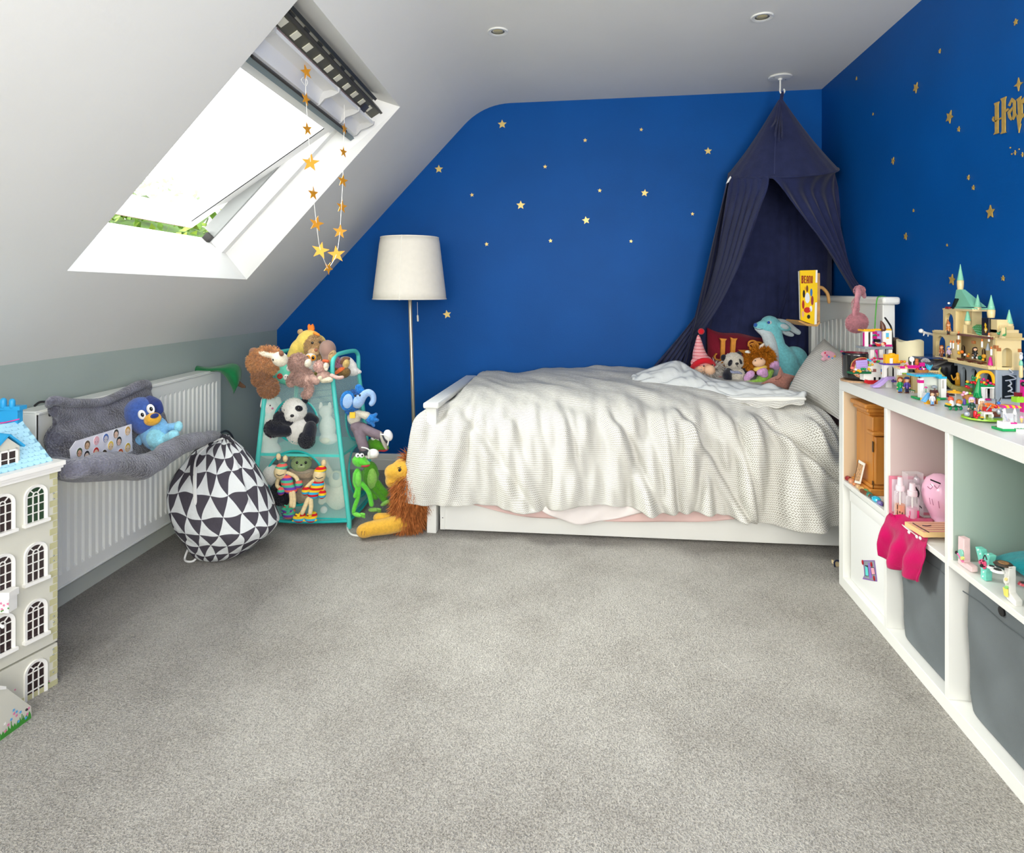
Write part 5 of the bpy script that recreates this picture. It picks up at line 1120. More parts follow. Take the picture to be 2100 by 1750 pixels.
def frog(lab, d, hx, hy, sc, arms, legs, feet, body, col, col2):
    t = T('plush_frog', lab, 'soft toy', hx, feet[0][1]+6, d, GRP_P); m1, m2 = plush(col, .12), plush(col2, .12)
    t.U('head', m1, [(hx, hy, 17*sc, 13*sc, 14*sc, 0, 12), (hx+11*sc, hy+4*sc, 12*sc, 6*sc, 11*sc, -2, 14)], 1.8)
    t.C('mouth', M((170, 50, 60), .7), [(hx+4*sc, hy+11*sc, 1.5, -12), (hx+14*sc, hy+11*sc, 2.2, -13), (hx+20*sc, hy+9*sc, 1.4, -10)])
    for dx in (-5, 4):
        e = t.E('eye', m_eyew, hx+dx*sc, hy-12*sc, 5*sc, 5*sc, 5*sc, -6); t.E('pupil', m_eye, hx+(dx+1)*sc, hy-12*sc, 1.8*sc, 2.2*sc, 2, -10, par=e)
    t.U('body', m1, [body], 1.8); t.E('tummy', m2, body[0]+2, body[1]+3, body[2]*.7, body[3]*.8, body[4]*.8, -4)
    for a in arms: t.C('arm', m1, a)
    for l in legs: t.C('leg', m1, l)
    for x, y, r_ in feet:
        f = t.E('foot', m2, x, y, 11, 4.5, 6, -6, r_)
        for k in (-1, 0, 1): t.C('toe', m2, [(x+8, y+k*2, 2.4, -6+k*3), (x+14, y+2+k*3, 2.2, -6+k*5)], par=f)
frog('bright green plush frog with thin legs at the front corner of the tower', 2.87, 738, 946, .95, ([(728, 972, 4.2), (727, 990, 4), (732, 1003, 4, -2), (728, 1018, 4, -4)],), ([(736, 995, 5), (734, 1020, 4.6), (728, 1038, 4.4, -4), (725, 1050, 4, -6)], [(742, 992, 5), (756, 1010, 5), (762, 1035, 5)]), ((733, 1056, 16),), (733, 980, 9, 20, 8), (96, 202, 60), (120, 214, 80))
frog('darker green plush frog sitting behind the bright green frog', 3.02, 772, 912, 1.15, ([(754, 962, 6), (766, 964, 6), (772, 973, 6)], [(746, 970, 6), (752, 995, 6), (762, 1012, 6), (770, 1020, 6)]), ([(764, 996, 8), (778, 1012, 7.5), (788, 1024, 7.5)], [(772, 990, 8), (782, 1004, 8), (790, 1012, 8)]), ((766, 1046, 0), (790, 1032, -30)), (760, 976, 17, 30, 13), (86, 158, 40), (150, 206, 96))
# ---- lion on the floor at the foot of the bed
m_ly, m_mane = plush((224, 172, 62), .12), M((176, 106, 56), .8, .2, nz=(60, .45))
t = T('plush_lion', 'big plush lion with long shaggy brown mane lying by the footboard', 'soft toy', 800, 1088, 2.90)
t.U('head', m_ly, [(828, 964, 26, 24, 24, 0, 0), (806, 968, 18, 16, 17, -6, -20), (802, 986, 12, 14, 14, -6), (816, 985, 18, 14, 18, 0)], 3)
e = t.E('eye', m_black, 820, 964, 3.2, 4, 2, -22, 20); t.C('brow', m_black, [(816, 960, .8, -23), (822, 958, .8, -24)]); t.C('mouth_seam', plush((176, 122, 44)), [(796, 990, 1, -14), (806, 994, 1, -20), (814, 984, 1, -24)])
t.E('ear', m_ly, 853, 982, 6, 14, 5, -30, 10)
core = [(846, 1024, 26, 52, 24, 6, -6), (838, 1060, 24, 32, 22, 4, 0), (852, 955, 16, 26, 18, 14, 20), (858, 1000, 22, 50, 24, 14)]
t.U('mane_core', m_mane, core, 4); t.F(m_mane, [(842, 1018, 29, 52, 24, -2, -4), (834, 1056, 26, 34, 22, -2, 0), (856, 1000, 26, 56, 24, 8)], 6500, 24, .8, .9, name='mane', spread=.35)
t.F(m_mane, [(848, 944, 16, 14, 16, 4, 10), (856, 960, 16, 26, 16, 8)], 900, 20, 1.0, .1, name='mane', spread=.5)
t.U('body', m_ly, [(862, 1058, 26, 26, 26, 30), (846, 1064, 22, 20, 22, 6)], 3.4)
t.U('foreleg', m_ly, [[(843, 1066, 20, -4), (800, 1078, 17, -30), (764, 1084, 15, -42), (750, 1088, 15, -46)], (748, 1089, 17, 14, 15, -46)], 2.6)
t.U('foreleg', m_ly, [[(826, 1062, 14, 0), (800, 1064, 12, -10), (776, 1063, 11, -16)]], 2.6)
for x in (742, 748): t.C('toe_seam', plush((180, 130, 44)), [(x, 1090, 1, -61), (x-1, 1098, 1, -59)])
# ---- star garland looped on the ventilation bar
gd = T('star_garland', 'string of gold card stars looping down from the roof window', 'garland', 640, 150, 2.5)
m_gs = M((222, 152, 40), .45, .4, metal=.25, nz=(60, .08)); m_thr = M((240, 238, 230), .8)
def gdep(px): return -.36*(706-px)/79*FP/2.5
LA = [(628, 150), (627, 185), (630, 240), (636, 320), (642, 395), (649, 458), (657, 513), (673, 552)]; LB = [(706, 215), (706, 262), (704, 312), (703, 371), (700, 425), (697, 475), (690, 522), (673, 552)]
for L in (LA, LB): MB().tube([gd.W(x, y, gdep(x)) for x, y in L], .0011, 5).obj('string', m_thr, gd.o)
for x, y, r_, tw_, tilt_ in ((628, 148, 14, .45, .9), (627, 203, 12, .35, .2), (630, 265, 13, .4, -.2), (637, 334, 17, 1, .1), (642, 397, 13, .45, 0), (649, 459, 15, .75, .2), (657, 514, 17, .95, .2), (673, 550, 13, .45, .5), (690, 522, 18, .95, -.1), (697, 475, 15, .9, .1), (701, 424, 14, .6, .1), (703, 371, 14, .55, .1), (704, 312, 12, .4, 0), (706, 264, 12, .18, 0)):
    a = math.acos(tw_); ex = RT*math.cos(a)+FW*math.sin(a); c = gd.W(x, y, gdep(x)); k = gd.k*r_
    MB().prism([c+ex*(px_*k)+UP*(pz_*k) for px_, pz_ in star(1, 5, .40, tilt_)], (ex.cross(UP)).normalized()*.0012).obj('star', m_gs, gd.o, smooth=False)
MB().tube([gd.W(623, 158, gdep(623)), gd.W(618, 164, gdep(620)), gd.W(627, 176, gdep(627)), gd.W(631, 168, gdep(627)), gd.W(627, 160, gdep(627))], .001, 5).obj('knot', m_thr, gd.o)
# ================================================================ things on and around the bed
m_skin = M((240, 196, 160), .7, .2, nz=(20, .04))
# maroon cushion with gold H
cu = T('cushion', 'maroon cushion with a large gold letter H at the back of the bed', 'cushion', 1500, 790, 3.58)
m_mar = M((124, 28, 46), .9, .1, nz=(14, .1), bump=(260, .2), sheen=.2)
def cuf(sd):
    def f(u, v):
        q = [(1450, 672), (1576, 690), (1586, 800), (1452, 792)]
        x = (q[0][0]*(1-u)+q[1][0]*u)*(1-v)+(q[3][0]*(1-u)+q[2][0]*u)*v; y = (q[0][1]*(1-u)+q[1][1]*u)*(1-v)+(q[3][1]*(1-u)+q[2][1]*u)*v
        e = max(0, (1-abs(2*u-1)**2.4)*(1-abs(2*v-1)**2.4)); y += (6*math.sin(u*math.pi)*(1-2*v)*.9)+3*math.sin(u*9)*(1-v)
        return cu.W(x, y, sd*22*e**.6+12*(v-.5)*-1)
    return f
cm_ = MB(); cm_.grid(cuf(-1), 36, 30); cm_.grid(cuf(1), 36, 30); cm_.obj('cushion_body', m_mar, cu.o, smooth=True)
m_hg = M((226, 150, 62), .6, .2, nz=(60, .1))
def cl_(nm, pts, m_=m_hg): cu.P(nm, m_, [(1400+x/8.077, 640+y/8.077) for x, y in pts], 6, -25)
cl_('gold_letter', [(615, 437), (735, 447), (708, 480), (690, 930), (672, 960), (614, 940), (632, 900), (642, 480)]); cl_('gold_letter', [(795, 420), (845, 440), (912, 437), (885, 475), (868, 690), (800, 690), (808, 470)])
cl_('gold_letter', [(520, 740), (560, 685), (575, 690), (545, 725), (550, 770), (620, 790), (810, 700), (815, 722), (630, 812), (560, 800), (525, 770)])
cl_('gold_letter', [(925, 628), (1180, 635), (1110, 680), (1010, 690), (960, 660)])
cu.C('gold_motif', m_hg, [(1400+x/8.077, 640+y/8.077, 2, -26) for x, y in ((1090, 560), (1100, 500), (1160, 478), (1220, 500), (1238, 560), (1200, 605), (1130, 600), (1100, 560))]); cu.C('gold_motif', m_hg, [(1400+x/8.077, 640+y/8.077, 1.4, -26) for x, y in ((1120, 540), (1200, 510), (1180, 580), (1130, 520), (1210, 560))]); cu.C('gold_motif', m_hg, [(1400+x/8.077, 640+y/8.077, 2, -24) for x, y in ((1230, 500), (1300, 510), (1325, 545), (1270, 600))])
# gnome
t = T('plush_gnome', 'plush gnome with knitted red and white hat and big round nose', 'soft toy', 1445, 772, 3.40)
m_kn2 = bpy.data.materials.new('fair_isle'); m_kn2.use_nodes = True; g = NG(m_kn2); b = m_kn2.node_tree.nodes['Principled BSDF']; Xx, Yy, Z = g.xyz(g.tc('Object'))
zz = g.op('MULTIPLY', Z, 58.0); rf = g.op('FRACT', zz); band = g.op('LESS_THAN', rf, .34); ang = g.op('MULTIPLY', g.op('ARCTAN2', Yy, Xx), 9.0); dz = g.op('FRACT', g.op('ADD', ang, g.op('MULTIPLY', g.op('FLOOR', zz), .5)))
dots = g.op('MULTIPLY', g.op('LESS_THAN', g.op('ABSOLUTE', g.op('SUBTRACT', dz, .5)), .22), g.op('LESS_THAN', g.op('ABSOLUTE', g.op('SUBTRACT', rf, .66)), .17))
g.nt.links.new(g.mix(g.op('MAXIMUM', g.op('MULTIPLY', band, .8), dots), lin((242, 196, 196)), lin((206, 44, 66))), b.inputs['Base Color']); b.inputs['Roughness'].default_value = .9
t.U('hat', m_kn2, [[(1432, 688, 2.5), (1433, 705, 8), (1434, 725, 14), (1438, 742, 19)], [(1426, 744, 10), (1450, 740, 10)]], 2)
t.C('hat_band', M((214, 22, 40), .9, sheen=.2), [(1422, 752, 6, -2), (1430, 745, 6, -14), (1442, 740, 6, -20), (1455, 741, 6, -16), (1463, 748, 5, -6)]); t.E('pompom', M((208, 20, 38), .95, sheen=.3), 1438, 680, 6.5)
t.C('hat_lining', M((214, 22, 40), .9), [(1420, 754, 5, 0), (1424, 760, 4, 2)])
t.U('face', m_skin, [(1445, 757, 20, 15, 17, -4)], 2); t.E('nose', m_skin, 1455, 759, 11.5, 10.5, 10, -22); t.E('eye', m_eye, 1443.5, 751, 1.7, dd=-22); t.E('eye', m_eye, 1461, 749, 1.7, dd=-20)
m_beard = M((206, 200, 192), .9, .1, nz=(60, .12)); t.F(m_beard, [(1452, 764, 21, 10, 14, -6), (1468, 760, 12, 14, 10, 0)], 1500, 16, .7, .7, name='beard', spread=.3); t.E('body', plush((206, 198, 190)), 1448, 776, 20, 10, 14, 2)
t.C('leg', m_kn2, [(1470, 775, 4.5, -14), (1482, 778, 5, -18), (1492, 781, 5, -18)])
# small panda on the bed
t = T('plush_panda', 'small sitting plush panda with grey bandana between gnome and shaggy cow', 'soft toy', 1508, 786, 3.32)
m_gw = plush((216, 210, 196), .1)
t.U('body', m_gw, [(1511, 770, 17, 17, 13)], 2); t.U('head', m_gw, [(1504.5, 741, 20, 17.5, 16, 0, 8)], 2); t.F(m_gw, [(1504.5, 741, 20, 17.5, 16), (1511, 770, 17, 17, 13)], 2600, 1.8, .45, .4)
for x, y in ((1484, 734), (1515, 728)): t.E('ear', m_bp, x, y, 6, 7, 5, 1)
t.E('eye_patch', m_bp, 1497.5, 744.5, 4, 7, 3, -15.5, 22); t.E('eye_patch', m_bp, 1518, 741.5, 3.4, 6.5, 3.5, -12.5, -30); t.E('eye', m_eye, 1499, 743, 1.4, dd=-18.5); t.E('eye', m_eye, 1517.5, 740, 1.4, dd=-16)
t.E('nose', m_black, 1511.5, 746, 3.4, 2.4, 2.6, -16.5); t.C('mouth', m_black, [(1511.5, 748, .5, -17), (1512, 751, .5, -16.5), (1514, 753, .5, -15.5)])
t.U('arm', m_bp, [[(1494, 762, 8, -4), (1491, 770, 9.5, -10), (1493, 776, 8.5, -12)]], 1.6); t.U('arm', m_bp, [[(1522, 758, 7, 2), (1529, 766, 7, 2)]], 1.6); t.U('leg', m_bp, [[(1495, 784, 6, -8), (1512, 786, 5.5, -12)]], 1.6)
t.C('bandana', M((150, 156, 180), .9, nz=(90, .3)), [(1490, 758, 2.4, -6), (1501, 763, 3.2, -13), (1514, 764, 3.2, -13), (1525, 767, 2.4, -6)], flat=.6)
# shaggy highland cow dressed as a flower
t = T('plush_cow', 'shaggy ginger plush cow wearing a lilac flower collar and green trousers', 'soft toy', 1560, 790, 3.30)
m_gin = M((190, 118, 30), .9, .15, nz=(60, .4))
t.U('head', m_gin, [(1558, 737, 24, 21, 18, 4, -8)], 2.2); t.F(m_gin, [(1558, 735, 28, 22, 18, 3, -8), (1542, 742, 14, 16, 12, 2)], 3200, 9, .7, .4, name='shaggy_coat')
t.U('muzzle', m_skin, [(1556.5, 743, 13.5, 9.5, 9, -20, -8)], 1.6); t.E('eye', m_eye, 1549, 740, 1.3, dd=-28); t.E('eye', m_eye, 1561, 736, 1.3, dd=-28)
t.C('horn', m_trim, [(1542, 727, 4), (1534, 722, 3.4), (1530, 722, 2.4)]); t.C('horn', M((236, 224, 210), .7), [(1559, 713, 4), (1564, 708, 3), (1566, 706, 2)])
m_lil = plush((216, 166, 214), .22); t.E('collar', m_yel, 1559, 755, 14, 7, 9, -12, -15)
t.U('petal', m_lil, [(1538, 769, 11, 8, 7, -14, -40), (1532, 776, 7, 8, 6, -12)], 1.8); t.U('petal', m_lil, [(1563, 763, 12, 8, 7, -20, -20), (1567, 768, 9, 7, 7, -18)], 1.8); t.U('petal', m_lil, [(1587, 748, 12, 7.5, 7, -12, -20), (1592, 754, 8, 5, 6, -10)], 1.8)
t.U('trousers', plush((156, 206, 84), .2), [(1566, 776, 18, 10, 12, -8, -25), [(1560, 782, 7, -12), (1545, 785, 6, -16), (1530, 786, 5, -18)], [(1577, 766, 8, -8), (1582, 762, 6, -4)]], 2)
# tall blue hare with long ears
t = T('plush_hare', 'large turquoise plush hare with long drooping ears looking up', 'soft toy', 1600, 790, 3.42)
m_tq, m_tg = plush((126, 208, 216), .12), plush((206, 218, 222), .08)
t.U('body', m_tq, [[(1579, 668, 21), (1588, 692, 17), (1592, 712, 19), (1604, 738, 30), (1614, 770, 34)], (1628, 738, 28, 28, 24, 6, 20)], 2.8)
t.U('head', m_tq, [(1579, 670, 25, 19, 18, -2, -6), [(1585, 668, 16, -2), (1565, 668, 12, -4), (1551, 669, 6, -6)]], 2.2)
t.U('chest', m_tg, [[(1574, 688, 12, -10), (1580, 706, 13, -10), (1582, 730, 15, -14), (1584, 760, 14, -16)], [(1551, 674, 4, -6), (1566, 682, 9, -8), (1576, 688, 10, -10)]], 2)
t.E('nose', plush((44, 96, 178)), 1549.5, 667, 4, 4.5, 4, -8); e = t.E('eye_ring', m_tg, 1578, 661.5, 5, 4, 2.5, -20); t.E('eye', M((24, 74, 170), .2), 1576.5, 661.5, 2.8, 2.8, 2, -21.5, par=e); t.C('mouth_line', M((60, 110, 130), .8), [(1549.5, 674, .6, -11), (1556, 676, .6, -14), (1564, 675, .6, -19)])
t.U('ear', m_tg, [[(1596, 660, 7, 0), (1612, 664, 7.5, 0), (1626, 675, 6.5, 0), (1637, 682, 5.5, 0)]], 1.6); o = t.U('ear', m_tq, [[(1596, 666, 6, -14), (1606, 670, 9, -16), (1616, 674, 6, -14)]], 1.5); t.E('inner_ear', m_tg, 1609, 670, 9, 5, 3, -23, 20, par=o); t.U('ear', m_tg, [[(1602, 676, 6, 4), (1614, 683, 6, 4), (1624, 687, 4.5, 4)]], 1.6)
# dusty pink star cushion
t = T('star_cushion', 'dusty pink boucle star cushion leaning by the pillow', 'cushion', 1590, 800, 3.10)
SP = [(1600, 751), (1607, 765), (1634, 772), (1622, 784), (1616, 799), (1596, 793), (1560, 787), (1580, 776), (1594, 770)]
stc = MB(); cS = (1602, 778)
for sd in (-1, 1):
    fan = []
    n_ = len(SP); c0 = t.W(cS[0], cS[1], sd*9); ring = []
    for i in range(n_):
        a, b_ = SP[i], SP[(i+1) % n_]
        for k in range(4): ring.append((lerp(a[0], b_[0], k/4), lerp(a[1], b_[1], k/4)))
    rings = [[t.W(lerp(cS[0], x, r_), lerp(cS[1], y, r_), sd*9*(1-r_**2.2)) for x, y in ring] for r_ in (.35, .6, .8, .93, 1)]
    m_n = len(ring); vs = [c0]+[p for r_ in rings for p in r_]; fs = [(0, 1+i, 1+(i+1) % m_n) for i in range(m_n)]+[(1+j*m_n+i, 1+(j+1)*m_n+i, 1+(j+1)*m_n+(i+1) % m_n, 1+j*m_n+(i+1) % m_n) for j in range(4) for i in range(m_n)]
    stc.add(vs, fs)
stc.obj('cushion_body', plush((178, 122, 108), .2, 120), t.o, smooth=True); t.C('smile', M((130, 80, 70), .9), [(1590, 778, .8, -9), (1596, 778, .8, -9.5), (1602, 773, .8, -9)])
# pink sleep mask on the pillow
t = T('sleep_mask', 'pink embroidered sleep mask with a satin strap lying on the pillow', 'mask', 1705, 735, 2.86)
t.U('mask_body', M((236, 178, 194), .7, .2, nz=(40, .05), sheen=.3), [(1699, 728, 16, 9, 4, 0, 8), (1707, 738, 14, 7, 4, 1, 20), (1689, 737, 6, 4, 3, 0)], 1.6); t.C('strap', M((206, 70, 130), .5), [(1716, 741, 3, -2), (1726, 735, 3, -3), (1733, 725, 3, -3), (1725, 721, 2, -3)])
for x, y, c in ((1692, 724, (226, 70, 90)), (1700, 732, (70, 140, 200)), (1707, 735, (90, 180, 220)), (1712, 731, (240, 190, 60)), (1696, 729, (230, 90, 150))): t.E('embroidery', M(c, .7), x, y, 2, 2, 1.2, -5, seg=8, rings=6)
# book on a bent wood bedside shelf clamped to the headboard
bk = T('clip_on_shelf', 'bent wood clip-on shelf holding a yellow book on the headboard', 'shelf', 1668, 660, 3.02)
m_ply = M((206, 158, 96), .45, .3, nz=(30, .15))
bk.P('shelf_back', m_ply, [(1676, 560), (1682, 560), (1682, 660), (1676, 665)], 60, -20, bev=1); bk.P('shelf_tray', m_ply, [(1636, 659), (1640, 657), (1658, 664), (1676, 663), (1682, 658), (1682, 664), (1676, 670), (1656, 669)], 60, -26, bev=.6)
bk.C('clamp_hook', m_ply, [(1679, 592, 3.5, 10), (1680, 590, 3.5, 10), (1687, 591, 3.5, 10), (1697, 603, 3.5, 10), (1700, 620, 3, 10)])
bo = T('book', 'yellow children\'s annual standing on the clip-on shelf at the headboard', 'book', 1658, 665, 2.97)
q = [(1641, 555), (1673, 554), (1670, 666), (1643, 657)]
m_ybk = M((250, 206, 24), .35, .4, clear=.2)
cover = bo.P('cover', m_ybk, q, 4, -12); bo.P('pages', M((238, 236, 226), .8), [(1642, 556), (1674, 555), (1672, 664), (1645, 656)], 12, -8); bo.P('spine', M((248, 246, 240), .4), [(1671, 554), (1676.5, 554), (1675, 665), (1670, 666)], 18, -11); bo.P('spine_label', m_ybk, [(1671.2, 580), (1676.5, 580), (1676, 620), (1670.8, 621)], .4, -11.4, par=None)
def bl(name, polys, col):
    for p in polys: bo.P(name, M(col, .4), [(1320+x/3.6207, 520+y/3.6207) for x, y in p], .5, -12.5)
red = (150, 34, 30)
bl('title_letter', [[(1172, 165), (1180, 165), (1180, 222), (1172, 222)], [(1172, 165), (1186, 165), (1188, 173), (1172, 174)], [(1183, 170), (1189, 174), (1188, 188), (1182, 190)], [(1174, 186), (1186, 187), (1186, 194), (1174, 194)], [(1183, 192), (1189, 197), (1188, 216), (1182, 220)], [(1172, 214), (1186, 214), (1184, 222), (1172, 222)]], red)
bl('title_letter', [[(1192, 165), (1198, 165), (1198, 222), (1192, 222)], [(1192, 165), (1206, 166), (1206, 174), (1192, 174)], [(1192, 189), (1204, 189), (1204, 197), (1192, 197)], [(1192, 214), (1206, 214), (1206, 222), (1192, 222)]], red)
bl('title_letter', [[(1209, 174), (1214, 167), (1215, 222), (1209, 222)], [(1219, 167), (1225, 174), (1225, 222), (1219, 222)], [(1212, 166), (1222, 166), (1223, 175), (1211, 175)], [(1210, 195), (1224, 195), (1224, 203), (1210, 203)]], red)
bl('title_letter', [[(1228, 166), (1233, 168), (1233, 222), (1228, 222)], [(1237, 170), (1242, 174), (1242, 222), (1237, 222)], [(1229, 165), (1239, 166), (1241, 175), (1230, 174)]], red)
bl('title_letter', [[(1245, 172), (1250, 170), (1249, 216), (1244, 214)], [(1252, 170), (1256, 174), (1255, 214), (1251, 217)], [(1246, 166), (1254, 166), (1255, 175), (1245, 175)], [(1245, 212), (1255, 212), (1253, 221), (1247, 221)]], red)
for x, y, rx, ry, c in ((1214, 262, 8, 26, (120, 70, 40)), (1216, 330, 18, 40, (226, 230, 236)), (1190, 300, 9, 30, (40, 36, 40)), (1185, 380, 9, 34, (170, 44, 40)), (1245, 290, 9, 30, (60, 120, 180)), (1252, 350, 10, 36, (150, 60, 70)), (1215, 420, 26, 22, (196, 44, 40)), (1183, 450, 9, 24, (226, 170, 130)), (1225, 470, 12, 16, (40, 40, 44)), (1242, 410, 10, 22, (236, 236, 240)), (1200, 260, 6, 14, (220, 160, 40))):
    bo.P('cover_print', M(c, .4), [(1320+(x+rx*math.cos(a))/3.62, 520+(y+ry*math.sin(a))/3.62) for a in [2*math.pi*i/10 for i in range(10)]], .4, -12.4)
# pink fluffy ear muffs hung over the headboard corner
t = T('ear_muffs', 'dusty pink fluffy ear muffs hooked over the headboard rail', 'ear muffs', 1758, 650, 2.66)
m_em = M((198, 136, 144), .95, .1, nz=(60, .2), sheen=.4)
t.U('ear_pad', m_em, [(1757, 662, 22, 20, 13, -4, -20)], 2.2); t.F(m_em, [(1757, 662, 22, 20, 13, -4, -20)], 3600, 2.2, .4, .4)
t.C('headband', m_em, [(1752, 648, 7, -6), (1755, 628, 7.5, -8), (1759, 608, 8, -6), (1761, 596, 9, 0), (1766, 594, 9, 12), (1772, 606, 7, 22)], flat=.6); t.F(m_em, [(1754, 630, 7, 18, 6, -8), (1762, 596, 11, 10, 10, 2)], 1800, 2, .4, .4)
# green cord hanging over the headboard
t = T('cord_lanyard', 'green beaded cord looped over the headboard rail', 'cord', 1800, 630, 2.62)
t.C('cord', M((88, 176, 72), .6), [(1794, 676, 1.2, 0), (1796, 640, 1.2, 0), (1799, 613, 1.2, -4), (1806, 608, 1.2, 6), (1817, 609, 1.2, 20)], seg=6)
# something dark behind the shelf on the carpet
t = T('sandal', 'tan and navy child\'s sandal peeping out behind the shelf unit', 'shoe', 1716, 1160, 2.52)
t.P('sole', M((226, 204, 160), .7), [(1712, 1153), (1722, 1156), (1730, 1166), (1718, 1165), (1712, 1160)], 14, 0, bev=1); t.C('strap', M((28, 34, 60), .6), [(1712, 1162, 1.6, -2), (1711, 1154, 1.6, -2), (1715, 1150, 1.8, -2), (1722, 1151, 1.8, -2)])
# ================================================================ things in the shelf cells
m_oak = bpy.data.materials.new('honey_wood'); m_oak.use_nodes = True; g = NG(m_oak); b = m_oak.node_tree.nodes['Principled BSDF']
mp = g.nt.nodes.new('ShaderNodeMapping'); mp.inputs['Scale'].default_value = (60, 60, 4); g.nt.links.new(g.tc('Object'), mp.inputs[0])
g.nt.links.new(g.mix(g.noise(mp.outputs[0], 1.0, 4), lin((168, 98, 28)), lin((222, 152, 66))), b.inputs['Base Color']); b.inputs['Roughness'].default_value = .35
# wooden jewellery cabinet in the far upper cell: side faces the room, door faces the near side
cbx0, cbx1, cby0, cby1 = .938, 1.21, 2.305, 2.44
cbn = root('jewellery_cabinet', 'small honey wood cabinet with arched glass door in the far upper cell', 'cabinet', ((cbx0+cbx1)/2, (cby0+cby1)/2, ZB))
def cb(name, x0, x1, y0, y1, z0, z1, bev=.002, mat=m_oak, par=cbn): return MB().box((x0, y0, z0), (x1, y1, z1)).obj(name, mat, par, bev=bev)
cb('carcass', cbx0, cbx1, cby0, cby1, ZB+.03, .665); cb('carcass_top', cbx0, cbx1, cby0+.03, cby1, .665, .690)
cb('cornice', cbx0-.018, cbx1, cby0+.014, cby1+.012, .690, .706, .004); cb('cornice_moulding', cbx0-.010, cbx1, cby0+.020, cby1+.006, .676, .690, .004)
cb('plinth', cbx0-.014, cbx1, cby0-.012, cby1+.01, ZB, ZB+.022, .003); cb('plinth_moulding', cbx0-.008, cbx1, cby0-.006, cby1+.006, ZB+.022, ZB+.034, .004)
cb('ledge', cbx0-.008, cbx1, cby0-.022, cby0+.03, .606, .618, .003)
dr_ = cb('door', cbx0+.003, cbx1, cby0-.016, cby0-.001, ZB+.04, .600, .002)
MB().prism([(cbx0+.045+x, cby0-.0165, z) for x, z in [(0, ZB+.075), (.17, ZB+.075), (.17, .535)]+[(.085+.085*math.cos(a), .535+.03*math.sin(a)) for a in (.5, 1.1, 1.57, 2.0, 2.6)]+[(0, .535)]], V((0, -.0012, 0))).obj('pane', M((92, 96, 78), .1, .6), dr_, smooth=False)
for x, z in ((.03, .47), (.05, .49), (.06, .45)): MB().ell((cbx0+.045+x, cby0-.0185, z), (.012, .0015, .005), seg=8, rings=6).obj('glass_flower', M((50, 120, 60) if x != .05 else (236, 236, 232), .4), dr_)
for z in (.565, .43): cb('hinge', cbx0-.0015, cbx0+.001, cby0-.006, cby0+.002, z-.018, z+.018, 0, M((96, 70, 40), .3, metal=.6))
# photo card and row of polished stones
pcd = root('picture_card', 'small picture card leaning on the wooden cabinet', 'card', (.915, 2.33, ZB))
def fx(px, py, x): return onX(px, py, x)
q = [fx(1751, 990, .912), fx(1760, 943, .926), fx(1773, 951, .926), fx(1763, 993, .912)]; MB().prism(q, V((.003, 0, 0))).obj('card', M((246, 242, 228), .5), pcd, smooth=False)
q2 = [lerp(q[0], (q[0]+q[1]+q[2]+q[3])/4, .22), lerp(q[1], (q[0]+q[1]+q[2]+q[3])/4, .22), lerp(q[2], (q[0]+q[1]+q[2]+q[3])/4, .22), lerp(q[3], (q[0]+q[1]+q[2]+q[3])/4, .22)]
MB().prism([p-V((.0008, 0, 0)) for p in q2], V((.0005, 0, 0))).obj('picture', M((196, 150, 106), .6, nz=(160, .5)), pcd, smooth=False); MB().prism([q[0]-V((.0004, 0, 0)), q[1]-V((.0004, 0, 0)), lerp(q[1], q[2], .08)-V((.0004, 0, 0)), lerp(q[0], q[3], .08)-V((.0004, 0, 0))], V((.0004, 0, 0))).obj('card_edge', M((90, 60, 40), .6), pcd, smooth=False)
st_ = [((1739, 989), .021, (150, 34, 34), 'dark red'), ((1746, 993), .020, (214, 150, 110), 'peach'), ((1753, 998), .018, (206, 130, 76), 'orange brown'), ((1760, 1000), .017, (222, 180, 130), 'cream'), ((1767, 1006), .018, (214, 170, 96), 'honey'), ((1775, 1013), .019, (96, 160, 104), 'pale green'), ((1783, 1018), .019, (40, 128, 110), 'deep green'), ((1790, 1022), .016, (30, 96, 106), 'teal'), ((1797, 1029), .022, (46, 186, 220), 'bright turquoise'), ((1805, 1037), .017, (124, 116, 176), 'lilac'), ((1807, 1042), .012, (76, 52, 130), 'purple')]
for (x, y), r_, c, nm in st_:
    p = onX(x, y-4, .918); 
    p.z = ZB+r_*.42
    s_ = root('polished_stone', nm+' polished stone in the row along the far upper cell', 'stone', (p.x, p.y, ZB))
    mb = MB().ell(p, (r_*.55, r_*.75, r_*.45), seg=10, rings=7)
    for v_ in mb.v: v_ += (v_-p)*.25*N.noise(v_*70)
    mb.obj('stone', M(c, .12, .6, nz=(90, .3), clear=.4), s_)
wd = root('wand', 'carved brown wooden stick lying behind the stones', 'stick', onX(1785, 1003, .96)); a_, b_ = onX(1768, 990, .910), onX(1810, 1026, .925); a_.z = ZB+.008; b_.z = ZB+.006
MB().tube([a_, lerp(a_, b_, .5), b_], [.008, .006, .0045], 8, False).obj('stick', M((120, 70, 36), .5, nz=(120, .3)), wd)
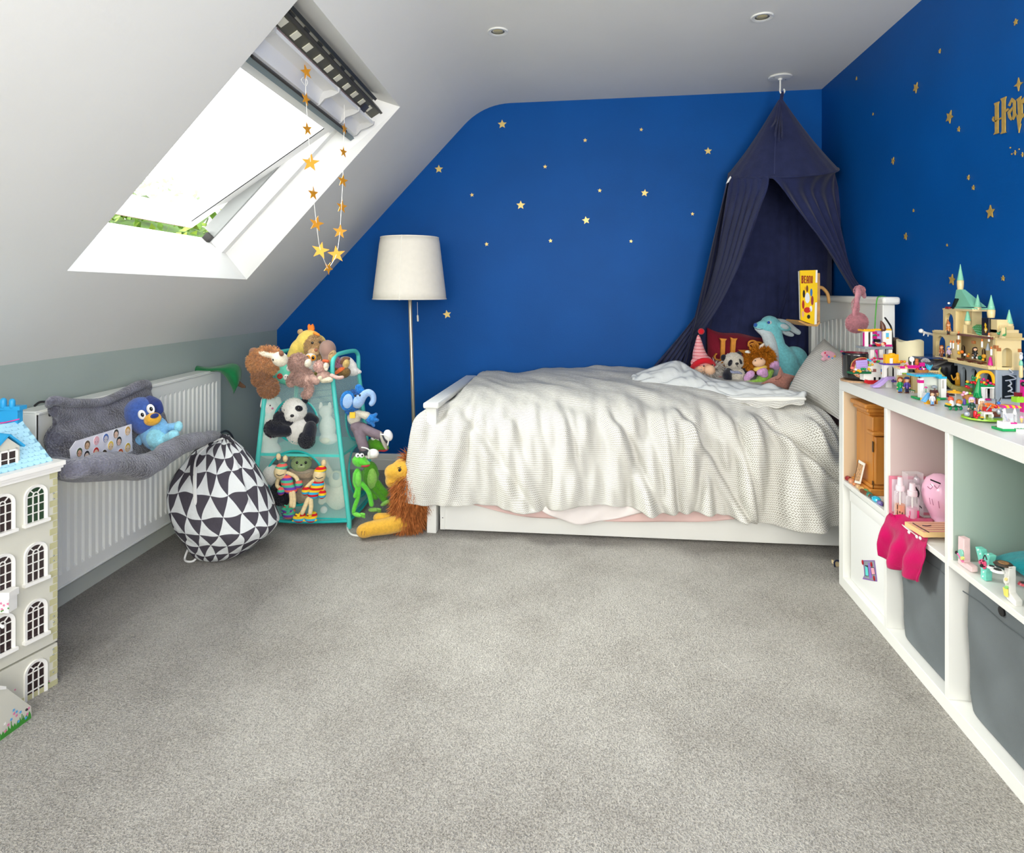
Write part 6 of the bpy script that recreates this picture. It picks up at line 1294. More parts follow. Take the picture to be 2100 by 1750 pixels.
# middle upper cell: card, sprays, money bank, cloth, sign
pf = root('paper_card', 'white card with pink border at the back of the middle cell', 'card', onX(1850, 1050, 1.05))
yy = cell[1]-.006
def fy(px, py, y=None): return onY(px, py, y or yy)
q = [fy(1823, 1056), fy(1823, 976), fy(1930, 978), fy(1930, 1058)]; MB().prism(q, V((0, -.0015, 0))).obj('card', M((222, 132, 152), .6), pf, smooth=False)
q = [fy(1829, 1049, yy-.002), fy(1829, 983, yy-.002), fy(1925, 985, yy-.002), fy(1925, 1052, yy-.002)]; MB().prism(q, V((0, -.0008, 0))).obj('card_face', M((226, 206, 216), .6), pf, smooth=False)
m_pet = bpy.data.materials.new('clear_plastic'); m_pet.use_nodes = True; nt = m_pet.node_tree; b = nt.nodes['Principled BSDF']; b.inputs['Base Color'].default_value = (.95, .93, .95, 1); b.inputs['Roughness'].default_value = .06
tr = nt.nodes.new('ShaderNodeBsdfTransparent'); mx = nt.nodes.new('ShaderNodeMixShader'); lw = nt.nodes.new('ShaderNodeLayerWeight'); lw.inputs[0].default_value = .35
mmx = nt.nodes.new('ShaderNodeMath'); mmx.operation = 'MULTIPLY_ADD'; nt.links.new(lw.outputs['Facing'], mmx.inputs[0]); mmx.inputs[1].default_value = .6; mmx.inputs[2].default_value = .12
nt.links.new(mmx.outputs[0], mx.inputs[0]); nt.links.new(tr.outputs[0], mx.inputs[1]); nt.links.new(b.outputs[0], mx.inputs[2]); nt.links.new(mx.outputs[0], nt.nodes['Material Output'].inputs[0])
def liquid(c):
    m = bpy.data.materials.new('liquid'); m.use_nodes = True; nt = m.node_tree; b = nt.nodes['Principled BSDF']; b.inputs['Base Color'].default_value = (*lin(c), 1); b.inputs['Roughness'].default_value = .1; b.inputs['Alpha'].default_value = .8; return m
def pyb(d): return HY+FP*(H-ZB)/d
def spray(lab, px, pb, pt, wpx, d, fill, lc, cap, ink, txt):
    pt += pyb(d)-pb; pb = pyb(d); t = T('spray_bottle', lab, 'bottle', px, pb, d, 'body sprays in the middle cell'); k = t.k; c = V(t.o.location); H_ = (pb-pt)*k; r_ = wpx/2*k
    MB().lathe([(.001, 0), (r_*.92, 0), (r_, .004), (r_, H_*.58), (r_*.9, H_*.64), (r_*.55, H_*.69), (r_*.5, H_*.72)], c, 28, cap=False).obj('bottle', m_pet, t.o, smooth=True)
    if fill: MB().lathe([(.001, .002), (r_*.88, .003), (r_*.93, .006), (r_*.93, H_*fill), (.001, H_*fill)], c, 24).obj('liquid', liquid(lc), t.o)
    MB().lathe([(r_*.72, H_*.67), (r_*.78, H_*.70), (r_*.74, H_*.80), (r_*.5, H_*.81), (r_*.42, H_*1.0), (.001, H_*1.0)], c, 24).obj('spray_cap', cap, t.o)
    MB().tube([c+V((0, 0, .01)), c+V((0, 0, H_*.7))], .0022, 6, False).obj('dip_tube', m_trim, t.o)
    for i, (dx, z0, z1, wd_) in enumerate(txt):            # printed strokes following the label
        a = dx; nd = RT*math.sin(a)-FW*math.cos(a)
        MB().tube([c+nd*(r_*1.01)+V((0, 0, H_*z0)), c+nd*(r_*1.01)+V((0, 0, H_*z1))], wd_, 6, False).obj('label_print', M(ink, .4), t.o)
m_cap = M((236, 218, 224), .3, .4)
spray('slim spray bottle half full of amber liquid in the middle cell', 1846, 1057, 974, 22, 1.945, .33, (226, 130, 40), m_cap, (70, 40, 30), ((-1.0, .05, .2, .0012), (-1.0, .24, .34, .0012), (-.6, .16, .19, .0014), (-.2, .14, .17, .0014)))
spray('slim spray bottle with pink print in front of the clear gift box', 1871, 1055, 977, 24, 1.915, .36, (226, 166, 190), m_cap, (214, 40, 110), ((-1.0, .05, .10, .0016), (-1.0, .12, .17, .0016), (-.9, .2, .3, .001), (.4, .1, .3, .0035)))
gbx = T('gift_box', 'clear plastic gift box with a bottle inside behind the sprays', 'box', 1882, pyb(1.94), 1.94)
gbx.B('box', m_pet, 1862, 972, 1894, 1068, 20, 0); gbx.C('flask', m_pet, [(1880, 1058, 7, 10), (1880, 1015, 7, 10), (1880, 996, 5, 10)]); gbx.C('flask_cap', M((190, 186, 190), .2, metal=.5), [(1880, 989, 6, 10), (1880, 983, 6, 10)]); gbx.C('ribbon', m_black, [(1878, 1000, 1.4, -1), (1884, 1012, 1.8, -1), (1880, 1030, 1.2, -1), (1890, 1042, 1, -1)])
mb_ = T('money_bank', 'glossy pink pear shaped money bank with coin slot behind the divider', 'money bank', 1930, pyb(1.90), 1.90)
m_pkg = M((244, 190, 216), .15, .5, clear=.5); k = mb_.k; c = V(mb_.o.location)
MB().lathe([(.001, 0), (.030, 0), (.032, .006), (.026, .013), (.031, .026), (.046, .058), (.0505, .085), (.048, .11), (.038, .132), (.02, .145), (.001, .148)], c, 40).obj('bank_body', m_pkg, mb_.o, smooth=True)
mb_.P('coin_slot', m_black, [(1909, 983), (1929, 991), (1929, 994), (1909, 986)], 2, -29.5)
for pts in ([(1902, 998), (1908, 1003), (1912, 998), (1908, 993)], [(1916, 996), (1922, 1002), (1926, 996)], [(1906, 1022), (1908, 1034)], [(1911, 1024), (1914, 1036)], [(1924, 1029), (1926, 1042)]): mb_.C('embossed_line', M((206, 140, 172), .3), [(x, y, .8, -31.5 if y < 1010 else -27) for x, y in pts])
clt = root('cloth', 'magenta cloth draped over the front edge of the middle shelf cell', 'cloth', onX(1850, 1080, XF))
m_mag = M((184, 4, 86), .9, .12, nz=(14, .06), bump=(200, .15), sheen=.2)
zt = ZB+.004
top_ = [onZ(x, y, zt+.006) for x, y in ((1828, 1059), (1840, 1058), (1862, 1056), (1880, 1056), (1897, 1062), (1915, 1068))]
edge = [V((XF-.008, onX(x, y, XF).y, zt+.010)) for x, y in ((1817, 1068), (1826, 1080), (1845, 1092), (1868, 1103), (1890, 1116), (1918, 1116))]
edge = [onX(x, y, XF-.008) for x, y in ((1816, 1066), (1829, 1076), (1845, 1086), (1862, 1097), (1880, 1108), (1899, 1120))]
hemc = [onX(x, y, XF-.012) for x, y in ((1813, 1140), (1822, 1155), (1838, 1168), (1854, 1172), (1870, 1188), (1886, 1194))]
def clf(u, v):
    tup = lambda L: V(curve([tuple(p) for p in L], u)); a, b_, c_ = tup(top_), tup(edge), tup(hemc)
    if v < .35: k = v/.35; p = lerp(a, b_, k); p.z += .012*math.sin(k*math.pi)+.006*N.noise(V((u*6, v*6, 3)))
    else: k = (v-.35)/.65; p = lerp(b_, c_, k); p.x -= (.010*math.sin(k*2.4)+.012*math.sin(u*17+k*2)*sstep(0, .5, k)+.005*N.noise(V((u*8, v*5, 1))))
    return p
MB().grid(clf, 50, 44).obj('cloth_body', m_mag, clt, smooth=True, solid=.003, flipfix=False)
MB().tube([onX(1818, 1140, XF-.022), onX(1835, 1160, XF-.024), onX(1852, 1165, XF-.026)], .0012, 5).obj('hem_stitch', M((180, 8, 84), .9), clt)
for x, y in ((1864, 1092), (1880, 1101), (1887, 1104)): p = onX(x, y, XF-.018); MB().ell(p, (.003, .006, .005), seg=8, rings=6).obj('bead', m_trim, clt)
sg = root('wooden_sign', 'striped wooden tile lying on the magenta cloth', 'sign', onZ(1895, 1085, zt))
zs_ = zt+.020; q = [onZ(x, y, zs_) for x, y in ((1855.5, 1070), (1955, 1071), (1955, 1093), (1894, 1093))]; MB().hexa([p-UP*.0 for p in q], [p+V((.0, 0, -.013)) for p in q]).obj('tile', M((232, 196, 138), .5), sg, smooth=False)
for k in range(5):
    a, b_ = lerp(q[0], q[3], .10+k*.19), lerp(q[1], q[2], .10+k*.19); c_, d_ = lerp(q[0], q[3], .17+k*.19), lerp(q[1], q[2], .17+k*.19); MB().prism([lerp(p, o_, .04)+UP*.0006 for p, o_ in ((a, b_), (b_, a), (d_, c_), (c_, d_))], UP*.0004).obj('stripe', M((226, 150, 150), .6), sg, smooth=False)
MB().tube([onZ(1872, 1073, zs_+.002), onZ(1885, 1081, zs_+.002), onZ(1905, 1092, zs_+.002)], .0012, 5).obj('drawn_line', m_black, sg); MB().tube([onZ(1892, 1078, zs_+.002), onZ(1901, 1079, zs_+.002), onZ(1909, 1078, zs_+.002)], .0012, 5).obj('drawn_line', m_black, sg)
ft = T('fabric_flower', 'folded pink fabric flower on the edge of the middle shelf', 'flower', 1930, 1119, 1.86); m_ff = M((238, 170, 172), .8, nz=(40, .1))
for a in range(5): ft.C('petal', m_ff, [(1936-8*math.cos(a*.6), 1108-10*math.sin(a*.7)+6, 5, -a), (1930, 1110, 6, -a-2)], flat=.5)
# near upper cell: wooden letters, teal bag with badges, small car
def wl(name, lab, poly, mat, x, th=.017):
    o = root(name, lab, 'letter', onX(poly[0][0], poly[0][1], x), 'painted wooden letters'); MB().prism([onX(px, py, x) for px, py in poly], V((th, .004, 0))).obj('letter_body', mat, o, smooth=False, bev=.0012); return o
m_lp, m_lt, m_lw = M((238, 204, 204), .6, nz=(60, .06)), M((122, 214, 194), .5, nz=(60, .08)), M((238, 236, 230), .6, nz=(40, .03))
def q7(pts): return [(1920+x/7.289, 1080+y/7.289) for x, y in pts]
L1 = wl('wooden_letter', 'pale pink wooden letter L with a butterfly on the near upper cell', q7([(327, 143), (412, 185), (418, 530), (530, 610), (526, 686), (322, 545)]), m_lp, .917)
Y1 = wl('wooden_letter', 'mint spotted wooden letter Y with a ladybird on the near upper cell', q7([(580, 300), (655, 345), (692, 470), (724, 395), (805, 440), (738, 700), (738, 820), (662, 765), (662, 640)]), m_lt, .926)
L2 = wl('wooden_letter', 'white wooden letter L with a flower pot on the near upper cell', q7([(1018, 585), (1086, 605), (1088, 985), (1188, 1120), (1182, 1200), (1052, 1080), (1010, 740)]), m_lw, .918)
def deco(par, nm, pts, col, x, th=.004): MB().prism([onX(px, py, x) for px, py in q7(pts)], V((th, 0, 0))).obj(nm, M(col, .6), par, smooth=False, bev=.0008)
def disc(cx, cy, rx, ry, n=12): return [(cx+rx*math.cos(2*math.pi*i/n), cy+ry*math.sin(2*math.pi*i/n)) for i in range(n)]
deco(L1, 'butterfly_wing', disc(350, 415, 40, 75), (140, 206, 186), .912); deco(L1, 'butterfly_body', [(300, 400), (315, 395), (400, 535), (380, 540)], (236, 120, 170), .910); deco(L1, 'butterfly_spot', disc(380, 475, 25, 28), (220, 220, 130), .908); deco(L1, 'butterfly_head', disc(293, 388, 18, 25), (30, 30, 30), .910)
deco(Y1, 'ladybird', disc(665, 530, 36, 42), (232, 90, 130), .919); deco(Y1, 'ladybird', disc(705, 575, 24, 64), (232, 90, 130), .921); deco(Y1, 'ladybird_head', disc(668, 585, 20, 26), (40, 30, 34), .918)
for x, y in ((650, 510), (690, 515), (665, 545), (700, 600)): deco(Y1, 'ladybird_spot', disc(x, y, 7, 9), (40, 30, 34), .9175)
for x, y in ((620, 350), (650, 410), (770, 420), (700, 680), (690, 745)): deco(Y1, 'painted_dot', disc(x, y, 8, 12), (236, 244, 240), .9245, .002)
MB().tube([onX(*q7([(700, 490)])[0], .915), onX(*q7([(722, 435)])[0], .913), onX(*q7([(735, 440)])[0], .913), onX(*q7([(755, 495)])[0], .913)], .0013, 6).obj('antenna', m_black, Y1)
deco(L2, 'painted_flower', disc(1035, 800, 36, 62), (240, 238, 228), .912); deco(L2, 'flower_centre', disc(1030, 790, 18, 24), (246, 226, 150), .909); deco(L2, 'painted_leaf', disc(1035, 910, 20, 26), (150, 214, 120), .912); deco(L2, 'painted_pot', [(990, 905), (1052, 940), (1048, 1060), (1008, 1030)], (240, 224, 110), .912)
tb_ = root('felt_bag', 'teal felt pouch covered with round badges lying in the near upper cell', 'bag', onZ(2060, 1190, ZB)); m_tl2 = M((0, 138, 146), .9, .1, nz=(60, .12), bump=(300, .3), sheen=.2)
def tbf(u, v):
    p = V((lerp(.985, 1.235, u), lerp(1.775, 1.40, v), ZB+.004+.085*max(0, math.sin(min(u*1.3+.1, 1)*math.pi))**.8*math.sin(v*math.pi*.9+.1)+.01*N.noise(V((u*5, v*5, 2))))); return p
MB().grid(tbf, 30, 30).obj('pouch', m_tl2, tb_, smooth=True, solid=.006, flipfix=False)
for (x, y), a_, c in (((2058, 1158), 14, (66, 56, 46)), ((2046, 1172), 10, (224, 224, 218)), ((2034, 1165), 7, (214, 214, 210)), ((2100, 1200), 8, (150, 50, 60))):
    e_ = onZ(x, y, ZB+.075); MB().lathe([(.001, .004), (a_*.0011, .004), (a_*.0014, .0)], e_, 24).obj('badge', M(c, .3), tb_); MB().lathe([(.001, .0055), (a_*.0007, .005), (a_*.0008, .003)], e_, 20).obj('badge_print', M((40, 40, 40) if c[0] > 100 else (150, 110, 70), .4, nz=(300, .5)), tb_)
cr = T('toy_car', 'little blue glass like toy car at the edge of the near upper cell', 'toy car', 2098, 1262, 1.52)
cr.U('body', M((36, 120, 190), .08, .6, clear=.6), [(2102, 1252, 14, 8, 10, 0, 30), (2104, 1246, 9, 6, 8, 0, 30)], 1.4); cr.E('wheel', M((60, 190, 216), .2), 2092, 1254, 3.5, dd=-9); cr.E('window', M((20, 40, 90), .1), 2102, 1245, 6, 3, 3, -8, 30)
# ================================================================ things on top of the shelf unit
def dz(py): return FP*(H-ST)/(py-HY)
def TB(name, lab, cat, px, py, group=None): return T(name, lab, cat, px, py, dz(py), group)
def pl_(c): return M(c, .25, .5)
m_trp = m_pet
WHT, TAN_, GRY, BLK, BRN, RED, ORG, YEL, LIM, GRN, DGR, AQU, BLU, LAV, PUR, MAG, PNK, GLD, OLV = [pl_(c) for c in ((240, 238, 232), (222, 198, 142), (146, 154, 160), (26, 26, 28), (104, 56, 36), (206, 28, 40), (240, 120, 40), (246, 178, 30), (150, 206, 50), (20, 150, 80), (16, 100, 60), (50, 176, 210), (46, 110, 190), (186, 160, 222), (92, 66, 160), (206, 30, 130), (240, 160, 190), (206, 150, 40), (150, 146, 74))]
def br(t, part, mat, x0, y0, x1, y1, th=12, dd=0, studs=True, par=None):
    """toy brick seen in the frame between (x0,y0) and (x1,y1), th deep, with studs on top"""
    k = t.k; mb = MB().prism([t.W(x0, y0, dd), t.W(x1, y0, dd), t.W(x1, y1, dd), t.W(x0, y1, dd)], FW*th*k)
    if studs:
        p = .008/k; nx, ny = max(1, round((x1-x0)/p)), max(1, min(3, round(th/p)))
        for i in range(nx):
            for j in range(ny): mb.lathe([(.0024, 0), (.0024, .0018), (.001, .0018)], t.W(x0+(x1-x0)*(i+.5)/nx, y0, dd+th*(j+.5)/ny), 8)
    return mb.obj(part, mat, par or t.o, smooth=None)
SKN = pl_((240, 190, 150))
def fig(lab, x, base, h, hair, top, legs, d=None, long=False, hat=None, g_='toy figures standing on the shelf top', name='toy_figure'):
    t = T(name, lab, 'figure', x, base, d or dz(base), g_); u = h/40
    for s_ in (-1, 1):
        t.C('leg', legs, [(x+s_*2.3*u, base-13*u, 2.6*u), (x+s_*2.4*u, base-3*u, 2.2*u)]); t.E('shoe', BRN, x+s_*2.6*u, base-1.6*u, 2.8*u, 1.6*u, 3*u, -1)
    t.U('torso', top, [[(x, base-24*u, 4*u), (x, base-19*u, 3.6*u), (x, base-14*u, 4.2*u)]], .9*u)
    for s_ in (-1, 1): t.C('arm', top, [(x+s_*4.4*u, base-24*u, 1.7*u), (x+s_*6.6*u, base-19*u, 1.6*u, -1), (x+s_*7*u, base-15*u, 1.4*u, -4)]); t.E('hand', SKN, x+s_*7*u, base-13.4*u, 1.6*u, 1.6*u, 1.6*u, -5)
    t.E('head', SKN, x, base-31.5*u, 5*u, 5.4*u, 4.8*u)
    for s_ in (-1, 1): t.E('eye', m_eye, x+s_*1.8*u, base-31.5*u, .8*u, 1*u, .5*u, -4.8*u, seg=8, rings=6)
    t.U('hair', hair, [(x, base-34.5*u, 6*u, 4.6*u, 5.6*u, 1.2*u), [(x-4.6*u, base-33*u, 2.4*u, 1), (x-5*u, base-27*u, 2.2*u, 2)], [(x+4.6*u, base-33*u, 2.4*u, 1), (x+5*u, base-(20 if long else 27)*u, 2.6*u, 3)]], .9*u)
    if hat: t.U('cap', hat, [(x, base-37*u, 6.2*u, 3.4*u, 6*u), (x-5*u, base-35.6*u, 4*u, 1.2*u, 4*u, -2)], .9*u)
    return t
def text(s_, size):
    cu_ = bpy.data.curves.new('t', 'FONT'); cu_.body = s_; cu_.size = size; cu_.align_x = 'CENTER'; cu_.resolution_u = 3; o = bpy.data.objects.new('t', cu_)
    COL.objects.link(o); bpy.context.view_layer.update(); me = bpy.data.meshes.new_from_object(o.evaluated_get(bpy.context.evaluated_depsgraph_get()))
    vs = [v.co.copy() for v in me.vertices]; fs = [list(f.vertices) for f in me.polygons]; bpy.data.objects.remove(o); bpy.data.curves.remove(cu_); bpy.data.meshes.remove(me); return vs, fs
# coaster and mug
mg = T('mug', 'black mug with a round red and gold badge and maroon inside', 'mug', 1757, 0*1+HY+FP*(H-ST-.006)/2.33, 2.33); c = V(mg.o.location); r_ = .0475
co_ = root('coaster', 'round cork coaster under the black mug', 'coaster', (c.x, c.y, ST)); MB().lathe([(.001, 0), (.054, 0), (.055, .003), (.054, .0055), (.001, .0055)], (c.x, c.y, ST), 36).obj('disc', M((186, 150, 116), .8, nz=(200, .2)), co_)
m_mug = M((22, 20, 22), .12, .6, clear=.6)
MB().lathe([(.001, 0), (r_-.006, 0), (r_-.003, .004), (r_, .02), (r_+.001, .09), (r_+.002, .098), (r_-.002, .099)], c, 48, cap=False).obj('mug_body', m_mug, mg.o, smooth=True)
MB().lathe([(r_-.002, .099), (r_-.005, .09), (r_-.006, .02), (.001, .012)], c, 48, cap=False).obj('mug_inside', M((120, 34, 48), .2, .5), mg.o, smooth=True)
hd_ = RT*.9+FW*.5; MB().tube([c+hd_*(r_-.004)+UP*.082, c+hd_*(r_+.022)+UP*.084, c+hd_*(r_+.034)+UP*.055, c+hd_*(r_+.022)+UP*.026, c+hd_*(r_-.004)+UP*.022], .0055, 10).obj('handle', m_mug, mg.o)
def onmug(x, z, off=.0008):                          # flat label coordinates (metres) wrapped on the mug
    a = -.12+x/r_; rr = r_+.0008*(z/.09)+off; return c+RT*(rr*math.sin(a))-FW*(rr*math.cos(a))+UP*z
def mring(name, r0, r1, mat, off, zc=.049, n=40):
    mb = MB(); vs = []; 
    for i in range(n):
        a = 2*math.pi*i/n; vs += [onmug(r0*math.cos(a), zc+r0*math.sin(a), off), onmug(r1*math.cos(a), zc+r1*math.sin(a), off)]
    mb.add(vs, [(2*i, 2*i+1, (2*i+3) % (2*n), (2*i+2) % (2*n)) for i in range(n)]); mb.obj(name, mat, mg.o, smooth=False, flipfix=False)
mcr, mgd = M((236, 226, 190), .3), M((206, 160, 90), .3)
mring('badge_rim', .0355, .0375, mgd, .0010); mring('badge_ring', .0245, .0355, M((168, 44, 50), .3), .0009); mring('badge_disc', .0005, .0245, mcr, .0010); mring('badge_rim', .0235, .025, mgd, .0012)
def curved(s_, rad, a0, a1, size, mat, flip, zc=.049):
    for i, ch in enumerate(s_):
        a = lerp(a0, a1, i/max(1, len(s_)-1)); vs, fs = text(ch, size); mb = MB(); rt_ = a-math.pi/2 if not flip else a+math.pi/2
        pts = [(rad*math.cos(a)+(v.x*math.cos(rt_)-(v.y-size*.35)*math.sin(rt_)), rad*math.sin(a)+(v.x*math.sin(rt_)+(v.y-size*.35)*math.cos(rt_))) for v in vs]
        mb.add([onmug(x, zc+z, .0014) for x, z in pts], fs).obj('printed_letter', mat, mg.o, smooth=False, flipfix=False)
curved('HOGWARTS', .030, math.radians(190), math.radians(300), .0125, mcr, True); curved('PLATFORM', .030, math.radians(150), math.radians(50), .0085, m_black, False)
vs, fs = text('9', .036); MB().add([onmug(v.x-.002, .037+v.y, .0014) for v in vs], fs).obj('printed_number', m_black, mg.o, smooth=False, flipfix=False)
# candle, tin, dark box
cd = T('candle', 'thick cream pillar candle with a dipped rim behind the toys', 'candle', 1866, HY+FP*(H-ST)/2.26, 2.26); c = V(cd.o.location); rc = .042; ht = (HY+FP*(H-ST)/2.26-699)*cd.k
mbc = MB(); n = 48; prof = [(rc, 0), (rc, .02), (rc, ht), (rc-.005, ht), (rc-.007, ht-.012), (.001, ht-.014)]
mbc.lathe(prof, c, n, cap=False)
for v_ in mbc.v:
    if v_.z-c.z > ht-.016: v_.z += .004*math.sin(3*math.atan2(v_.y-c.y, v_.x-c.x)+.6)
mbc.obj('wax', M((224, 216, 180), .5, .3, nz=(8, .03)), cd.o, smooth=True); MB().tube([c+V((0, 0, ht-.014)), c+V((.001, 0, ht-.004))], .0012, 6, False).obj('wick', m_black, cd.o)
tn = T('tin', 'dark brown tin standing left of the cream candle', 'tin', 1834, HY+FP*(H-ST)/2.36, 2.36); tn.B('tin_body', M((70, 56, 50), .4, .4), 1824, 697, 1842, 780, 16, 0, bev=1); tn.B('tin_lid', M((92, 74, 66), .35, .4), 1822, 693, 1844, 700, 18, -1, bev=1)
sp = root('speaker_box', 'flat glossy black box between the candle and the toy castle', 'box', (1.17, 2.6, ST)); MB().box((1.09, 2.30, ST), (1.26, 2.50, ST+.10), bev=.004).obj('box_body', M((18, 20, 24), .15, .5, clear=.4), sp); MB().box((1.0885, 2.305, ST+.06), (1.09, 2.495, ST+.064)).obj('seam', M((130, 134, 140), .3, metal=.6), sp); MB().box((1.10, 2.33, ST+.10), (1.25, 2.47, ST+.103), bev=.001).obj('top_plate', M((30, 60, 110), .1, .6), sp)
# --- playhouse tower with the open pink room
t = T('toy_brick_house', 'two storey toy brick house with open magenta and lilac room and orange roof edge', 'toy house', 1805, HY+FP*(H-ST)/2.27, 2.27)
BY = HY+FP*(H-ST)/2.27
br(t, 'base_plate', GRY, 1782, BY-3, 1834, BY, 26, 0)
for x in (1785, 1803, 1822): br(t, 'pillar', WHT, x, 717, x+8, BY-3, 8, 2, False)
br(t, 'step', WHT, 1802, 738, 1820, 744, 10, -8, False); br(t, 'step', MAG, 1802, 735, 1819, 738, 10, -8, False); t.C('goblet', MAG, [(1797, 720, 3, -2), (1799, 728, 1.2, -2), (1800, 733, 1, -2)])
br(t, 'floor_plate', GRY, 1774, 712, 1831, 716, 34, -8)
for i, y in enumerate(range(680, 712, 5)):
    for j, x in enumerate(range(1789-(i % 2)*5, 1812, 10)):
        br(t, 'brick', (MAG, LAV)[(i+j) % 2], max(1789, x), y, min(1812, x+9.6), y+4.8, 6, 18, False)
br(t, 'side_wall', WHT, 1811, 678, 1829, 711, 5, 8, False); br(t, 'wall_foot', MAG, 1816, 707, 1830, 712, 7, 6, False); t.B('poster', M((96, 190, 226), .4), 1817, 683, 1823, 693, .4, 7.4); t.B('poster', M((240, 180, 60), .4), 1818, 692, 1823, 695, .4, 7.2)
br(t, 'window_wall', WHT, 1774, 680, 1781, 711, 5, 0, False); br(t, 'window_wall', WHT, 1786, 681, 1789, 711, 5, 0, False); t.B('window_pane', BLK, 1781, 682, 1786, 710, 2, 3); br(t, 'wall_foot', MAG, 1784, 707, 1791, 713, 6, -2, False); br(t, 'wall_edge', MAG, 1772, 682, 1774, 710, 5, 2, False)
br(t, 'roof_edge', YEL, 1771, 676, 1794, 680, 22, -2); br(t, 'roof_edge', YEL, 1794, 675, 1828, 678, 10, 10); br(t, 'shelf_slab', BLK, 1795, 696, 1806, 702, 6, 4, False)
t.C('plant', GRN, [(1791, 689, 1.2, 6), (1795, 687, 1.2, 6), (1798, 689, 1, 6)])
f1 = T('toy_figure', 'small toy figure lying in the open magenta room', 'figure', 1806, 711, 2.24, 'toy figures standing on the shelf top'); f1.C('body', RED, [(1797, 708, 2.4), (1804, 708, 2.6)]); f1.C('leg', BLK, [(1790, 709, 2), (1796, 709, 2.2)]); f1.E('head', SKN, 1810, 706, 3.4); f1.E('hair', RED, 1813, 705, 4, 3.4, 3.6, 1); f1.C('arm', SKN, [(1796, 703, 1.4), (1804, 706, 1.4)])
ic = T('chocolate_cone', 'brown swirled chocolate cone standing on the toy house roof', 'ornament', 1810, 676, 2.29); ic.U('swirl', M((96, 58, 40), .35, .5), [[(1811, 675, 6), (1810, 668, 5), (1808, 662, 3), (1806, 658, 1)]], .9)
sw = T('straw', 'black bent drinking straw sticking up behind the toy house', 'straw', 1829, BY-20, 2.33); sw.C('straw_tube', BLK, [(1815, 652, 1.7), (1822, 662, 1.7), (1828, 674, 1.7), (1830, 700, 1.7), (1830, 745, 1.7)])
# --- market building with red base
t = TB('toy_brick_shop', 'white toy brick wall on a red base with green balcony and lilac awning', 'toy house', 1795, 788)
t.P('base', RED, [(1773, 777), (1784, 781), (1784, 789), (1773, 785)], 1, 0); br(t, 'base', RED, 1784, 780, 1813, 789, 18, 0, False)
br(t, 'wall', WHT, 1771, 764, 1815, 780, 14, 0, False); br(t, 'wall', WHT, 1788, 745, 1815, 764, 10, 2); br(t, 'wall', WHT, 1780, 752, 1790, 762, 8, 0)
for x in (1792, 1802): t.B('doorway', BLK, x, 774, x+4, 780, 1, -.6)
t.B('window', M((150, 96, 90), .4), 1788, 757, 1797, 763, 1, 1.2); t.B('window', BLU, 1807, 757, 1814, 763, 1, -.6); t.B('window', M((186, 120, 60), .4), 1807, 763, 1814, 768, 1, -.6); br(t, 'balcony', DGR, 1744, 763, 1787, 767, 14, -10)
for x, y, m_ in ((1747, 760, BRN), (1755, 758, WHT), (1760, 760, YEL), (1764, 762, YEL), (1751, 762, ORG), (1768, 757, GRN), (1773, 757, GRN), (1782, 757, YEL), (1785, 760, TAN_)): t.E('market_goods', m_, x, y, 3, 2.6, 3, -10, seg=10, rings=8)
t.E('muffin', pl_((244, 120, 110)), 1748, 755, 4, 3, 4, -8); t.P('awning', LAV, [(1756, 740), (1779, 738), (1780, 752), (1778, 755), (1757, 758)], 3, -6, bev=.6)
for k in range(3): t.C('awning_rib', LAV, [(1756.5, 744+k*4.6, .8, -7), (1779, 742+k*4.6, .8, -7)], seg=6)
for x, y, m_ in ((1783, 749, LIM), (1789, 748, YEL), (1788, 738, MAG), (1793, 735, RED), (1797, 738, PNK), (1794, 742, RED), (1799, 742, GRN), (1802, 741, LIM), (1780, 738, AQU), (1785, 740, AQU)): t.E('fruit', m_, x, y, 2.6, 2.4, 2.6, 0, seg=10, rings=8)
# --- arch with dome, slide
t = TB('toy_brick_arch', 'white toy brick arch with purple plate and yellow dome over a lilac slide', 'toy house', 1830, 796)
def arch(t, part, mat, x0, y0, x1, y1, ox0, ox1, oy, th, dd=0):
    r__ = (ox1-ox0)/2; t.P(part, mat, [(x0, y1), (x0, y0), (x1, y0), (x1, y1), (ox1, y1), (ox1, oy+r__)]+[((ox0+ox1)/2+r__*math.cos(a), oy+r__-r__*math.sin(a)) for a in [math.pi*k/8 for k in range(1, 8)]]+[(ox0, oy+r__), (ox0, y1)], th, dd)
arch(t, 'arch', WHT, 1814, 748, 1843, 776, 1818, 1838, 751, 7); br(t, 'pillar', WHT, 1813, 748, 1819, 776, 8, -1, False); br(t, 'pillar', WHT, 1838, 750, 1846, 778, 8, -1, False); br(t, 'purple_plate', PUR, 1813, 746, 1846, 749, 18, -4); br(t, 'leg', WHT, 1821, 778, 1829, 796, 8, 4, False); br(t, 'leg', WHT, 1838, 778, 1845, 790, 8, 4, False); br(t, 'landing', PUR, 1830, 781, 1845, 784, 14, 0, False)
arch(t, 'dome', YEL, 1816, 727, 1843, 749, 1824, 1832, 735, 8, -2); t.E('dome_top', YEL, 1829, 729, 9, 5, 5, 2); t.B('little_door', WHT, 1825, 735, 1831, 746, 3, -3); br(t, 'dome_trim', YEL, 1838, 742, 1848, 747, 8, -2)
t.P('slide', LAV, [(1790, 792), (1797, 790), (1806, 784), (1814, 778), (1820, 774), (1836, 773), (1836, 778), (1822, 780), (1812, 790), (1804, 795), (1792, 796)], 12, -8, bev=.8)
for x, m_ in ((1855, ORG), (1850, YEL), (1861, YEL)): t.E('dome_trim', m_, x-6, 742, 3, 3, 3, -2, seg=10, rings=8)
fig('toy figure with auburn hair, green scarf and blue jeans', 1846, 806, 34, pl_((150, 70, 30)), GRN, BLU)
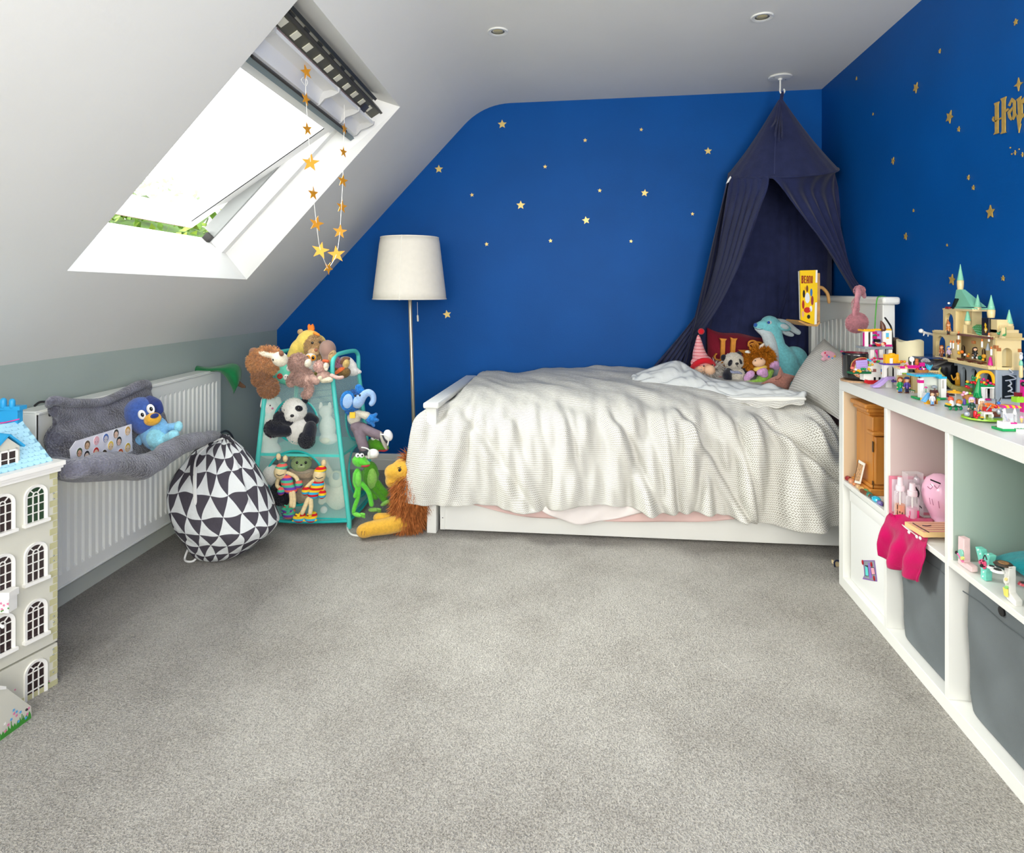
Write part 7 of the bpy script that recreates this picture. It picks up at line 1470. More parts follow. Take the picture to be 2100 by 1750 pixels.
fig('toy figure with blue cap and dark trousers beside the auburn one', 1860, 807, 34, pl_((200, 96, 40)), PUR, pl_((40, 40, 70)), hat=pl_((30, 56, 110)))
# --- terrace house with magenta furniture
t = TB('toy_brick_terrace', 'toy brick terrace with magenta bench, pets and wooden basket on top', 'toy house', 1866, 806)
br(t, 'back_wall', TAN_, 1842, 766, 1878, 804, 5, 10, False); br(t, 'corner_post', TAN_, 1872, 770, 1884, 810, 8, 0, False); br(t, 'post', WHT, 1843, 760, 1850, 770, 6, 0, False); t.B('brown_door', BRN, 1868, 772, 1876, 806, 2, 6); br(t, 'beam', WHT, 1846, 757, 1860, 765, 8, -3, False); br(t, 'lime_plate', LIM, 1852, 765, 1878, 767, 10, -2, False); br(t, 'roof_plate', TAN_, 1844, 753, 1884, 757, 18, -4)
br(t, 'bench', MAG, 1862, 750, 1886, 756, 10, -5); br(t, 'bench', MAG, 1846, 752, 1856, 756, 8, -5); br(t, 'bench_back', MAG, 1886, 744, 1897, 752, 4, -2, False)
t.U('toy_bear', pl_((190, 96, 40)), [(1880, 745, 4, 5, 4), (1880, 739, 3.6, 3.4, 3.4)], .8); t.U('toy_squirrel', pl_((190, 90, 30)), [(1857, 752, 3, 4, 3)], .8); t.C('toy_flamingo', PNK, [(1862, 755, 2), (1862, 748, 1.5), (1860, 744, 1.4), (1858, 746, 1.2)]); t.C('fan', WHT, [(1871, 750, 1.6), (1871, 742, 1.2)]); t.E('fan_head', WHT, 1870, 737, 5.5, 5.5, 1.5)
MBk = M((176, 118, 62), .6, nz=(120, .2))
def basket(t, cx, y0, y1, w_, dd): MB().lathe([(w_*.8*t.k, 0), (w_*.95*t.k, (y1-y0)*.8*t.k), (w_*t.k, (y1-y0)*t.k), (w_*.85*t.k, (y1-y0)*t.k), (w_*.75*t.k, (y1-y0)*.5*t.k)], t.W(cx, y1, dd), 20).obj('basket', MBk, t.o)
basket(t, 1890, 758, 771, 13, -6)
for x, m_ in ((1882, RED), (1887, PUR), (1893, WHT), (1897, MAG), (1890, MAG)): t.E('fruit', m_, x, 757, 3, 2.6, 3, -6, seg=10, rings=8)
for dx in (-7, -3, 0, 3, 7): t.C('turquoise_plant', AQU, [(1905, 762, 1.2, -4), (1905+dx*.6, 754, 1.2, -4), (1905+dx, 750-abs(3-dx)*.3, .9, -4)], seg=6)
for k in range(6): t.C('lattice', TAN_, [(1906+k*4, 761, .9, -8), (1902+k*4+4*.6, 772, .9, -8)], seg=6); t.C('lattice', TAN_, [(1904+k*4, 761, .9, -8.4), (1909+k*3.6, 772, .9, -8.4)], seg=6)
for y in (761, 772): t.C('lattice', TAN_, [(1904, y, 1, -8), (1927, y, 1, -8)], seg=6)
for k in range(6): t.C('fence', WHT, [(1856+k*3.4, 797+k*1, .9, -3), (1856+k*3.4, 805+k*1, .9, -3)], seg=6)
t.C('fence', GRN, [(1854, 797, 1, -3), (1876, 802, 1, -3)], seg=6); br(t, 'green_panel', GRN, 1840, 790, 1846, 800, 2, -2, False)
ub = T('toy_parasol', 'small clear toy parasol on a dark stem behind the terrace', 'toy', 1898, 770, 2.1); MB().lathe([(.001, .012), (.008, .010), (.014, .002), (.0142, 0)], ub.W(1898, 742, 0), 20, cap=False).obj('canopy', m_trp, ub.o, smooth=True); ub.C('stem', BLK, [(1898, 736, .8), (1898, 768, .8)])
# --- shop with turquoise roof
t = TB('toy_brick_shop', 'open white toy brick shop with turquoise roof and glass flower dome', 'toy house', 1910, 820)
br(t, 'roof', AQU, 1878, 769, 1932, 773, 30, -8); br(t, 'roof', AQU, 1925, 773, 1942, 777, 10, -8, False); br(t, 'back_wall', pl_((222, 226, 214)), 1890, 773, 1932, 812, 4, 14, False); br(t, 'corner_post', WHT, 1887, 776, 1894, 820, 8, -4, False); br(t, 'corner_post', WHT, 1930, 776, 1941, 816, 8, -4, False); t.B('post_window', pl_((190, 186, 176)), 1932, 780, 1936, 797, 1, -4.6); br(t, 'magenta_brick', MAG, 1886, 780, 1895, 786, 9, -5, False); br(t, 'counter', WHT, 1890, 806, 1914, 818, 10, -6, False)
br(t, 'green_base', GRN, 1884, 816, 1940, 820, 26, -6); MB().lathe([(.007, 0), (.0072, .010), (.005, .016), (.001, .0175)], t.W(1899, 806, -4), 20, cap=False).obj('glass_dome', m_trp, t.o, smooth=True); t.E('dome_flower', MAG, 1899, 795, 3, 2, 3, -4); t.C('dome_stem', GRN, [(1899, 805, .8, -4), (1899, 797, .8, -4)]); t.U('toy_dog', pl_((180, 140, 90)), [(1922, 808, 4, 5, 3, -6), (1920, 802, 3.4, 3, 3, -7)], .8); t.U('grey_rock', GRY, [(1916, 794, 6, 4, 4, -2)], .8); t.C('parasol_stem', BRN, [(1917, 798, 1.4, -8), (1918, 816, 1.6, -8)]); br(t, 'maroon_bricks', pl_((110, 20, 50)), 1940, 807, 1947, 815, 8, -4, False)
# --- playground slide and girl
t = TB('toy_playground', 'blue toy slide on yellow bricks beside a girl figure', 'toy', 1905, 829)
t.P('slide', pl_((110, 178, 230)), [(1892, 823), (1898, 826), (1911, 812), (1906, 806)], 7, -4, bev=.5); br(t, 'yellow_brick', YEL, 1900, 821, 1909, 829, 8, 0); br(t, 'yellow_brick', YEL, 1915, 821, 1923, 829, 8, 0); br(t, 'yellow_brick', YEL, 1891, 817, 1898, 822, 6, 3); br(t, 'green_plate', LIM, 1906, 819, 1928, 822, 12, 4); t.C('tree_post', BRN, [(1918, 828, 2.2, 1), (1918, 808, 2.2, 1)]); br(t, 'tree_top', pl_((84, 40, 34)), 1913, 801, 1924, 806, 10, 0)
fig('girl toy figure with long brown hair and blue skirt by the slide', 1912, 832, 30, pl_((90, 50, 30)), pl_((230, 230, 236)), pl_((120, 170, 220)), long=True)
# --- cart with yellow parasol
t = TB('toy_cart', 'toy food cart on green wheels under a yellow parasol', 'toy', 1957, 842)
br(t, 'chassis', DGR, 1945, 832, 1972, 836, 12, 0); [t.E('wheel', GRN, x, y, 3.4, 3.4, 1.6, dd) for x, y, dd in ((1949, 838, -2), (1961, 839, -2), (1971, 838, -1), (1970, 836, 12))]
t.U('jar', pl_((226, 90, 60)), [(1950, 819, 5.5, 6, 5)], .9); t.E('jar_lid', BLK, 1951, 810, 6.6, 2, 6); t.U('white_bottle', WHT, [[(1951, 824, 4, -3), (1953, 830, 4, -3)], [(1964, 830, 3, -3), (1968, 831, 3, -3)]], .9); t.U('honey_jar', M((226, 140, 40), .15, .5, clear=.4), [(1967, 825, 6.4, 6, 5.5)], .9); t.U('banana', YEL, [[(1940, 828, 2, -3), (1947, 830, 2.4, -4), (1954, 829, 2, -3)]], .8); t.C('pole', m_trp, [(1959, 806, 1.4, 2), (1959, 830, 1.4, 2)])
MB().lathe([(.001, .0075), (.004, .007), (.004, .0052), (.012, .004), (.0185, .0005), (.018, -.0005)], t.W(1957, 805, 2), 28).obj('parasol', YEL, t.o)
# --- planter basket, tree
t = TB('toy_planter', 'toy planter basket on a green base with purple bottle', 'toy', 1982, 832); br(t, 'base', GRN, 1974, 828, 1996, 832, 12, 0); br(t, 'base_brick', LIM, 1984, 820, 1993, 828, 8, 2); t.U('bottle', PUR, [[(1978, 828, 3, -2), (1978, 822, 2.6, -2), (1978, 818, 1.2, -2)]], .8); basket(t, 1984, 809, 819, 10, 2); [t.E('icing', m_, x, y, 3, 2.6, 3, 1, seg=10, rings=8) for x, y, m_ in ((1977, 805, PNK), (1983, 806, WHT), (1989, 807, LIM), (1974, 810, PNK), (1980, 808, WHT))]
t = TB('toy_tree', 'green cone shaped toy fir tree on a brown trunk', 'toy', 2006, 829); MB().tube([t.W(2007, 778, 0), t.W(2006, 792, 0), t.W(2004, 810, 0)], [.002, .006, .0105], 10).obj('fir_top', GRN, t.o); t.C('trunk', BRN, [(2005, 828, 4.5), (2004, 814, 3.4)])
for k in range(7):
    a = 2*math.pi*k/7; t.C('fir_branch', GRN, [(2004+3*math.cos(a), 808+2*math.sin(a)*0, 3, 3*math.sin(a)), (2004+9*math.cos(a), 815+1.5*math.sin(k), 1.6, 9*math.sin(a))])
# --- flower arch
t = TB('toy_flower_arch', 'white toy garden arch topped with fruit, flowers and a yellow bow', 'toy', 2028, 822)
for x in (2014, 2036): br(t, 'post', WHT, x, 796, x+7, 822, 8, 0, False)
br(t, 'post', WHT, 2022, 798, 2025, 820, 4, 8, False); br(t, 'foot', MAG, 2020, 818, 2031, 821, 6, 0, False); br(t, 'top_plate', WHT, 2012, 793, 2044, 797, 14, -2); br(t, 'leaf_plate', GRN, 2010, 790, 2043, 794, 12, -2, False)
t.U('yellow_bow', YEL, [[(2004, 781, 3.4), (2005, 771, 3.4), (2011, 764, 3.4), (2020, 762.5, 3.4), (2030, 764.5, 3.4), (2036, 772, 3.4), (2039, 786, 3.4)]], 1)
for x, y, m_ in ((1984, 783, YEL), (1982, 793, RED), (1992, 785, RED), (1997, 784, RED), (2000, 786, RED), (2008, 774, YEL), (2017, 778, MAG), (2025, 781, RED), (2012, 784, RED), (2022, 788, RED), (2018, 785, YEL), (2037, 789, RED), (2031, 786, MAG), (1986, 795, RED), (1999, 775, GRN), (1983, 788, GRN), (1996, 780, GRN), (2013, 788, GRN), (2027, 789, GRN), (2034, 791, GRN), (1990, 789, GRN), (2005, 787, GRN)): t.E('fruit' if m_ is not GRN else 'leaf', m_, x, y, 3 if m_ is not GRN else 4, 2.8 if m_ is not GRN else 2, 3, -2, seg=10, rings=8)
t.C('stem', DGR, [(1996, 800, 1.4, 4), (1995, 789, 1.4, 2), (1985, 786, 1.2, 0)]); t.C('stem', DGR, [(1998, 788, 1.4), (1994, 776, 2), (1995, 770, 1)])
# --- barbecue scene
t = TB('toy_barbecue', 'toy barbecue grill and vegetables on a lime green base plate', 'toy', 2012, 862)
MB().lathe([(.001, .004), (.044, .004), (.045, .0), (.001, 0)], t.W(2014, 858, 0), 40).obj('base_plate', LIM, t.o)
for x, y in ((1992, 858), (2012, 861)): t.B('plate_mark', BLK, x, y-2, x+5, y, .6, -38+abs(x-2002)*.6)
t.U('wire_ball', M((170, 176, 184), .3, metal=.3), [(1983, 849, 6, 5, 5, -14)], 1); br(t, 'crate', pl_((100, 96, 86)), 1989, 843, 1996, 856, 8, -12, False); t.C('red_can', RED, [(2000, 846, 3.6, -16), (2000, 854, 3.6, -16)]); [t.E('apple', RED, x, y, 2.4, 2.4, 2.4, -24, seg=10, rings=8) for x, y in ((2005, 853), (2003, 857), (2008, 851))]; t.E('leaf', LIM, 2008, 847, 4, 2, 3, -10); t.E('yellow_flower', YEL, 2014, 856, 4, 1.6, 3, -26)
br(t, 'table', WHT, 2018, 846, 2036, 850, 12, -16, False); br(t, 'table_leg', WHT, 2018, 850, 2021, 858, 10, -16, False); br(t, 'table_leg', WHT, 2034, 850, 2038, 860, 10, -16, False); br(t, 'dark_tub', BRN, 2034, 846, 2052, 858, 12, -8, False); br(t, 'grey_slope', pl_((90, 96, 102)), 2036, 856, 2054, 863, 10, -16, False)
br(t, 'red_crate', RED, 2022, 836, 2034, 844, 10, -8); t.C('carrot', ORG, [(2022, 829, 2.6, -8), (2032, 830, 3, -8), (2040, 832, 2.4, -8)]); t.C('carrot', ORG, [(2026, 834, 2.6, -12), (2036, 836, 2.4, -12)]); t.C('trowel', GRY, [(2024, 841, 2, -14), (2032, 832, 2, -14)], flat=.5); t.E('tomato', RED, 2042, 834, 4, 4, 4, -6); t.C('skewer', BLK, [(2042, 830, .8, -6), (2043, 820, .8, -6)]); t.C('skewer', BLK, [(2047, 826, .8, -4), (2053, 816, .8, -4)]); t.E('blue_ball', BLU, 2048, 827, 3.4, 3.4, 3.4, -4); t.C('yellow_bottle', YEL, [(2048, 831, 2, -4), (2048, 836, 2.4, -4)]); t.U('whisk', M((180, 184, 190), .3, metal=.4), [(2048, 845, 4, 6, 4, -12), (2056, 842, 3, 4, 3, -6)], .9)
fig('toy figure with long lilac hair and dark green jacket', 1993, 851, 38, pl_((196, 160, 214)), pl_((30, 74, 60)), pl_((90, 84, 70)), d=dz(858), long=True)
fig('toy figure with white hair, tan top and navy jeans', 2013, 854, 38, WHT, pl_((206, 160, 110)), pl_((36, 56, 110)), d=dz(860))
# --- ice cream stall at the frame edge
t = TB('toy_ice_cream_stall', 'white toy ice cream stall with magenta and yellow striped awning', 'toy house', 2080, 884)
br(t, 'green_base', GRN, 2056, 880, 2112, 885, 30, -8); br(t, 'counter', WHT, 2057, 866, 2080, 880, 16, -6, False); br(t, 'counter', WHT, 2080, 869, 2104, 880, 10, -2, False); br(t, 'magenta_tile', MAG, 2074, 867, 2086, 870, 8, -8, False); br(t, 'white_step', WHT, 2090, 882, 2110, 889, 8, -18, False)
for x in (2060, 2081): t.C('post', WHT, [(x, 838, 1.8), (x, 848, 3.2)])
for k in range(6): t.P('awning_stripe', (MAG, YEL)[k % 2], [(2056+k*6, 831+abs(k-2.5)*.6), (2062+k*6, 831+abs(k-1.5)*.6), (2066+k*6, 837), (2060+k*6, 838)], 14, -8, bev=.4)
t.B('glass_front', m_trp, 2057, 848, 2079, 867, 1, -7); t.B('glass_side', m_trp, 2081, 849, 2086, 868, 1, 4); [t.E('ice_cream', m_, x, y, 3.4, 2.8, 3.4, 0, seg=10, rings=8) for x, y, m_ in ((2067, 862, pl_((110, 60, 60))), (2074, 861, pl_((180, 220, 200))), (2095, 856, PNK))]; t.C('cone', pl_((226, 180, 110)), [(2095, 866, 1.4), (2095, 859, 3)]); t.C('scoop', pl_((60, 90, 130)), [(2060, 850, 1, -4), (2065, 862, 1.6, -4)])
t = TB('toy_brick_kiosk', 'magenta and lime toy brick kiosk at the edge of the frame', 'toy house', 2108, 846); br(t, 'lime_brick', LIM, 2085, 815, 2100, 826, 14, -10); br(t, 'pole', MAG, 2098, 780, 2104, 850, 8, 0, False); br(t, 'maroon_brick', pl_((120, 20, 30)), 2087, 806, 2100, 816, 10, 2, False); t.E('black_ball', BLK, 2099, 788, 5)
# --- castle of tan bricks with green spires
XC = 1.193; cs = root('toy_brick_castle', 'tan toy brick castle with sea green spires on a grey arched base', 'toy castle', (1.22, 2.28, ST))
m_ct, m_ct2, m_sg, m_cg = pl_((224, 202, 148)), pl_((206, 182, 126)), pl_((130, 198, 166)), pl_((150, 160, 168))
YN = onX(2043, 790, XC).y
def F_(part, mat, pts, x=XC, th=.05, par=None, bev=0): return MB().prism([onX(px, py, x) for px, py in pts], V((th, 0, 0))).obj(part, mat, par or cs, smooth=False, bev=bev)
def FB(part, mat, x0, y0, x1, y1, x=XC, th=.05, par=None):
    a, b_ = onX(x0, y0, x), onX(x1, y1, x); zt_, zb_ = max(a.z, b_.z), min(a.z, b_.z); return MB().box((x, min(a.y, b_.y), zb_), (x+th, max(a.y, b_.y), zt_)).obj(part, mat, par or cs, smooth=False, bev=.0006)
def Fbox(part, mat, px0, px1, zb_, zt_, x=XC, th=.05, studs=False):
    y0, y1 = (YN+(.03 if part == 'grey_core' else .003) if px1 >= 2036 else onX(px1, 700, x).y), onX(px0, 700, x).y; mb = MB().box((x, y0, zb_), (x+th, y1, zt_))
    if studs:
        for i in range(int((y1-y0)/.008)):
            for j in range(max(1, int(min(th, .03)/.008))): mb.lathe([(.0024, 0), (.0024, .0018), (.001, .0018)], (x+.004+j*.008, y0+.004+i*.008, zt_), 8)
    return mb.obj(part, mat, cs)
def Farch(part, mat, px0, px1, zb_, zt_, o0, o1, ztop, x=XC, th=.012):
    y0, y1, a, b_ = (YN+(.03 if part == 'grey_core' else .003) if px1 >= 2036 else onX(px1, 700, x).y), onX(px0, 700, x).y, onX(o1, 700, x).y, onX(o0, 700, x).y; r__ = (b_-a)/2
    p = [(y0, zb_), (y0, zt_), (y1, zt_), (y1, zb_), (b_, zb_), (b_, ztop-r__)]+[((a+b_)/2+r__*math.cos(q), ztop-r__+r__*math.sin(q)) for q in [math.pi*k/8 for k in range(1, 8)]]+[(a, ztop-r__), (a, zb_)]
    MB().prism([(x, y, z) for y, z in p], V((th, 0, 0))).obj(part, mat, cs, smooth=False)
zc1 = onX(2043, 756, XC).z; zc2 = onX(2043, 697, XC).z; zc3 = onX(1958, 687, XC).z; zr = onX(1958, 637, XC).z
Fbox('grey_core', pl_((44, 48, 54)), 1915, 2042, ST, zc1-.006, XC+.04, .03); Fbox('grey_base', m_cg, 1915, 2042, ST, ST+.006, XC-.01, .07)
for a, b_, o0, o1, zz in ((1913, 1936, 1917, 1932, .012), (1936, 1954, 1939, 1950, .010), (1954, 1968, 1957, 1964, .006), (1968, 1986, 1971, 1982, .012), (1986, 2010, 1990, 2004, .010), (2010, 2043, 2016, 2034, .014)): Farch('grey_arch', m_cg, a, b_, ST, zc1-.004, o0, o1, zc1-.004-zz)
MB().box((XC-.0012, YN-.0005, ST), (XC+.010, YN+.012, zc1-.0045), bev=.0005).obj('grey_pier', m_cg, cs)
q0, q1 = YN, YN+.006; e0, e1 = XC, 1.262       # near end wall of the grey base with a dark octagonal doorway
MB().box((XC+.002, YN, ST), (XC+.016, YN+.006, zc1-.004)).obj('grey_end_wall', m_cg, cs, smooth=False); MB().box((1.250, YN, ST), (1.262, YN+.006, zc1-.004)).obj('grey_end_wall', m_cg, cs, smooth=False); MB().box((XC+.016, YN, zc1-.02), (1.25, YN+.006, zc1-.004)).obj('grey_end_wall', m_cg, cs, smooth=False); MB().box((XC+.016, YN+.02, ST), (1.25, YN+.026, zc1-.004)).obj('dark_back', pl_((30, 36, 38)), cs, smooth=False)
for k in range(5): MB().tube([(1.215+.009*math.sin(k), YN-.006, ST+.015+k*.016), (1.235+.008*math.cos(k*2), YN-.008, ST+.022+k*.016), (1.226, YN-.006, ST+.032+k*.016)], .0022, 6).obj('silver_scroll', M((190, 196, 204), .25, metal=.5), cs)
# tan storey
Fbox('floor_plate', m_ct, 1912, 2043, zc1-.004, zc1+.004, XC-.020, .088, True); MB().box((XC, YN-.004, zc1-.004), (1.266, YN+.02, zc1+.004), bev=.0005).obj('floor_plate', m_ct, cs)
Fbox('hall_back_wall', m_ct, 1958, 2043, zc1, zc2, XC+.045, .012)
for px in (1976, 1998, 2018):
    y = onX(px, 720, XC+.045).y; pts = [(-.010, 0), (.010, 0)]+[(.010*math.cos(a), .030+.010*math.sin(a)) for a in [math.pi*k/8 for k in range(9)]]
    MB().prism([(XC+.044, y+a, zc1+.008+b_) for a, b_ in pts], V((.0012, 0, 0))).obj('arched_window', pl_((64, 40, 36)), cs, smooth=False); MB().box((XC+.0425, y-.0105, zc1+.022), (XC+.044, y+.0105, zc1+.026)).obj('window_bar', BRN, cs, smooth=False); MB().box((XC+.0425, y-.001, zc1+.008), (XC+.044, y+.001, zc1+.046)).obj('window_bar', m_ct2, cs, smooth=False)
Farch('tan_arch', m_ct, 1913, 1960, zc1, zc2, 1919, 1940, zc2-.010); Fbox('column', m_ct, 1956, 1963, zc1, zc2, XC-.002, .012); Fbox('column', m_ct2, 1938, 1942, zc1, zc2, XC+.035, .010); Fbox('column', m_ct, 2036, 2044, zc1, zc2, XC, .014)
for px, py in ((1963, 700), (1994, 702), (2040, 712)): p = onX(px, py, XC-.003); MB().box((XC-.003, p.y-.007, p.z-.005), (XC+.004, p.y+.007, p.z+.005), bev=.0005).obj('brown_brick', pl_((176, 110, 60)), cs)
# near end wall with arched window
yb = YN; pts = [(XC, zc1), (XC, zc2), (1.262, zc2), (1.262, zc1)]; o0, o1, ot = XC+.016, XC+.044, zc1+.062
def endw(): 
    r__ = (o1-o0)/2; p = [(XC+.0015, zc1), (XC+.0015, zc2), (1.262, zc2), (1.262, zc1), (o1, zc1), (o1, ot-r__)]+[((o0+o1)/2+r__*math.cos(q), ot-r__+r__*math.sin(q)) for q in [math.pi*k/8 for k in range(1, 8)]]+[(o0, ot-r__), (o0, zc1)]
    MB().prism([(x, yb, z) for x, z in p], V((0, .010, 0))).obj('end_wall', m_ct, cs, smooth=False)
endw(); MB().box((XC+.02, yb+.03, zc1), (1.25, yb+.034, zc2)).obj('end_back', pl_((200, 190, 150)), cs, smooth=False); MB().box((1.252, yb-.001, zc1+.05), (1.262, yb, zc1+.06)).obj('brown_brick', pl_((176, 110, 60)), cs, smooth=False); MB().box((XC+.001, yb-.001, zc1+.052), (XC+.013, yb, zc1+.062)).obj('brown_brick', pl_((176, 110, 60)), cs, smooth=False)
# upper floor, roofs and turrets
Fbox('upper_plate', m_ct, 1912, 2043, zc2, zc2+.007, XC-.006, .075, True); MB().box((XC-.006, YN-.008, zc2), (1.268, YN+.02, zc2+.007)).obj('upper_plate', m_ct2, cs, smooth=False); Fbox('brown_edge', BRN, 1962, 2043, zc2+.001, zc2+.006, XC-.014, .01, True)
for k, (x0, x1, z0, z1) in enumerate(((.0, .068, .007, .020), (.004, .060, .020, .030), (.008, .048, .030, .042), (.010, .036, .042, .052))): MB().box((XC+x0, YN-.006+k*.002, zc2+z0), (XC+x1, YN+.035, zc2+z1), bev=.0006).obj('stepped_gable', m_ct if k % 2 else m_ct2, cs)
Farch('tower_wall', m_ct, 1934, 1959, zc2+.007, zr, 1938, 1955, zr-.010); Fbox('tower_side', m_ct, 1957, 1993, zc2+.007, zr, XC+.02, .03); Fbox('tower_pier', m_ct, 1956, 1960, zc2+.007, zr, XC-.001, .03); Fbox('tower_top', m_ct, 1933, 1994, zr, zr+.006, XC-.002, .06, True)
for k, py in enumerate((655, 670, 680)): p = onX(1970, py, XC+.019); MB().box((XC+.018, p.y-.009, p.z-.006), (XC+.02, p.y+.009, p.z+.006)).obj('picture_panel', (WHT, pl_((120, 60, 50)), GRY)[k], cs, smooth=False)
def turret(px, tip, base, wpx, body, x=XC+.01, lan=False):
    a, b_ = onX(px, base, x), onX(px, tip, x); d = depth(a)/FP; r__ = wpx/2*d; h_ = b_.z-a.z; mb = MB(); pr = []; n = 9
    for k in range(n+1): f = k/n; pr += [(r__*(1-f)+.0006, h_*f), (r__*(1-f)*.86+.0006, h_*(f+.35/n))] if k < n else [(.0006, h_)]
    mb.lathe(pr, (x+r__, a.y, a.z), 12).obj('spire', m_sg, cs); MB().lathe([(r__*.85, -body*d), (r__, -body*d*.6), (r__*1.05, -1.5*d), (r__*.9, 0)], (x+r__, a.y, a.z), 12).obj('turret', m_ct, cs)
turret(1963, 542, 575, 12, 20); turret(1998, 604, 630, 13, 9, XC+.012); turret(1978.5, 632, 658, 11, 8, XC-.004); turret(2025, 605, 635, 14, 17, XC+.004); turret(2062, 635, 664, 14, 7, XC+.03)
a, b_ = onX(1961, 594, XC+.012), onX(1971, 594, XC+.012); c_, d_ = onX(1992, 630, XC+.002), onX(1955, 630, XC+.002); of = V((.045, 0, 0))
MB().hexa([d_, c_, c_+of, d_+of], [a, b_, b_+V((.012, 0, 0)), a+V((.012, 0, 0))]).obj('tower_roof', m_sg, cs, smooth=False); Fbox('roof_sill', m_sg, 1957, 1993, zr+.006, zr+.011, XC, .05)
F_('dark_cauldron', BLK, [(1950, 632), (1958, 612), (1960, 613), (1954, 634)], XC-.004, .01); p = onX(1946, 622, XC-.002); MB().ell(p, (.004, .004, .004)).obj('white_globe', WHT, cs); FB('red_book', pl_((150, 40, 40)), 1938, 629, 1946, 634, XC-.006, .01)
for x0, x1 in ((1990, 2014), (2032, 2060)):
    q = [onX(x0, 667, XC+.03), onX(x1, 668, XC+.03), onX(x1+1, 690, XC-.004), onX(x0+14, 686, XC-.004)]; MB().hexa(q, [p+V((.004, 0, .003)) for p in q]).obj('green_roof', GRN, cs, smooth=False)
    sm_ = MB()
    for i in range(5):
        for j in range(4): sm_.ell(q[0]*(1-(i+.5)/5)*(1-(j+.5)/4)+q[1]*((i+.5)/5)*(1-(j+.5)/4)+q[2]*((i+.5)/5)*((j+.5)/4)+q[3]*(1-(i+.5)/5)*((j+.5)/4)+V((-.001, 0, .001)), (.0018,)*3, seg=8, rings=6)
    sm_.obj('roof_studs', m_sg, cs)
Fbox('banner_tower', m_ct, 2028, 2040, zc2+.007, onX(2030, 655, XC).z, XC+.004, .03); FB('banner', BLK, 2013, 652, 2028, 692, XC-.002, .006); F_('banner_emblem', M((236, 190, 40), .3), [(2020, 662), (2022.5, 667), (2021.5, 671), (2024.5, 676), (2021, 683), (2018, 676), (2020, 671), (2018.6, 667)], XC-.0028, .0008); F_('banner_gem', WHT, [(2021, 675), (2022.5, 678), (2021, 680), (2019.5, 678)], XC-.0034, .0006)
for x0, z_ in ((1975, 0), (2052, 0)):
    y = onX(x0, 690, XC).y; pts = [(0, 0), (.012, 0), (.012, .030), (.009, .022), (.004, .010)]; MB().prism([(XC-.004, y-a, zc2+.007+b_) for a, b_ in pts], V((.010, 0, 0))).obj('curved_buttress', m_ct, cs, smooth=False)
# table and small contents of the hall
Fbox('long_table', BRN, 1962, 2012, zc1+.010, zc1+.014, XC-.016, .016); [Fbox('table_leg', BRN, a, a+4, zc1+.004, zc1+.010, XC-.014, .012) for a in (1964, 1984, 2004)]
for px, py, m_, r__ in ((1967, 724, YEL, 4), (1973, 722, ORG, 4), (1979, 728, WHT, 3), (1987, 727, GLD, 3), (1985, 730, ORG, 3.4), (1995, 734, WHT, 3), (2004, 734, WHT, 3), (2010, 734, DGR, 5), (2018, 731, GLD, 5), (2016, 738, YEL, 3)): p = onX(px, py, XC-.008); MB().ell(p, (r__*.0012, r__*.0015, r__*.0014), seg=10, rings=8).obj('feast_item', m_, cs)
for px, py, nm in ((1950, 708, 0), (1955, 709, 0), (1965, 712, 0), (2033, 722, 1), (1966, 690, 0), (2028, 694, 0), (2014, 706, 0)):
    p = onX(px, py, XC-.006); MB().lathe([(.0028, -.010), (.0028, .008), (.001, .009)], p, 8).obj('toy_candle', WHT, cs); MB().ell(p+V((0, 0, .012)), (.0024, .0024, .005), seg=8, rings=6).obj('toy_flame', ORG, cs)
p = onX(2026, 712, XC-.004); MB().lathe([(.001, .012), (.007, -.010), (.001, -.011)], p, 8).obj('grey_hood', GRY, cs); p = onX(2031, 744, XC-.012); MB().lathe([(.007, -.008), (.003, .016), (.001, .018)], p, 12).obj('magenta_gown', MAG, cs)
gg = 'toy figures inside the brick castle'
for lab, px, py, hair, top, leg in (('brown robed toy figure in the left arch of the brick castle', 1931, 733, pl_((150, 80, 40)), pl_((170, 100, 60)), pl_((120, 70, 40))), ('toy figure with blue hat seated in the left arch of the brick castle', 1946, 735, BLU, pl_((190, 170, 200)), BLK), ('dark haired toy figure in black at the castle table', 2000, 737, pl_((50, 36, 30)), BLK, BLK), ('toy figure in brown pointed hat in the castle tower arch', 1945, 687, pl_((170, 100, 50)), pl_((190, 120, 60)), BLK)):
    fig(lab, px, py, 26, hair, top, leg, d=depth(onX(px, py, XC-.010)), g_=gg)
hw_ = T('witch_hat', 'x', 'x', 1945, 663, depth(onX(1945, 663, XC-.01))); bpy.data.objects.remove(hw_.o); hw_.o = cs; hw_.C('pointed_hat', pl_((170, 96, 40)), [(1945, 663, 3.6), (1944, 659, 2), (1943, 655, .6)])
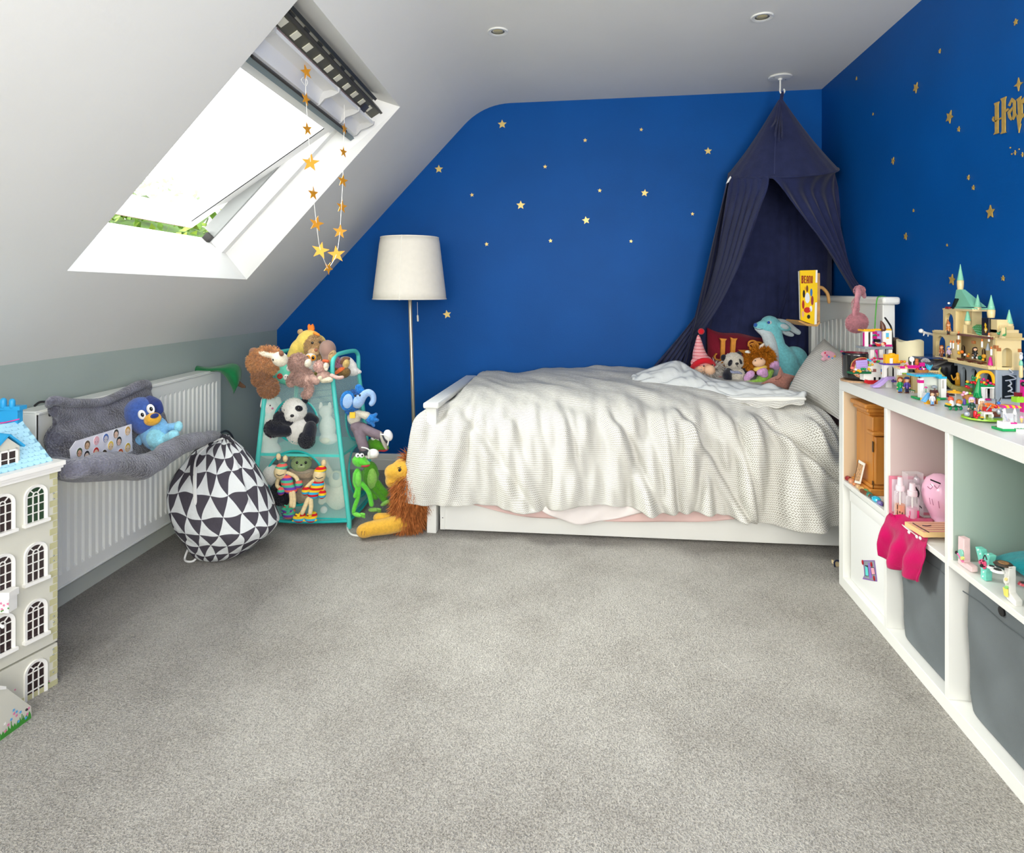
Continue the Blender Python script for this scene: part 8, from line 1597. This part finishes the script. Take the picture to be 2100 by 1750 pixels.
gf = T('toy_ghost', 'white toy ghost figure flying out from the left of the castle', 'figure', 1895, 690, depth(onX(1895, 690, XC))); gf.E('head', WHT, 1889, 679, 4.6, 4.6, 4.6); gf.U('body', WHT, [[(1893, 681, 3), (1899, 683, 2.6), (1908, 685, 2.6), (1914, 687, 3)], [(1896, 683, 1.4), (1894, 688, 1.4)], [(1904, 685, 1.4), (1903, 690, 1.4)]], .8)
gs = TB('toy_statue', 'gold toy knight statue in front of the grey castle arches', 'figure', 1965, 803); gs.U('statue_body', GLD, [[(1964, 788, 4.6), (1964, 776, 4), (1964, 772, 3)], (1964, 768, 3.4, 4, 3.4)], .8); gs.P('robe', GLD, [(1959, 790), (1969, 790), (1973, 801), (1960, 801)], 8, -3, bev=.8); gs.C('arm', GLD, [(1961, 775, 1.8), (1955, 779, 1.6), (1951, 770, 1.2)]); gs.B('book', GLD, 1960, 780, 1968, 788, 2, -7)
ol = TB('toy_serpent', 'olive toy serpent tail curling in front of the grey castle base', 'figure', 1970, 808); ol.U('tail', OLV, [[(1929, 754, 1.6, 10), (1926, 760, 2.4, 10), (1930, 768, 3, 8), (1940, 779, 4, 4), (1948, 790, 5, 2), (1958, 796, 6, 0), (1972, 799, 7, 0), (1988, 800, 6.5, 0), (1997, 794, 4, 0), (2002, 784, 2.4, 4)], [(2005, 764, 1.8, 8), (2002, 756, 1.8, 10), (1994, 745, 1.2, 12)]], 1); ol.P('scale_band', pl_((176, 160, 96)), [(1953, 790), (1972, 795), (1970, 803), (1951, 797)], 3, -6, bev=.6)
ow = T('toy_owl', 'white toy owl on a pillar at the frame edge', 'figure', 2094, 758, 1.86); ow.U('body', WHT, [(2094, 733, 3.4, 6, 3.4), (2094, 726, 3.4, 3.4, 3.4)], .8); ow.C('perch', m_sg, [(2094, 742, 3), (2094, 748, 4)]); ow.C('pillar', m_ct, [(2094, 750, 3.4), (2094, 772, 4)]); [ow.E('eye', m_eye, x, 726, .9, 1, .6, -3.4, seg=8, rings=6) for x in (2092.6, 2095.4)]
